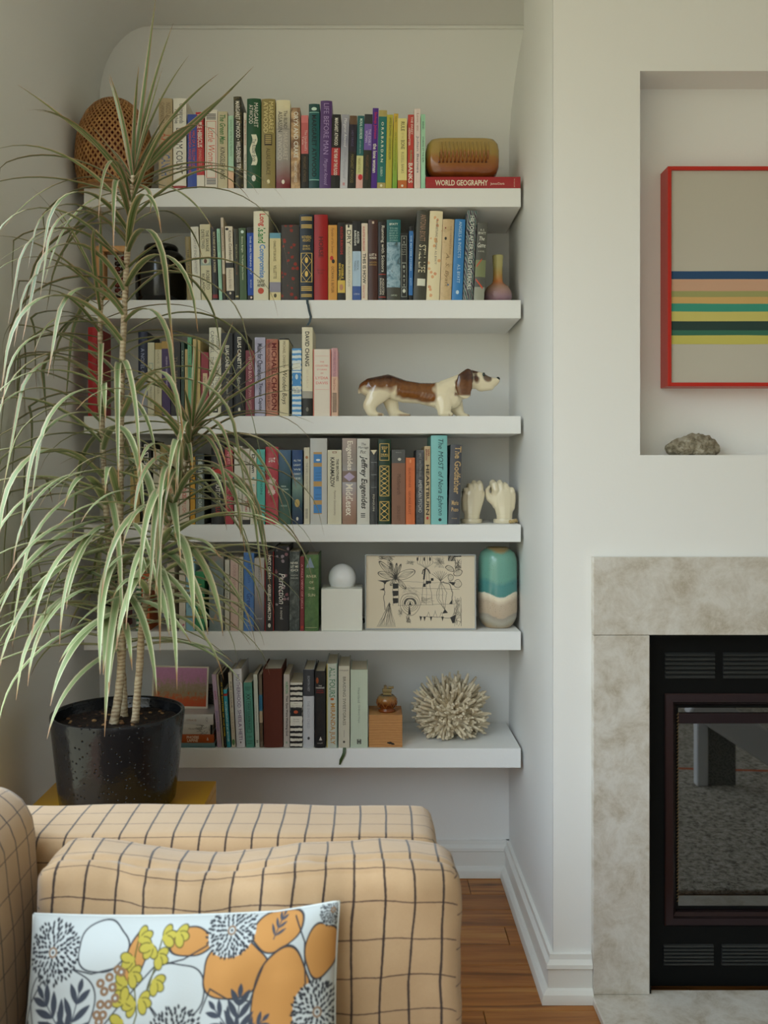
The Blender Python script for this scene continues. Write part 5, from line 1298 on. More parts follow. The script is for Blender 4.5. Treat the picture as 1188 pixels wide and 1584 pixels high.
me = blob_mesh(ch, 0.0022, 5)
co = np.empty(len(me.vertices) * 3); me.vertices.foreach_get('co', co); co = co.reshape(-1, 3)
zmin = co[:, 2].min()
co[:, 2] = np.maximum(co[:, 2] , 0.0005)
me.vertices.foreach_set('co', co.ravel())
U, Vv, Yy = co[:, 0] / zk + 585, 440 - co[:, 2] / zk, co[:, 1] / zk
def nz_(p, s): return noise.noise(Vector((p[0] * s, p[1] * s, p[2] * s)))
N1 = np.array([nz_(p, 55) for p in co]); N2 = np.array([nz_(p, 160) for p in co])
def sm(x): return np.clip(x, 0, 1)
rump = sm((255 - Vv + N1 * 26) / 40) * sm((358 - U + N1 * 10) / 16)
saddle = sm((350 - Vv + N1 * 16 - (620 - U).clip(0, 400) * 0.16) / 22) * sm((U - 334 + N1 * 14) / 14) * sm((640 - U + N1 * 22) / 26)
saddle *= sm(1 - (0))
back = sm((188 - Vv + N1 * 18) / 30) * sm((U - 250) / 20) * sm((650 - U + N1 * 20) / 30)
ear = sm((292 - Vv) / 14) * sm((U - 768 + N1 * 6) / 8) * sm((912 - U) / 8) * sm((np.abs(Yy) - 50) / 8)
cap_ = sm((135 - Vv + N1 * 8) / 20) * sm((U - 840) / 25) * sm((995 - U) / 30) + sm(1 - np.hypot((U - 930) / 32, (Vv - 160) / 42) + N1 * .2) * 2.0
eye_patch = sm((1 - np.hypot((U - 1015) / 42, (Vv - 150) / 36) + N1 * 0.25) * 3)
eye_white = sm((1 - np.hypot((U - 968) / 36, (Vv - 128) / 30)) * 4)
paw = 0.7 * sm((Vv - 405) / 15) * (sm((U - 350) / 25) * sm((460 - U) / 10) + sm((U - 205) / 12) * sm((250 - U) / 8) * sm((N2 + .15) * 5) + sm((U - 722) / 10) * sm((765 - U) / 8) * sm((N2 + .2) * 5) + sm((U - 868) / 10) * sm((900 - U) / 8))
br = np.clip(np.maximum.reduce([rump, saddle, back, ear, np.clip(cap_, 0, 1) * (1 - eye_white), eye_patch * 0.9, paw]), 0, 1)
c_w, c_b1, c_b2 = np.array(srgb3('cfc4a8', 1.4)), np.array(srgb3('3c1c0e', 1.1)), np.array(srgb3('76481f', 1.25))
streak = sm(0.5 + N2 * 0.9 + 0.35 * np.sin(U / 11.0))
dk = sm(np.maximum(sm((215 - Vv) / 60), ear * 0.4)) * 0.8
bcol = c_b2[None] * (1 - np.clip(dk + 0.25 * streak, 0, 1))[:, None] + c_b1[None] * np.clip(dk + 0.25 * streak, 0, 1)[:, None]
cols = c_w[None] * (1 - br)[:, None] + bcol * br[:, None]
set_vcol(me, cols)
dog = thing('dog_figurine', 'glazed ceramic hound figurine, cream with brown saddle and ears', 'figurine', ((540 + 585 / 4.752 - CX) * dd / F, dd, SHZ[2] + 0.0003))
M_dog = m_vcol('dog_glaze', 0.10, 0, 0.5)
obj('body', me, M_dog, dog, smooth=True)
for s in (-1, 1):
    bm = bmesh.new(); bmesh.ops.create_uvsphere(bm, u_segments=12, v_segments=8, radius=1, matrix=Matrix.Translation(dg(984, 128, 1, s * 47)[:3]) @ Matrix.Diagonal((10 * zk, 6 * zk, 14 * zk, 1)))
    obj('eye', bm_mesh(bm), plain('2c3a38', 0.1), dog, smooth=True)
bm = bmesh.new(); bmesh.ops.create_uvsphere(bm, u_segments=14, v_segments=10, radius=1, matrix=Matrix.Translation(dg(1094, 156, 1)[:3]) @ Matrix.Diagonal((15 * zk, 20 * zk, 15 * zk, 1)))
obj('nose', bm_mesh(bm), plain('15201c', 0.1), dog, smooth=True)

# ------------------------------------------------------------------ two ceramic fists on round bases
hd = 2.47
hk = (hd / F) / 10.8
M_fist = ceramic('cream_glaze', 'c6bca2', 1.4, 0.10, 0.5)
def fist(label, mirror, base_u, spec, tops, thumb):
    cu = sum(base_u) / 2
    def q(u, v, r, y=0.0, ry=None, rz=None):
        return ((u - cu) * hk, y * hk, (858 - v) * hk, r * hk, (ry or r) * hk, (rz or r) * hk)
    chains = [[q(u, v, r, 0, ry) for u, v, r, ry in spec[0]], [q(u, v, r, 0, ry) for u, v, r, ry in spec[1]], [q(u, v, r, 0, ry) for u, v, r, ry in spec[2]]]
    for (ku, kv, tu, tv, r) in tops:       # knuckle, then finger up, over and curled back down behind
        chains.append([q(ku, kv + 60, r * 1.05, 0), q(ku, kv, r * 1.02, -28), q((ku + tu) / 2, (kv + tv) / 2, r * 1.0, -6), q(tu, tv + r, r, 45), q(tu, tv + r + 30, r * .95, 130), q((ku + tu) / 2, tv + 150, r * .9, 165), q(ku, tv + 230, r * .85, 130)])
    if thumb: chains.append([q(*p) for p in thumb])
    me = blob_mesh(chains, 0.0015, 9)
    t_ = thing('hand_sculpture', label, 'sculpture', ((700 + cu / 10.8 - CX) * hd / F, hd, SHZ[3] + 0.0003), 'ceramic fists on the fourth shelf')
    obj('fist', me, M_fist, t_, smooth=True)
    rr_ = (base_u[1] - base_u[0]) / 2 * hk
    obj('base_disc', smoothed(lathe([(rr_ * .97, 0), (rr_, 0.002), (rr_, 0.0095), (rr_ * .96, 0.0115), (rr_ * .6, 0.012)], 40), 40), M_fist, t_)
    return t_, rr_
fist('cream glazed ceramic fist with a clean round base, nearer the books', 1, (142, 492),
     [[(320, 800, 138, 110), (325, 700, 140, 105), (335, 600, 158, 95), (345, 480, 178, 88), (352, 400, 185, 85)],
      [(235, 620, 85, 66), (225, 480, 82, 60), (240, 370, 78, 60)], [(430, 600, 60, 60), (455, 460, 78, 56), (470, 370, 76, 56)]],
     [(222, 345, 205, 268, 43), (300, 310, 282, 188, 45), (385, 300, 362, 138, 47), (470, 310, 456, 142, 50)],
     [(470, 420, 50, 60), (490, 350, 46, 110), (440, 290, 42, 150)])
t_, rr_ = fist('cream glazed ceramic fist with thumb out and chipped base', -1, (680, 1062),
     [[(865, 800, 138, 110), (865, 700, 140, 105), (860, 600, 165, 95), (855, 480, 185, 88), (855, 400, 185, 85)],
      [(740, 560, 80, 58), (715, 430, 75, 56), (715, 350, 72, 56)], [(965, 600, 80, 64), (985, 480, 76, 58), (985, 370, 74, 58)]],
     [(716, 310, 680, 128, 62), (820, 300, 795, 132, 48), (915, 310, 880, 170, 44), (1000, 330, 985, 262, 42)],
     [(700, 520, 62, 10), (620, 450, 58, 10), (590, 370, 46, 40), (585, 310, 40, 60), (620, 265, 34, 70)])
v_, f_ = tube([(rr_ * math.cos(a) * 1.0, rr_ * math.sin(a) * 1.0, 0.006 + 0.001 * math.sin(7 * a)) for a in [-1.35 + 0.13 * i for i in range(13)]], [0.003 + 0.0022 * abs(math.sin(i * 1.7)) for i in range(13)], 8)
obj('base_chip', pyd(v_, f_), plain('a08a60', 0.9, 1.6), t_)

# ------------------------------------------------------------------ fifth shelf: globe lamp, framed print, teal vase
fz = SHZ[4] + 0.0003
lk = 2.40 / F
lw_ = (560.5 - 497) * lk
lamp = thing('globe_lamp', 'white cube lamp with a milk glass globe on top', 'lamp', ((528.7 - CX) * lk, 2.40 + lw_ / 2, fz))
lh = CZ - (911 - CY) * lk - fz
obj('cube_base', box(-lw_ / 2, lw_ / 2, -lw_ / 2, lw_ / 2, 0, lh, 0.0016), plain('d4d4cc', 0.6, 1.3), lamp)
gr = 22 * (2.44 / F)
t = NT('milk_glass').P(Base_Color=(0.84, 0.85, 0.86, 1), Roughness=0.06); t.b.inputs['Coat Weight'].default_value = 0.4
bm = bmesh.new(); bmesh.ops.create_uvsphere(bm, u_segments=40, v_segments=24, radius=gr, matrix=Matrix.Translation((0, 0.0, lh + gr * 0.62)))
bmesh.ops.bisect_plane(bm, geom=bm.verts[:] + bm.edges[:] + bm.faces[:], plane_co=(0, 0, lh + 0.0006), plane_no=(0, 0, -1), clear_outer=True)
obj('globe', bm_mesh(bm), t.m, lamp, smooth=True)
obj('collar', lathe([(gr * .80, lh + .0002), (gr * .84, lh + .0004), (gr * .84, lh + .003), (gr * .76, lh + .0032)], 40), plain('d8d6d0', 0.4, 1.2), lamp)
v_, f_ = tube([(lw_ / 2 + 0.0005, lw_ * .3, 0.016), (lw_ / 2 + 0.004, lw_ * .34, 0.018), (lw_ / 2 + 0.005, lw_ * .45, 0.010), (lw_ / 2 + 0.004, lw_ * .6, 0.0025)], 0.0022, 8)
obj('cord', pyd(v_, f_), plain('1a1a1a', 0.5), lamp, smooth=True)

# framed ink drawing leaning on the wall
C = Canvas(0, 1140, 0, 752, 456, 301, srgb3('c2b6a0', 1.35))
INK = srgb3('2c2a28')
rp = random.Random(5)
def jl(pts, w=4, n=6, j=4, a=0.9):
    out = []
    for (ax, ay), (bx_, by_) in zip(pts, pts[1:]):
        for i in range(n):
            t_ = i / n
            out.append((ax + (bx_ - ax) * t_ + rp.uniform(-j, j), ay + (by_ - ay) * t_ + rp.uniform(-j, j)))
    out.append(pts[-1])
    C.line(out, w, INK, a)
# palm-like plant on a chequered post
for k, yy in enumerate((290, 365, 440)):
    C.poly([(278, yy), (338, yy), (338, yy + 50), (284, yy + 56)], INK)
jl([(278, 250), (282, 515)], 4); jl([(342, 250), (340, 515)], 4)
for ang, L, wd in ((-2.85, 190, 34), (-2.35, 240, 30), (-1.9, 160, 18), (-1.5, 150, 14), (-1.2, 150, 16), (-0.35, 215, 44), (0.8, 150, 24), (2.2, 90, 20)):
    ex_, ey_ = 310 + L * math.cos(ang), 235 + L * math.sin(ang)
    mx, my = (310 + ex_) / 2, (235 + ey_) / 2
    C.ell(mx, my, L / 2, wd, (0, 0, 0), ang, INK, 4, fill=False)
    for s_ in range(-2, 3):
        jl([(315 + 6 * math.cos(ang), 235), (mx + s_ * wd * .36 * -math.sin(ang), my + s_ * wd * .36 * math.cos(ang)), (310 + (ex_ - 310) * .93, 235 + (ey_ - 235) * .93)], 3, 4, 2, .8)
for s_ in range(30): jl([(215 + rp.uniform(0, 60), 10 + s_ * 4), (225 + rp.uniform(20, 70), 30 + s_ * 5)], 4, 3, 5, .7)
for s_ in range(24): jl([(120 + rp.uniform(0, 60), 6 + rp.uniform(0, 40)), (150 + rp.uniform(0, 160), 6 + rp.uniform(0, 50))], 3, 3, 4, .6)
for s_ in range(26): jl([(420 + rp.uniform(0, 80), 50 + rp.uniform(0, 40)), (440 + rp.uniform(0, 80), 60 + rp.uniform(0, 40))], 4, 2, 4, .4)
# broken wall line and haystack at left
C.poly([(120, 258), (270, 254), (215, 275), (200, 300), (180, 278)], INK)
jl([(192, 280), (195, 400), (185, 420), (198, 560)], 7, 6, 3); C.poly([(140, 355), (190, 335), (190, 362)], INK)
for s_ in range(16):
    a_ = s_ / 15
    jl([(245 + rp.uniform(-10, 10), 480 + rp.uniform(0, 30)), (115 + 190 * a_, 735)], 4, 7, 5, .8)
# rings with a little figure
for r_ in (28, 48, 66, 84, 104):
    C.ell(462, 500, r_, r_ * (0.95 if r_ < 90 else 1.1), (0, 0, 0), 0, INK, 4, 0.03, r_, False)
for s_ in range(26):
    a_ = math.pi + math.pi * s_ / 25
    C.ell(462 + 57 * math.cos(a_), 500 + 57 * math.sin(a_), 6, 8, INK, a_)
C.poly([(445, 515), (480, 515), (462, 470)], INK); C.poly([(440, 610), (470, 610), (455, 520), (450, 520)], INK)
jl([(335, 515), (930, 500)], 3, 14, 3); jl([(440, 335), (980, 350)], 3, 12, 3); jl([(350, 270), (900, 285)], 3, 12, 5, .7); jl([(430, 400), (820, 410)], 2, 10, 4, .6)
# tower with chequers
jl([(620, 140), (575, 510)], 4); jl([(650, 140), (700, 510)], 4); jl([(640, 140), (630, 510)], 3)
C.poly([(610, 140), (628, 140), (615, 250), (597, 250)], INK)
for a_, b_ in ((600, 290), (655, 290), (628, 262), (628, 290), (680, 262)):
    C.poly([(a_, b_), (a_ + 27, b_), (a_ + 25, b_ + 34), (a_ - 2, b_ + 34)], INK) if (a_ + b_) % 3 else C.poly([(a_, b_ - 28), (a_ + 27, b_ - 28), (a_ + 27, b_), (a_, b_)], INK)
for s_ in range(7):
    x_ = 555 + s_ * 22
    jl([(628, 135), (x_ + (x_ - 628) * .25, 80), (x_, 4)], 3, 5, 3)
for x_ in (540, 612, 672): C.ell(x_, 38, 9, 20, INK)
C.line([(628, 132), (600, 150), (590, 190)], 10, INK); C.line([(628, 132), (655, 150), (672, 185)], 10, INK)
for s_ in range(50): jl([(700 + rp.uniform(0, 120), 10 + rp.uniform(0, 110)), (710 + rp.uniform(0, 120), 20 + rp.uniform(0, 110))], 3, 2, 3, .45)
for s_ in range(40): jl([(350 + rp.uniform(0, 210), 300 + rp.uniform(0, 130)), (370 + rp.uniform(0, 210), 300 + rp.uniform(0, 130))], 2, 2, 2, .3)
for s_ in range(24): jl([(570 + rp.uniform(0, 40), 420 + rp.uniform(0, 80)), (580 + rp.uniform(0, 140), 420 + rp.uniform(0, 80))], 3, 2, 2, .45)
# bulb plant, fish and seed shapes at right
for s_ in range(9): jl([(780, 262), (690 + s_ * 22, 190 - 30 * math.sin(s_ * .4))], 4, 5, 4)
for dx in (-44, -20, 18, 60):
    jl([(785, 268), (785 + dx, 380), (782 + dx * .9, 450), (825, 560)], 4, 8, 3)
C.poly([(825, 552), (858, 592), (798, 600)], INK); jl([(800, 272), (880, 300), (905, 380), (900, 500)], 8, 7, 4); C.poly([(860, 270), (940, 278), (915, 312)], INK); C.poly([(905, 450), (905, 500), (870, 500)], INK)
for (x_, y_, rx_, ry_, ro) in ((880, 135, 46, 24, .5), (888, 228, 28, 34, 0), (965, 180, 46, 30, -.4), (962, 292, 38, 42, 0)):
    C.ell(x_, y_, rx_, ry_, (0, 0, 0), ro, INK, 5, 0.04, x_, False)
    for s_ in range(4): jl([(x_ - rx_ * .6, y_ - ry_ * .6 + s_ * ry_ * .4), (x_ + rx_ * .6, y_ - ry_ * .5 + s_ * ry_ * .4)], 3, 4, 2, .8)
for s_ in range(44): jl([(925 + rp.uniform(0, 75), 30 + rp.uniform(0, 120)), (930 + rp.uniform(0, 75), 50 + rp.uniform(0, 120))], 4, 2, 3, .55)
for s_ in range(10): C.poly([(860 + s_ * 8, 2), (866 + s_ * 8, 2), (868 + s_ * 8, 60), (862 + s_ * 8, 60)], INK)
C.poly([(930, 4), (1000, 2), (1000, 14), (930, 16)], INK)
for s_ in range(40): jl([(905 + rp.uniform(0, 95), 420 + rp.uniform(0, 290)), (905 + rp.uniform(0, 95), 440 + rp.uniform(0, 290))], 4, 2, 4, .6)
C.poly([(880, 640), (940, 610), (930, 690), (905, 700)], INK)
jl([(560, 628), (880, 645)], 5, 12, 4)
for x_ in (572, 612, 680, 800): C.poly([(x_ - 12, 630), (x_ + 14, 632), (x_, 680)], INK)
for x_ in (655, 725, 790): jl([(x_ - 20, 632), (x_, 560 + rp.uniform(0, 30)), (x_ + 20, 640)], 3, 5, 3)
for s_ in range(26): jl([(420 + rp.uniform(0, 40), 610 + rp.uniform(0, 80)), (420 + rp.uniform(0, 50), 630 + rp.uniform(0, 80))], 6, 2, 2, .4)
for s_ in range(18): jl([(330 + rp.uniform(0, 60), 540 + rp.uniform(0, 80)), (330 + rp.uniform(0, 60), 560 + rp.uniform(0, 80))], 4, 2, 3, .45)
pxk = 2.42 / F
pw, phh = (736.5 - 564.5) * pxk, (976 - 860) * pxk
fp = thing('framed_print', 'black ink drawing on cream paper in a clear frame leaning upright', 'print', ((650.5 - CX) * pxk, 2.42, fz), rot=(math.radians(-3), 0, 0))
nx, ny = C.nx, C.ny
xs = np.linspace(-pw / 2 + .003, pw / 2 - .003, nx); zs_ = np.linspace(phh - .003, .003, ny)
XX, ZZ = np.meshgrid(xs, zs_)
pts = np.stack([XX.ravel(), np.full(XX.size, -0.0002), ZZ.ravel()], 1)
me = grid_mesh(pts.tolist(), nx, ny); set_vcol(me, C.img.reshape(-1, 3))
obj('drawing', me, m_vcol('ink_on_paper', 0.6), fp)
obj('backing_board', box(-pw / 2 + .001, pw / 2 - .001, 0.0004, 0.012, 0.001, phh - 0.001), plain('8a8478', 0.7, 1.4), fp)
bm = bmesh.new()
for a in ((-pw / 2, -pw / 2 + .0035, 0, phh), (pw / 2 - .0035, pw / 2, 0, phh), (-pw / 2, pw / 2, 0, .0035), (-pw / 2, pw / 2, phh - .0035, phh)):
    add_box(bm, a[0], a[1], -0.006, 0.014, a[2], a[3], 0.0008, 1)
t = NT('clear_acrylic').P(Base_Color=(0.75, 0.78, 0.78, 1), Roughness=0.1); t.b.inputs['Transmission Weight'].default_value = 0.5; t.b.inputs['IOR'].default_value = 1.4
obj('frame', bm_mesh(bm), t.m, fp)
t = NT('tall_vase_glaze')
g = t.sep(t.coord('Generated')); w = t.coord('Object')
ox_ = t.sep(w)[0]
wav = t.math('MULTIPLY', t.math('SINE', t.math('ADD', t.math('MULTIPLY', ox_, 75.0), 1.4)), 0.028)
zz = t.math('ADD', t.math('ADD', g[2], wav), t.math('MULTIPLY', t.math('SUBTRACT', t.noise(w, 60, 3), 0.5), 0.035))
c = t.ramp(zz, [(0.0, lin('a08a68', 1.4)), (0.06, lin('98907e', 1.4)), (0.10, lin('a09a8c', 1.4)), (0.155, lin('948c80', 1.4)), (0.17, lin('b4a28c', 1.25)), (0.32, lin('b8a690', 1.25)), (0.385, lin('cfc4ae', 1.4)), (0.415, lin('d2cbb8', 1.4)), (0.43, lin('4a8480', 1.25)), (0.56, lin('4c8684', 1.25)), (0.62, lin('64988a', 1.25)), (0.95, lin('6c9c8c', 1.25)), (0.985, lin('94805a', 1.4))])
sp_ = t.ramp(t.noise(w, 420, 1), [(0.69, (0, 0, 0, 1)), (0.73, (1, 1, 1, 1))])
t.P(Base_Color=t.mix(t.math('MULTIPLY', sp_, 0.6), c, lin('3a3026', 1.2)), Roughness=0.16)
t.b.inputs['Coat Weight'].default_value = 0.3
td = 2.47; tk = td / F
tv = thing('tall_vase', 'tall speckled stoneware vase, teal above and sandy cream below', 'vase', ((769.5 - CX) * tk, td, fz))
R_, H_ = 30.3 * tk, CZ - (846.5 - CY) * tk - fz
prof = [(R_ * .62, 0), (R_ * .68, .002), (R_ * .84, .012), (R_ * .97, .028), (R_, .05), (R_, H_ * .5), (R_ * .985, H_ * .78), (R_ * .96, H_ * .87), (R_ * .86, H_ * .94), (R_ * .68, H_ * .975), (R_ * .58, H_ * .985), (R_ * .555, H_), (R_ * .50, H_), (R_ * .49, H_ * .96)]
obj('body', lathe(prof, 64), t.m, tv, smooth=True)

# ------------------------------------------------------------------ bottom shelf: small art card, dark box, wood block, table lighter, coral
ak = 2.46 / F
az_ = STACK_TOP + 0.0004
aw, ah = (321 - 234) * ak, (1101 - 1036.5) * ak
ap = thing('art_card', 'small abstract art card fading pink to orange on the book stack', 'art card', ((277.5 - CX) * ak, 2.46, az_), rot=(math.radians(-4), math.radians(1.2), 0))
obj('card', box(-aw / 2, aw / 2, 0.0, 0.004, 0, ah), plain('cfc6b0', 0.7, 1.4), ap)
t = NT('abstract_print')
g = t.sep(t.coord('Generated')); w = t.coord('Object')
zz = t.math('ADD', g[2], t.math('MULTIPLY', t.math('SUBTRACT', t.noise(w, 75, 8, 0.8), 0.5), 1.1))
t.P(Base_Color=t.ramp(zz, [(0.0, lin('b0441c', 1.5)), (0.2, lin('a85024', 1.5)), (0.36, lin('8a7a58', 1.4)), (0.55, lin('98806c', 1.4)), (0.72, lin('b07a94', 1.4)), (1.0, lin('b880a0', 1.4))]), Roughness=0.6)
obj('painting', box(-aw / 2 + .0045, aw / 2 - .0045, -0.0006, 0.0, .006, ah - .004), t.m, ap)
t = NT('dark_granite')
t.P(Base_Color=t.ramp(t.noise(t.coord('Object'), 300, 3, 0.8), [(0.4, lin('26241e', 1.2)), (0.65, lin('5a564c', 1.2))]), Roughness=0.6)
sbx = thing('stone_box', 'dark speckled stone box behind the art card', 'box', ((318 - CX) * 2.51 / F, 2.52, az_))
bm = bmesh.new(); add_box(bm, -0.075, 0.024, -0.018, 0.030, 0.0, 0.034, 0.003)
obj('body', bm_mesh(bm), t.m, sbx); obj('lid', box(-0.076, 0.025, -0.019, 0.031, 0.0345, 0.046, 0.003), t.m, sbx)

wk = 2.40 / F
bw_ = (622.5 - 570.5) * wk
bh_ = (1157 - 1107) * wk
t = NT('pine_block')
w = t.coord('Object', (1, 1, 1))
wv = t.n('ShaderNodeTexWave', Scale=22.0, Distortion=6.0, Detail=2.0, _bands_direction='Z'); wv.inputs['Detail Scale'].default_value = 1.2
t.set(wv.inputs['Vector'], t.coord('Object', (.35, .35, 2.2)))
t.P(Base_Color=t.mix(t.math('MULTIPLY', t.noise(w, 90, 5), 0.5), t.ramp(wv.outputs[1], [(0.1, lin('9a6a3c', 1.4)), (0.6, lin('b88a54', 1.45)), (0.9, lin('a87848', 1.4))]), lin('8a5a30', 1.4)), Roughness=0.55)
M_pine = t.m
wb = thing('wood_block', 'pine wood cube with a dark knot beside the pale sage book', 'wood block', ((596.5 - CX) * wk, 2.40 + bw_ / 2, SHZ[5] + .0003))
obj('block', box(-bw_ / 2, bw_ / 2, -bw_ / 2, bw_ / 2 + .01, 0, bh_, 0.0014), M_pine, wb)
kn = []
for kx, kz, r in ((.012, .0115, .0042), (.018, .0095, .0034), (.007, .012, .0026), (.021, .0085, .0022)):
    m_ = lathe([(r, 0), (r * .8, .0006), (.0002, .0007)], 10)
    for v_ in m_.vertices:
        x_, y_, z_ = v_.co; v_.co = (kx + x_ * 1.25, -bw_ / 2 - z_, kz + y_ * .8)
    kn.append(([tuple(v_.co) for v_ in m_.vertices], [tuple(p.vertices) for p in m_.polygons]))
obj('knot', pyd(*join_vf(kn)), plain('241a12', 0.7), wb)
t = NT('brown_drip_glaze')
g = t.sep(t.coord('Generated')); w = t.coord('Object')
t.P(Base_Color=t.ramp(t.math('ADD', g[2], t.math('MULTIPLY', t.math('SUBTRACT', t.noise(w, 120, 3), .5), .5)), [(0.1, lin('6a3410', 1.4)), (0.45, lin('50240c', 1.4)), (0.75, lin('8a5c2c', 1.4)), (1.0, lin('6c5c40', 1.4))]), Roughness=0.1)
tl = thing('table_lighter', 'brown glazed ceramic table lighter standing on the wood block', 'lighter', ((598.5 - CX) * 2.43 / F, 2.44, SHZ[5] + .0003 + bh_ + .0004))
lk_ = 2.44 / F
obj('pot', lathe([(13 * lk_, 0), (13.4 * lk_, .002), (13 * lk_, .006), (10.5 * lk_, .0085), (12.5 * lk_, .012), (15 * lk_, .020), (15.6 * lk_, .029), (14.4 * lk_, .037), (12 * lk_, .0415), (10.5 * lk_, .0435), (9 * lk_, .0425)], 40), t.m, tl, smooth=True)
pet = []
for i in range(8):
    a = 2 * math.pi * i / 8 + .2
    R0 = 15.6 * lk_
    pp = [(R0 * .93 * math.cos(a - .36), R0 * .93 * math.sin(a - .36), .013), (R0 * 1.02 * math.cos(a - .18), R0 * 1.02 * math.sin(a - .18), .022), (R0 * 1.0 * math.cos(a), R0 * 1.0 * math.sin(a), .033), (R0 * 1.02 * math.cos(a + .18), R0 * 1.02 * math.sin(a + .18), .022), (R0 * .93 * math.cos(a + .36), R0 * .93 * math.sin(a + .36), .013)]
    pet.append(tube(pp, .0009, 5))
obj('petal_relief', pyd(*join_vf(pet)), plain('8a5224', 0.15, 1.3), tl, smooth=True)
M_brass = NT('aged_brass').P(Base_Color=lin('8a7c58', 1.3), Roughness=0.35, Metallic=0.8).m
bm = bmesh.new(); add_box(bm, -.012, .013, -.007, .007, .0505, .060, .002); add_box(bm, -.010, .012, -.008, .008, .0436, .0504, .001)
obj('lighter_mechanism', bm_mesh(bm), M_brass, tl)
v_, f_ = tube([(-.004, -.0085, .064), (-.004, .0085, .064)], .0045, 12)
obj('spark_wheel', pyd(v_, f_), M_brass, tl)
obj('thumb_lever', box(.004, .0185, -.005, .005, .0605, .066, .0015), M_brass, tl)

ck = 2.49 / F
crn = random.Random(11)
cb = []
cxm, czb = (699 - CX) * ck, SHZ[5] + .0005
CR = Vector((0.058, 0.052, 0.052)); CC = Vector((0, 0, 0.056))
for i in range(300):
    z_ = -0.80 + 1.80 * (i + .5) / 300
    az = i * 2.39996 + crn.uniform(-.2, .2)
    rr0 = math.sqrt(max(0, 1 - z_ * z_))
    dr = Vector((rr0 * math.cos(az), rr0 * math.sin(az), z_))
    st = CC + Vector((dr.x * CR.x, dr.y * CR.y, dr.z * CR.z)) * .9
    L = (.040 + .030 * max(0, dr.z) + .014 * abs(dr.x)) * crn.uniform(.62, 1.12)
    sd = (dr + Vector((crn.uniform(-1, 1), crn.uniform(-1, 1), crn.uniform(-.4, .7))) * .30).normalized()
    p3 = st + sd * L
    p3.y = min(p3.y, .115); p3.z = max(p3.z, .006)
    p2 = st.lerp(p3, .5) + Vector((crn.uniform(-1, 1), crn.uniform(-1, 1), crn.uniform(-1, 1))) * .0025
    p2.z = max(p2.z, .006)
    r0 = crn.uniform(.0040, .0052)
    cb.append(tube([st, st.lerp(p2, .5), p2, p2.lerp(p3, .6), p3], [r0 * 1.15, r0, r0 * .92, r0 * .85, r0 * .55], 7))
    for k in range(crn.randint(1, 3)):
        q0 = st.lerp(p3, crn.uniform(.35, .85))
        s2 = (sd + Vector((crn.uniform(-1, 1), crn.uniform(-1, 1), crn.uniform(-.6, 1))) * .9).normalized()
        q1 = q0 + s2 * crn.uniform(.008, .016); q1.z = max(q1.z, .005)
        cb.append(tube([q0, q0.lerp(q1, .6), q1], [.0036, .0034, .0022], 6))
bm = bmesh.new(); bmesh.ops.create_icosphere(bm, subdivisions=4, radius=1, matrix=Matrix.Translation(CC) @ Matrix.Diagonal((CR.x, CR.y, CR.z, 1)))
for v_ in bm.verts: v_.co += (v_.co - CC) * (.12 * noise.noise(v_.co * 160)); v_.co.z = max(v_.co.z, .0004)
core = bm_mesh(bm)
t = NT('coral_chalk')
t.P(Base_Color=t.ramp(t.noise(t.coord('Object'), 90, 4), [(.3, lin('b5a78c', 1.4)), (.7, lin('cfc4ac', 1.45))]), Roughness=.8)
t.bump(t.noise(t.coord('Object'), 500, 3), .5, .002)
co_ = thing('coral', 'bushy cream branching coral on the lowest shelf', 'coral', (cxm, 2.515, czb))
obj('branches', pyd(*join_vf(cb)), t.m, co_, smooth=True)
obj('core', core, t.m, co_, smooth=True)

# ------------------------------------------------------------------ niche: striped painting and rock
pY = 2.062
pk_ = pY / F
px0, px1 = (1033 - CX) * pk_, 1.486
pz0, pz1 = CZ - (597.5 - CY) * pk_, CZ - (257 - CY) * pk_
pt = thing('painting', 'striped abstract painting in a thin red frame inside the niche', 'painting', ((px0 + px1) / 2, pY, pz0))
M_red = NT('red_lacquer').P(Base_Color=lin('a02014', 1.5), Roughness=.32).m
fw = .0085
for a in ((px0, px0 + fw, pz0, pz1), (px1 - fw, px1, pz0, pz1), (px0 + fw, px1 - fw, pz0, pz0 + fw), (px0 + fw, px1 - fw, pz1 - fw, pz1)):
    rel(obj('frame_rail', box(a[0], a[1], pY, NY - .0005, a[2], a[3], .0008, 1), M_red, pt), pt)
t = NT('primed_canvas')
t.P(Base_Color=lin('b2ada0', 1.22), Roughness=.8)
rel(obj('canvas', box(px0 + fw, px1 - fw, pY + .006, pY + .02, pz0 + fw, pz1 - fw), t.m, pt), pt)
st_ = [(419.5, 432, '1c3f62'), (432, 450, 'b08c74'), (450, 459.5, '8a8a58'), (459.5, 469.5, 'b3925a'), (469.5, 482, '2f7f6c'), (482, 496.5, 'b0a75c'), (496.5, 511, '1c3430'), (511, 518.5, '2a5c4a'), (518.5, 532, 'aca552')]
sk_ = (pY + .006) / F
srn = random.Random(2)
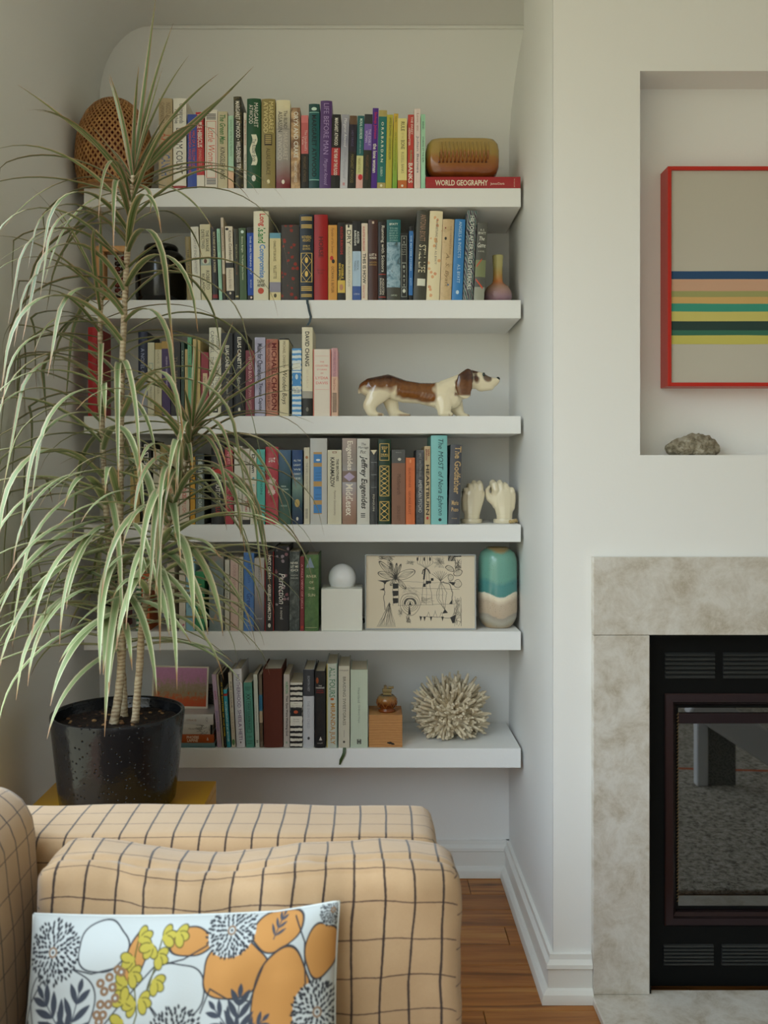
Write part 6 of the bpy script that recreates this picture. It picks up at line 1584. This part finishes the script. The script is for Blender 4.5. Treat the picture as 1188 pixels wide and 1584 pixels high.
for k, (a, b, c) in enumerate(st_):
    za, zb2 = CZ - (a - CY) * sk_, CZ - (b - CY) * sk_
    n = 60
    V = []
    for i in range(n + 1):
        x = px0 + fw + .0006 + (px1 - px0 - 2 * fw - .0012) * i / n
        V.append((x, pY + .0056 - .00012 * (k % 2), za + noise.noise((x * 9, k * 3.1, 0)) * .0011))
        V.append((x, pY + .0056 - .00012 * (k % 2), zb2 - .0006 + noise.noise((x * 9, k * 3.1 + 3.1, 0)) * .0011))
    V2 = [(x, y + .0005, z) for x, y, z in V]
    f = [(2 * i, 2 * i + 1, 2 * i + 3, 2 * i + 2) for i in range(n)]
    tt = NT('stripe_paint')
    cc = lin(c, 1.5)
    tt.P(Base_Color=tt.mix(tt.math('MULTIPLY', tt.noise(tt.world((4, 1, 30)), 1.0, 4), .35), cc, tuple(x * .75 for x in cc[:3]) + (1,)), Roughness=.7)
    rel(obj('paint_stripe', pyd(V, f), tt.m, pt), pt)
rk = 2.075 / F
me = blob_mesh([[(-.046, 0, .014, .020, .020, .014), (-.025, 0, .019, .026, .026, .020), (.0, .0, .022, .030, .028, .024), (.028, 0, .021, .026, .026, .022), (.050, 0, .014, .016, .020, .014)],
                [(-.022, -.004, .030, .018, .016, .012), (.004, -.004, .037, .020, .016, .013), (.022, -.002, .033, .018, .015, .013)], [(.040, .002, .036, .011, .012, .009), (.048, 0, .028, .011, .012, .012)],
                [(-.03, -.018, .012, .018, .014, .012), (.01, -.02, .013, .022, .014, .013), (.035, -.016, .010, .018, .014, .010)]], .0016, 2)
for v_ in me.vertices:
    q = v_.co.copy()
    n_ = noise.fractal(q * 55 + Vector((4, 1, 7)), .9, 2.1, 5) * .0045 - abs(noise.noise(q * 48 + Vector((9, 2, 2)))) * .006 + .002
    dq = Vector((q.x * .4, q.y, q.z - .014)).normalized()
    q += dq * n_
    v_.co = (q.x * .94, q.y, max(0, q.z - .0005) * 1.02)
t = NT('rough_stone')
w = t.coord('Object')
t.P(Base_Color=t.ramp(t.noise(w, 75, 8, .7, .5), [(.3, lin('3c3422', 1.6)), (.5, lin('7c7462', 1.75)), (.68, lin('9a9486', 1.75))]), Roughness=.9)
t.bump(t.noise(w, 160, 8, .75), .9, .006)
tag(obj('rock', me, t.m, loc=((1068 - CX) * rk, 2.068, NZ0 + .0003), smooth=True), 'rough grey-brown rock on the niche ledge below the painting', 'rock')
# ------------------------------------------------------------------ yellow side table
TZ, TY0, TY1 = 0.45, 1.70, 2.113
TX0, TX1 = (88 - CX) * TY1 / F, (334.5 - CX) * TY1 / F
M_yel = plain('a87a08', 0.35, 1.25)
tb = thing('side_table', 'mustard yellow box side table under the plant pot', 'table', ((TX0 + TX1) / 2, (TY0 + TY1) / 2, 0))
rel(obj('top_panel', box(TX0, TX1, TY0, TY1, TZ - .018, TZ, .001, 1), M_yel, tb), tb)
rel(obj('side_panel', box(TX0, TX0 + .018, TY0, TY1, 0, TZ - .0182, .001, 1), M_yel, tb), tb)
rel(obj('side_panel', box(TX1 - .018, TX1, TY0, TY1, 0, TZ - .0182, .001, 1), M_yel, tb), tb)
rel(obj('back_panel', box(TX0 + .0182, TX1 - .0182, TY1 - .014, TY1, 0, TZ - .0182), M_yel, tb), tb)
rel(obj('inner_shelf', box(TX0 + .0182, TX1 - .0182, TY0 + .01, TY1 - .0145, .2, .216), M_yel, tb), tb)

# ------------------------------------------------------------------ potted dragon tree
PX, PY, PZ = (183 - CX) * 1.975 / F, 1.975, TZ + .0003
PR, PH = .142, .199
pot = thing('potted_plant', 'tall drooping variegated dragon tree in a dimpled black pot', 'plant', (PX, PY, PZ))
t = NT('dimpled_black_glaze')
w = t.coord('Object')
t.P(Base_Color=(.0075, .0085, .011, 1), Roughness=.17); t.b.inputs['Specular IOR Level'].default_value = .42
vo = t.n('ShaderNodeTexVoronoi', Scale=120.0); t.set(vo.inputs['Vector'], w)
pits = t.ramp(vo.outputs[0], [(0.10, (0, 0, 0, 1)), (0.30, (1, 1, 1, 1))])
keep = t.math('GREATER_THAN', t.sep(vo.outputs['Color'])[0], 0.55)
hgt = t.math('ADD', t.math('MULTIPLY', t.math('SUBTRACT', 1.0, pits), t.math('MULTIPLY', keep, -1.0)), t.math('MULTIPLY', t.noise(w, 70, 3), .14))
t.bump(hgt, .9, .005)
rb = .122
obj('pot', smoothed(lathe([(rb * .86, 0), (rb * .95, .002), (rb, .010), (rb + .004, .04), (PR - .0025, PH - .03), (PR, PH - .006), (PR - .001, PH - .001), (PR - .005, PH), (PR - .009, PH - .002), (PR - .010, PH - .006), (PR - .012, PH - .05), (PR - .02, PH - .06)], 96), 50), t.m, pot)
SOZ = PH - .026
nr_, na_ = 16, 64
V = []
for j in range(nr_ + 1):
    for i in range(na_):
        r = (PR - .0115) * j / nr_; a = 2 * math.pi * i / na_
        x, y = r * math.cos(a), r * math.sin(a)
        V.append((x, y, SOZ + noise.fractal((x * 45, y * 45, 2), 1, 2, 4) * .0055))
f = [(j * na_ + i, j * na_ + (i + 1) % na_, (j + 1) * na_ + (i + 1) % na_, (j + 1) * na_ + i) for j in range(nr_) for i in range(na_)]
t = NT('potting_soil')
w = t.coord('Object')
t.P(Base_Color=t.ramp(t.noise(w, 170, 6, .8), [(.42, lin('120b06', 1.3)), (.62, lin('3a2412', 1.4)), (.74, lin('7c5a34', 1.4))]), Roughness=.95)
t.bump(t.noise(w, 260, 5, .8), 1.0, .006)
soil = obj('soil', pyd(V, f), t.m, pot, smooth=True)
rs = random.Random(8)
for k in range(46):
    a, r = rs.uniform(0, 6.28), (PR - .02) * math.sqrt(rs.random())
    bm = bmesh.new(); bmesh.ops.create_icosphere(bm, subdivisions=1, radius=rs.uniform(.0022, .0048), matrix=Matrix.Translation((r * math.cos(a), r * math.sin(a), SOZ + .003)) @ Matrix.Rotation(rs.uniform(0, 3), 4, 'X') @ Matrix.Diagonal((1.4, .8, .7, 1)))
    obj('bark_chip', bm_mesh(bm), plain(rs.choice(['5a3a1c', '3a2614', '7a5c38']), .9, 1.2), soil)

# leaves
t = NT('variegated_leaf')
uv = t.n('ShaderNodeUVMap')
su = t.sep(uv.outputs[0])
ed = t.math('ABSOLUTE', t.math('SUBTRACT', su[0], .5))
att = t.n('ShaderNodeAttribute', _attribute_name='leafvar')
st = t.math('ADD', ed, t.math('MULTIPLY', t.math('SUBTRACT', t.noise(t.n('ShaderNodeVectorMath', _operation='MULTIPLY', i0=uv.outputs[0], i1=(22.0, 1.5, 1)).outputs[0], 1.0, 2), .5), .30))
sp3 = t.sep(att.outputs['Vector'])
green = t.mix(sp3[0], lin('46582a', 1.2), lin('8c9c6a', 1.15))
edge = t.mix(sp3[1], lin('c6c59e', 1.15), lin('9c7a62', 1.2))
c = t.mix(t.ramp(st, [(.26, (0, 0, 0, 1)), (.40, (1, 1, 1, 1))]), green, edge)
cs = t.math('LESS_THAN', t.math('ABSOLUTE', t.math('SUBTRACT', ed, .17)), .03)
c = t.mix(t.math('MULTIPLY', cs, .35), c, lin('b4bc98', 1.1))
tip = t.ramp(t.math('ADD', su[1], t.math('MULTIPLY', sp3[2], .10)), [(.93, (0, 0, 0, 1)), (1.0, (1, 1, 1, 1))])
c = t.mix(tip, c, lin('8c6844', 1.2))
t.P(Base_Color=c, Roughness=.36)
t.b.inputs['Subsurface Weight'].default_value = 0.0
M_leaf = t.m
t = NT('ringed_stem')
w = t.coord('Object')
wv = t.n('ShaderNodeTexWave', Scale=38.0, Distortion=7.0, Detail=3.0, _bands_direction='Z'); t.set(wv.inputs['Vector'], w)
t.P(Base_Color=t.ramp(t.math('ADD', t.math('MULTIPLY', wv.outputs[1], .3), t.math('MULTIPLY', t.noise(w, 60, 5), .7)), [(.25, lin('7a644a', 1.25)), (.5, lin('a08e72', 1.3)), (.8, lin('b4a88c', 1.3))]), Roughness=.75)
t.bump(wv.outputs[1], .3, .002)
M_stem = t.m

def catmull(pts, n):
    out = []
    P_ = [pts[0]] + pts + [pts[-1]]
    m = len(pts) - 1
    for i in range(n + 1):
        s = i / n * m
        k = min(m - 1, int(s)); u = s - k
        a, b, c_, d = P_[k], P_[k + 1], P_[k + 2], P_[k + 3]
        out.append(.5 * ((2 * b) + (c_ - a) * u + (2 * a - 5 * b + 4 * c_ - d) * u * u + (3 * b - a - 3 * c_ + d) * u ** 3))
    return out
lr = random.Random(21)
def leaf_mesh(base, az, el, L, W, rate, n=14, var=(0, 0, 0), twist=0.0, path=None):
    pts, dirs = [base.copy()], []
    p = base.copy(); e = el; a = az
    st_ = L / n
    for i in range(n):
        tt = (i + .5) / n
        d = Vector((math.cos(e) * math.cos(a), math.cos(e) * math.sin(a), math.sin(e)))
        dirs.append(d)
        p = p + d * st_
        # keep clear of the wall, of the books and of what stands below
        p.x = max(p.x, XL + .012 + .002 * math.sin(i))
        p.y = min(p.y, 2.370)
        pts.append(p.copy())
        e -= rate * st_ * (.5 + 1.1 * tt)
        e = max(e, -1.36)
        a += twist * st_
    dirs.append(dirs[-1])
    if path:
        pts = path
        dirs = [(path[min(i + 1, n)] - path[max(i - 1, 0)]).normalized() for i in range(n + 1)]
    V, Fc, UV = [], [], []
    for i, (q, d) in enumerate(zip(pts, dirs)):
        tt = i / n
        wd = W * (.62 + .38 * min(1, tt / .2)) * max(.03, (1 - tt ** 2.6)) * .5
        sd = Vector((-math.sin(az), math.cos(az), 0))
        sd = (sd - d * sd.dot(d)).normalized()
        nm = sd.cross(d).normalized()
        if nm.z < 0: nm = -nm
        V += [q - sd * wd, q - nm * wd * .38, q + sd * wd]
        UV += [(0, tt), (.5, tt), (1, tt)]
    for i in range(n):
        for k in range(2):
            Fc.append((3 * i + k, 3 * i + k + 1, 3 * i + 4 + k, 3 * i + 3 + k))
    me = pyd(V, Fc, 'leaf')
    u = me.uv_layers.new(name='UVMap')
    for lp in me.loops: u.data[lp.index].uv = UV[lp.vertex_index]
    at = me.attributes.new('leafvar', 'FLOAT_VECTOR', 'POINT')
    at.data.foreach_set('vector', list(var) * len(V))
    me.polygons.foreach_set('use_smooth', [True] * len(me.polygons))
    return me
def stem(path, r0, r1, leaf0, count, az_bias, L0, Lm, L1, erect, tips=(), name='stem'):
    """path: photo pixels + depth from the soil to the tip"""
    pts = [P(*q) for q in path]
    cv = catmull(pts, 60)
    loc = pot.location
    cvl = [q - loc for q in cv]
    v_, f_ = tube(cvl, [r0 + (r1 - r0) * (i / 60) ** .6 + .0006 * math.sin(i * 2.3) for i in range(61)], 10)
    so_ = obj(name, pyd(v_, f_), M_stem, pot, smooth=True)
    for k in range(count):
        u = (k + .5) / count                 # 0 lowest leaf .. 1 the tip
        u = u ** 1.12
        s = leaf0 + (1 - leaf0) * u
        q = cv[min(60, int(s * 60))].lerp(cv[min(60, int(s * 60) + 1)], s * 60 - int(s * 60))
        az = k * 2.39996 + lr.uniform(-.35, .35)
        # few leaves grow straight at the shelf
        az = (az + math.pi) % (2 * math.pi) - math.pi
        if abs(az - math.pi / 2) < .65 and lr.random() < .75: az = -az
        if lr.random() < .25: az = az_bias + lr.uniform(-.9, .9)
        top = max(0, (u - .90) / .10)
        young = max(0, (u - .72) / .28)
        mid = max(0, 1 - abs(u - .62) / .34)
        el = math.radians(14 + 16 * mid + 20 * young + (erect + 16) * top + lr.uniform(-22, 20))
        rate = (3.6 + 3.6 * mid - .6 * young - 1.5 * top) * lr.uniform(.65, 1.3)
        L = (L0 + (Lm - L0) * min(1, u / .4) if u < .4 else Lm + (L1 - Lm) * (u - .4) / .6) * lr.uniform(.72, 1.12) * (lr.uniform(.35, 1.0) if u > .93 else 1)
        W = lr.uniform(.0125, .0205) * (1 - .28 * young) * (1.3 - .62 * u)
        var = (min(1, max(0, 1.0 - 1.2 * u + lr.uniform(-.30, .22))), min(1, max(0, .02 + .95 * u + lr.uniform(-.3, .3))), lr.uniform(0, .9))
        me = leaf_mesh(q, az, el, L, W, rate, 14, var, lr.uniform(-.8, .8))
        o = obj('leaf', me, M_leaf, so_)
        o.location = -loc
    for (tx, ty, td, hx_, hy_, s, W) in tips:       # the long leaves that stand out one by one: tip, bow, place on the stem, width
        q = cv[int(s * 60)]
        T = P(tx, ty, td)
        T.x = max(T.x, XL + .012); T.y = min(T.y, 2.37)
        c1 = q.lerp(T, .5) + Vector((hx_, 0, hy_)) * (T - q).length
        path = [q * (1 - i / 14) ** 2 + c1 * (2 * (i / 14) * (1 - i / 14)) + T * (i / 14) ** 2 for i in range(15)]
        az = math.atan2(T.y - q.y - .25, T.x - q.x)
        me = leaf_mesh(q, az, 0, .3, W, 0, 14, (lr.uniform(.05, .3), lr.uniform(.6, 1), lr.uniform(0, .6)), 0, path)
        o = obj('leaf', me, M_leaf, so_); o.location = -loc
    return so_
stem([(176, 1120, 1.965), (184, 1070, 1.965), (189, 1000, 1.97), (187, 900, 1.975), (186, 780, 1.975), (188, 600, 1.97), (195, 430, 1.965), (202, 320, 1.96), (206, 272, 1.96)], .0105, .0055, .24, 116, math.radians(-130), .34, .52, .36, 28,
     [(241, -4, 1.93, 0, .02, .99, .0105), (268, 36, 1.95, -.05, .02, .99, .0085), (292, 86, 1.98, -.1, .05, .985, .006), (252, 104, 1.93, -.03, .0, .985, .006), (338, 114, 1.95, -.08, .10, .985, .009),
      (392, 103, 1.93, .0, -.03, .98, .0115), (360, 138, 1.90, -.03, .04, .975, .0105), (168, 119, 1.96, .02, .07, .98, .0095), (27, 131, 1.84, -.02, .10, .975, .011), (2, 356, 1.80, -.08, .34, .95, .0115),
      (405, 285, 1.92, .06, .33, .965, .009), (72, 366, 1.84, -.05, .12, .90, .011), (0, 402, 1.82, .02, .22, .84, .010), (68, 440, 1.82, -.16, .36, .93, .011), (330, 355, 1.90, .10, .30, .955, .0105), (232, 330, 1.85, .2, .2, .95, .011)])
stem([(209, 1117, 1.945), (216, 1030, 1.94), (222, 950, 1.935), (243, 865, 1.93), (263, 800, 1.925), (281, 740, 1.92), (293, 690, 1.92), (299, 655, 1.92)], .0088, .0055, .30, 92, math.radians(-35), .28, .42, .34, 20,
     [(361, 497, 1.90, .0, .02, .99, .011), (372, 540, 1.90, .02, .03, .985, .0095), (398, 548, 1.88, .0, .04, .98, .010), (470, 566, 1.88, -.02, .14, .975, .010), (486, 655, 1.88, .02, .24, .97, .0105), (300, 525, 1.92, .0, .02, .98, .009), (440, 790, 1.86, .12, .42, .95, .011), (431, 800, 1.88, .18, .36, .92, .011)])
stem([(192, 1112, 2.02), (189, 1040, 2.03), (176, 930, 2.04), (165, 800, 2.04), (157, 640, 2.03), (155, 520, 2.02), (157, 445, 2.015)], .0095, .005, .30, 66, math.radians(-150), .36, .48, .34, 20)

# ------------------------------------------------------------------ sofa, cushion and pillow
t = NT('plaid_plush')
uv = t.n('ShaderNodeUVMap')
su = t.sep(uv.outputs[0])
w = t.coord('Object')
nz1 = t.math('MULTIPLY', t.math('SUBTRACT', t.noise(w, 260, 2), .5), .0016)
pit = .0405
fu = t.math('ABSOLUTE', t.math('SUBTRACT', t.math('FRACT', t.math('DIVIDE', t.math('ADD', su[0], nz1), pit)), .5))
fv = t.math('ABSOLUTE', t.math('SUBTRACT', t.math('FRACT', t.math('DIVIDE', t.math('ADD', su[1], nz1), pit * 1.12)), .5))
lu = t.math('LESS_THAN', fu, .0016 / pit)
lv = t.math('LESS_THAN', fv, .0008 / pit)
nap = t.noise(w, 16, 4, .6)
base = t.mix(nap, lin('a98a66', 1.2), lin('ba9c78', 1.2))
base = t.mix(t.math('MULTIPLY', t.noise(w, 420, 2, .8), .35), base, lin('987750', 1.15))
c = t.mix(t.math('MULTIPLY', lv, .9), base, lin('4a3026', 1.1))
c = t.mix(t.math('MULTIPLY', lu, .95), c, lin('2a1814', 1.0))
t.P(Base_Color=c, Roughness=.85)
t.b.inputs['Sheen Weight'].default_value = .35
t.b.inputs['Sheen Roughness'].default_value = .5
t.bump(t.noise(w, 700, 3, .8), .35, .002)
M_plaid = t.m

AY0, AY1, AZ = 1.365, 1.530, .612
AXr = .105
sofa = thing('sofa', 'tan plush sofa with dark windowpane check', 'sofa', (-.2, 1.0, 0))
me = soft_box(AXr + .66, AY1 - AY0, AZ - .06, .026, 44, (0, .004, .003), .0025, 3, 7)
rel(obj('arm', me, M_plaid, sofa, loc=((AXr - .66) / 2, (AY0 + AY1) / 2, (AZ + .06) / 2)), sofa)
# back: runs along the left wall towards the viewer
bm_me = soft_box(.86, .225, .66, .07, 26, (0, .02, .012), .006, 9, 6)
o = rel(obj('backrest', bm_me, M_plaid, sofa, loc=(-.602, .965, .372)), sofa); o.rotation_euler = (0, 0, math.radians(90))
me = soft_box(.62, .80, .16, .04, 14, (0, 0, .008), .003, 4, 6)
rel(obj('seat_cushion', me, M_plaid, sofa, loc=(-.205, .955, .285)), sofa)
rel(obj('base_frame', box(-.745, AXr - .01, .58, AY1 - .004, .05, .205, .01), M_plaid, sofa), sofa)
for lx, ly in ((-.70, .62), (.06, .62), (-.70, 1.48), (.06, 1.48)):
    rel(obj('foot', lathe([(.02, 0), (.024, .004), (.028, .052), (.02, .053)], 16, lx, ly), plain('3a2414', .5), sofa), sofa)

# loose plaid cushion leaning on the arm
cw, cd, chh = .580, .130, .250
me = soft_box(cw, cd, chh, .026, 48, (.004, .020, .006), .0065, 31, 9)
def cushion_warp(me):
    for v_ in me.vertices:
        x, y, z = v_.co
        top = max(0, z / (chh / 2))
        v_.co.z += -.012 * top * math.exp(-((x + .09) / .12) ** 2) + .010 * top * math.exp(-((x - .21) / .09) ** 2) + .010 * top * math.exp(-((x + .235) / .06) ** 2)
        fr = max(0, -y / (cd / 2))
        fold = noise.noise((x * 30 + z * 9, z * 5, 3.3))
        v_.co.y += (.006 * math.sin(x * 38 + 1.2 * z * 20) * (.4 + .6 * top) + .009 * abs(fold) * (.35 + .65 * top)) * fr
        v_.co.z -= .010 * top * max(0, .5 - abs(y + .028) / .02) * (1 + fold)
cushion_warp(me)
cush = obj('cushion', me, M_plaid, loc=((387 - CX) * 1.268 / F, 1.288, .367 + chh / 2))
cush.rotation_euler = (math.radians(-3), math.radians(1.0), 0)
tag(cush, 'loose tan checked cushion leaning on the sofa arm', 'cushion')
# welted seam round the front of the cushion
for side in (-1, 1):
    v_, f_ = [], []
    hw, hh = cw / 2 - .012, chh / 2 - .012
    loop = []
    for i in range(64):
        a = 2 * math.pi * i / 64
        c_, s_ = math.cos(a), math.sin(a)
        loop.append((hw * math.copysign(abs(c_) ** .22, c_), side * (cd / 2 - .026), hh * math.copysign(abs(s_) ** .22, s_)))

# floral pillow
C = Canvas(45, 1150, 40, 725, 440, 273, srgb3('c8cecd', 0.98))
OR, DK, WH, YL, BR = srgb3('bc8648', 1.12), srgb3('2c3038'), srgb3('cbd1d0', 0.98), srgb3('b8aa44', 1.05), srgb3('84664a', 1.2)
GY = srgb3('3e4450', 1.1)
def blob(x, y, rx, ry, c_, rot=0, ph=0, ow=5): C.ell(x, y, rx, ry, c_, rot, DK, ow, .05, ph)
blob(330, 130, 88, 78, WH, 0, 1); blob(190, 305, 125, 125, WH, 0, 2); blob(600, 270, 100, 92, WH, .1, 3)
blob(480, 520, 110, 100, WH, 0, 1); blob(150, 580, 110, 100, OR, 0, 2); blob(720, 590, 120, 110, OR, 0, 3); blob(420, 660, 120, 80, OR, 0, 4)
blob(640, 118, 78, 44, OR, 0, 1); blob(452, 160, 34, 80, OR, .25, 2)
blob(800, 205, 112, 88, OR, -.15, .6); blob(940, 95, 90, 60, OR, -.2, 2.2); blob(965, 330, 108, 178, OR, .12, 1.1)
blob(1100, 170, 58, 78, OR, .05, 2.6); blob(1060, 560, 110, 110, WH, 0, 2); blob(920, 640, 120, 80, OR, 0, 1)
blob(255, 450, 70, 40, OR, 0, 2); blob(50, 430, 22, 66, OR, .1, 1)
for pts in ([(45, 380), (70, 300), (120, 230), (200, 190), (300, 210), (400, 190)], [(330, 450), (340, 380), (400, 310), (520, 190), (620, 170), (700, 130)], [(690, 330), (720, 260), (780, 290), (860, 300), (900, 200)], [(1000, 60), (1040, 140), (1050, 260), (1030, 420)], [(520, 310), (560, 350), (600, 330)], [(330, 640), (300, 560), (360, 480)]):
    C.line(pts, 5, DK)
def sprig(x, y, ang, n, L, c_=GY):
    ex_, ey_ = x + L * math.cos(ang), y + L * math.sin(ang)
    C.line([(x, y), (ex_, ey_)], 4, c_)
    for k in range(n):
        f_ = (k + .4) / n
        bx_, by_ = x + (ex_ - x) * f_, y + (ey_ - y) * f_
        for s_ in (-1, 1):
            a_ = ang + s_ * (.75 - .2 * f_)
            l_ = L * .60 * (1.05 - .45 * f_)
            C.leaf(bx_, by_, bx_ + l_ * math.cos(a_), by_ + l_ * math.sin(a_), L * .068, c_)
    C.leaf(ex_, ey_, ex_ + L * .3 * math.cos(ang), ey_ + L * .3 * math.sin(ang), L * .06, c_)
sprig(235, 420, -2.25, 4, 170); sprig(225, 425, -1.35, 3, 160); sprig(240, 410, -2.9, 3, 120)
sprig(815, 440, -1.5, 4, 150); sprig(830, 420, -2.3, 3, 130); sprig(820, 430, -.7, 3, 110); sprig(930, 120, -1.2, 3, 70); sprig(640, 640, -1.2, 4, 150)
prn = random.Random(4)
def mum(x, y, R):
    C.ell(x, y, R * .96, R * .96, WH, 0, None, 0, .03, 1)
    for ring_ in range(7):
        r_ = R * (.24 + .12 * ring_)
        n = int(8 + 5.2 * ring_)
        for k in range(n):
            a_ = 2 * math.pi * (k + .5 * (ring_ % 2)) / n + prn.uniform(-.07, .07)
            rr_ = r_ * prn.uniform(.94, 1.06)
            C.ell(x + rr_ * math.cos(a_), y + rr_ * math.sin(a_), R * .072, R * .036 + prn.uniform(0, 1.6), DK, a_ + prn.uniform(-.5, .5))
    C.ell(x, y, R * .14, R * .14, WH, 0, BR, 6)
    C.ell(x, y, R * .05, R * .05, DK)
mum(150, 150, 96); mum(607, 405, 98); mum(1092, 345, 92); mum(778, 88, 86); mum(1132, 62, 46); mum(330, 590, 90); mum(880, 560, 90)
def bloom(x, y, a, s=1.0):
    for k in (-1, 0, 1):
        a_ = a + k * .95
        C.ell(x + 17 * s * math.cos(a_), y + 17 * s * math.sin(a_), 19 * s, 13 * s, YL, a_, srgb3('4a4a1c'), 3)
    C.ell(x, y, 9 * s, 9 * s, YL)
C.line([(455, 90), (445, 200), (470, 330), (450, 400)], 5, srgb3('5a5a20')); C.line([(540, 90), (520, 200), (490, 300)], 5, srgb3('5a5a20'))
for x, y, a in ((462, 108, -.5), (438, 168, 2.5), (420, 240, 2.9), (480, 292, .2), (415, 352, 2.6), (470, 396, .8), (545, 104, -.3), (528, 160, .4), (524, 236, .6), (500, 130, 2), (455, 300, 2.9), (440, 215, .3), (590, 96, .2), (420, 290, -2.4)):
    bloom(x, y, a, 1.15)
for x, y in ((335, 238), (365, 220), (392, 198), (350, 262), (378, 250), (340, 300), (368, 300), (390, 282), (330, 330), (352, 330), (308, 408), (320, 420), (405, 205), (340, 350)):
    C.ell(x, y, 15, 14, BR); C.ell(x, y, 5, 5, WH)
pw_, ph2, pth = .404, .262, .052
nx, ny = C.nx, C.ny
us = np.linspace(-1, 1, nx); vs = np.linspace(-1, 1, ny)
UU, VV = np.meshgrid(us, vs)
fall = np.clip((1 - np.abs(UU) ** 4.0), 0, 1) ** .55 * np.clip((1 - np.abs(VV) ** 3.4), 0, 1) ** .55
nzv = np.array([noise.noise((u * 3.1, v * 2.3, 1.7)) for u, v in zip(UU.ravel()[::1], VV.ravel()[::1])]).reshape(UU.shape)
pin = 1 - .035 * (1 - VV ** 2); pin2 = 1 - .045 * (1 - UU ** 2)
Xp = UU * pw_ / 2 * pin; Zp = -VV * ph2 / 2 * pin2 + .007 * (UU > .6) * np.clip((UU - .6) / .4, 0, 1) * (-VV)
Yp = -(pth * fall) - nzv * .006 * fall - .0004
me = grid_mesh(np.stack([Xp.ravel(), Yp.ravel(), Zp.ravel()], 1).tolist(), nx, ny)
set_vcol(me, C.img.reshape(-1, 3))
pil = thing('throw_pillow', 'white lumbar pillow printed with orange, grey and yellow flowers', 'pillow', ((279 - CX) * 1.15 / F, 1.152, .462), rot=(math.radians(-23), math.radians(-1.3), 0))
M_pil = m_vcol('printed_cotton', .85, .3)
obj('front_panel', me, M_pil, pil, smooth=True)
k_ = 8
Yb = (pth * .75 * fall)[::k_, ::k_]
me = grid_mesh(np.stack([Xp[::k_, ::k_].ravel(), Yb.ravel(), Zp[::k_, ::k_].ravel()], 1).tolist(), Xp[::k_, ::k_].shape[1], Xp[::k_, ::k_].shape[0])
bm = bmesh.new(); bm.from_mesh(me); bmesh.ops.reverse_faces(bm, faces=bm.faces[:]); bm.to_mesh(me); bm.free()
obj('back_panel', me, plain('c8cecd', .85, 1.05), pil, smooth=True)
edge = [(Xp[0, i], 0, Zp[0, i]) for i in range(0, nx, 8)] + [(Xp[j, -1], 0, Zp[j, -1]) for j in range(0, ny, 8)] + [(Xp[-1, i], 0, Zp[-1, i]) for i in range(nx - 1, 0, -8)] + [(Xp[j, 0], 0, Zp[j, 0]) for j in range(ny - 1, 0, -8)]
edge.append(edge[0])
v_, f_ = tube(edge, .0018, 6)
obj('seam', pyd(v_, f_), plain('cfd4d2', .85, 1.1), pil, smooth=True)
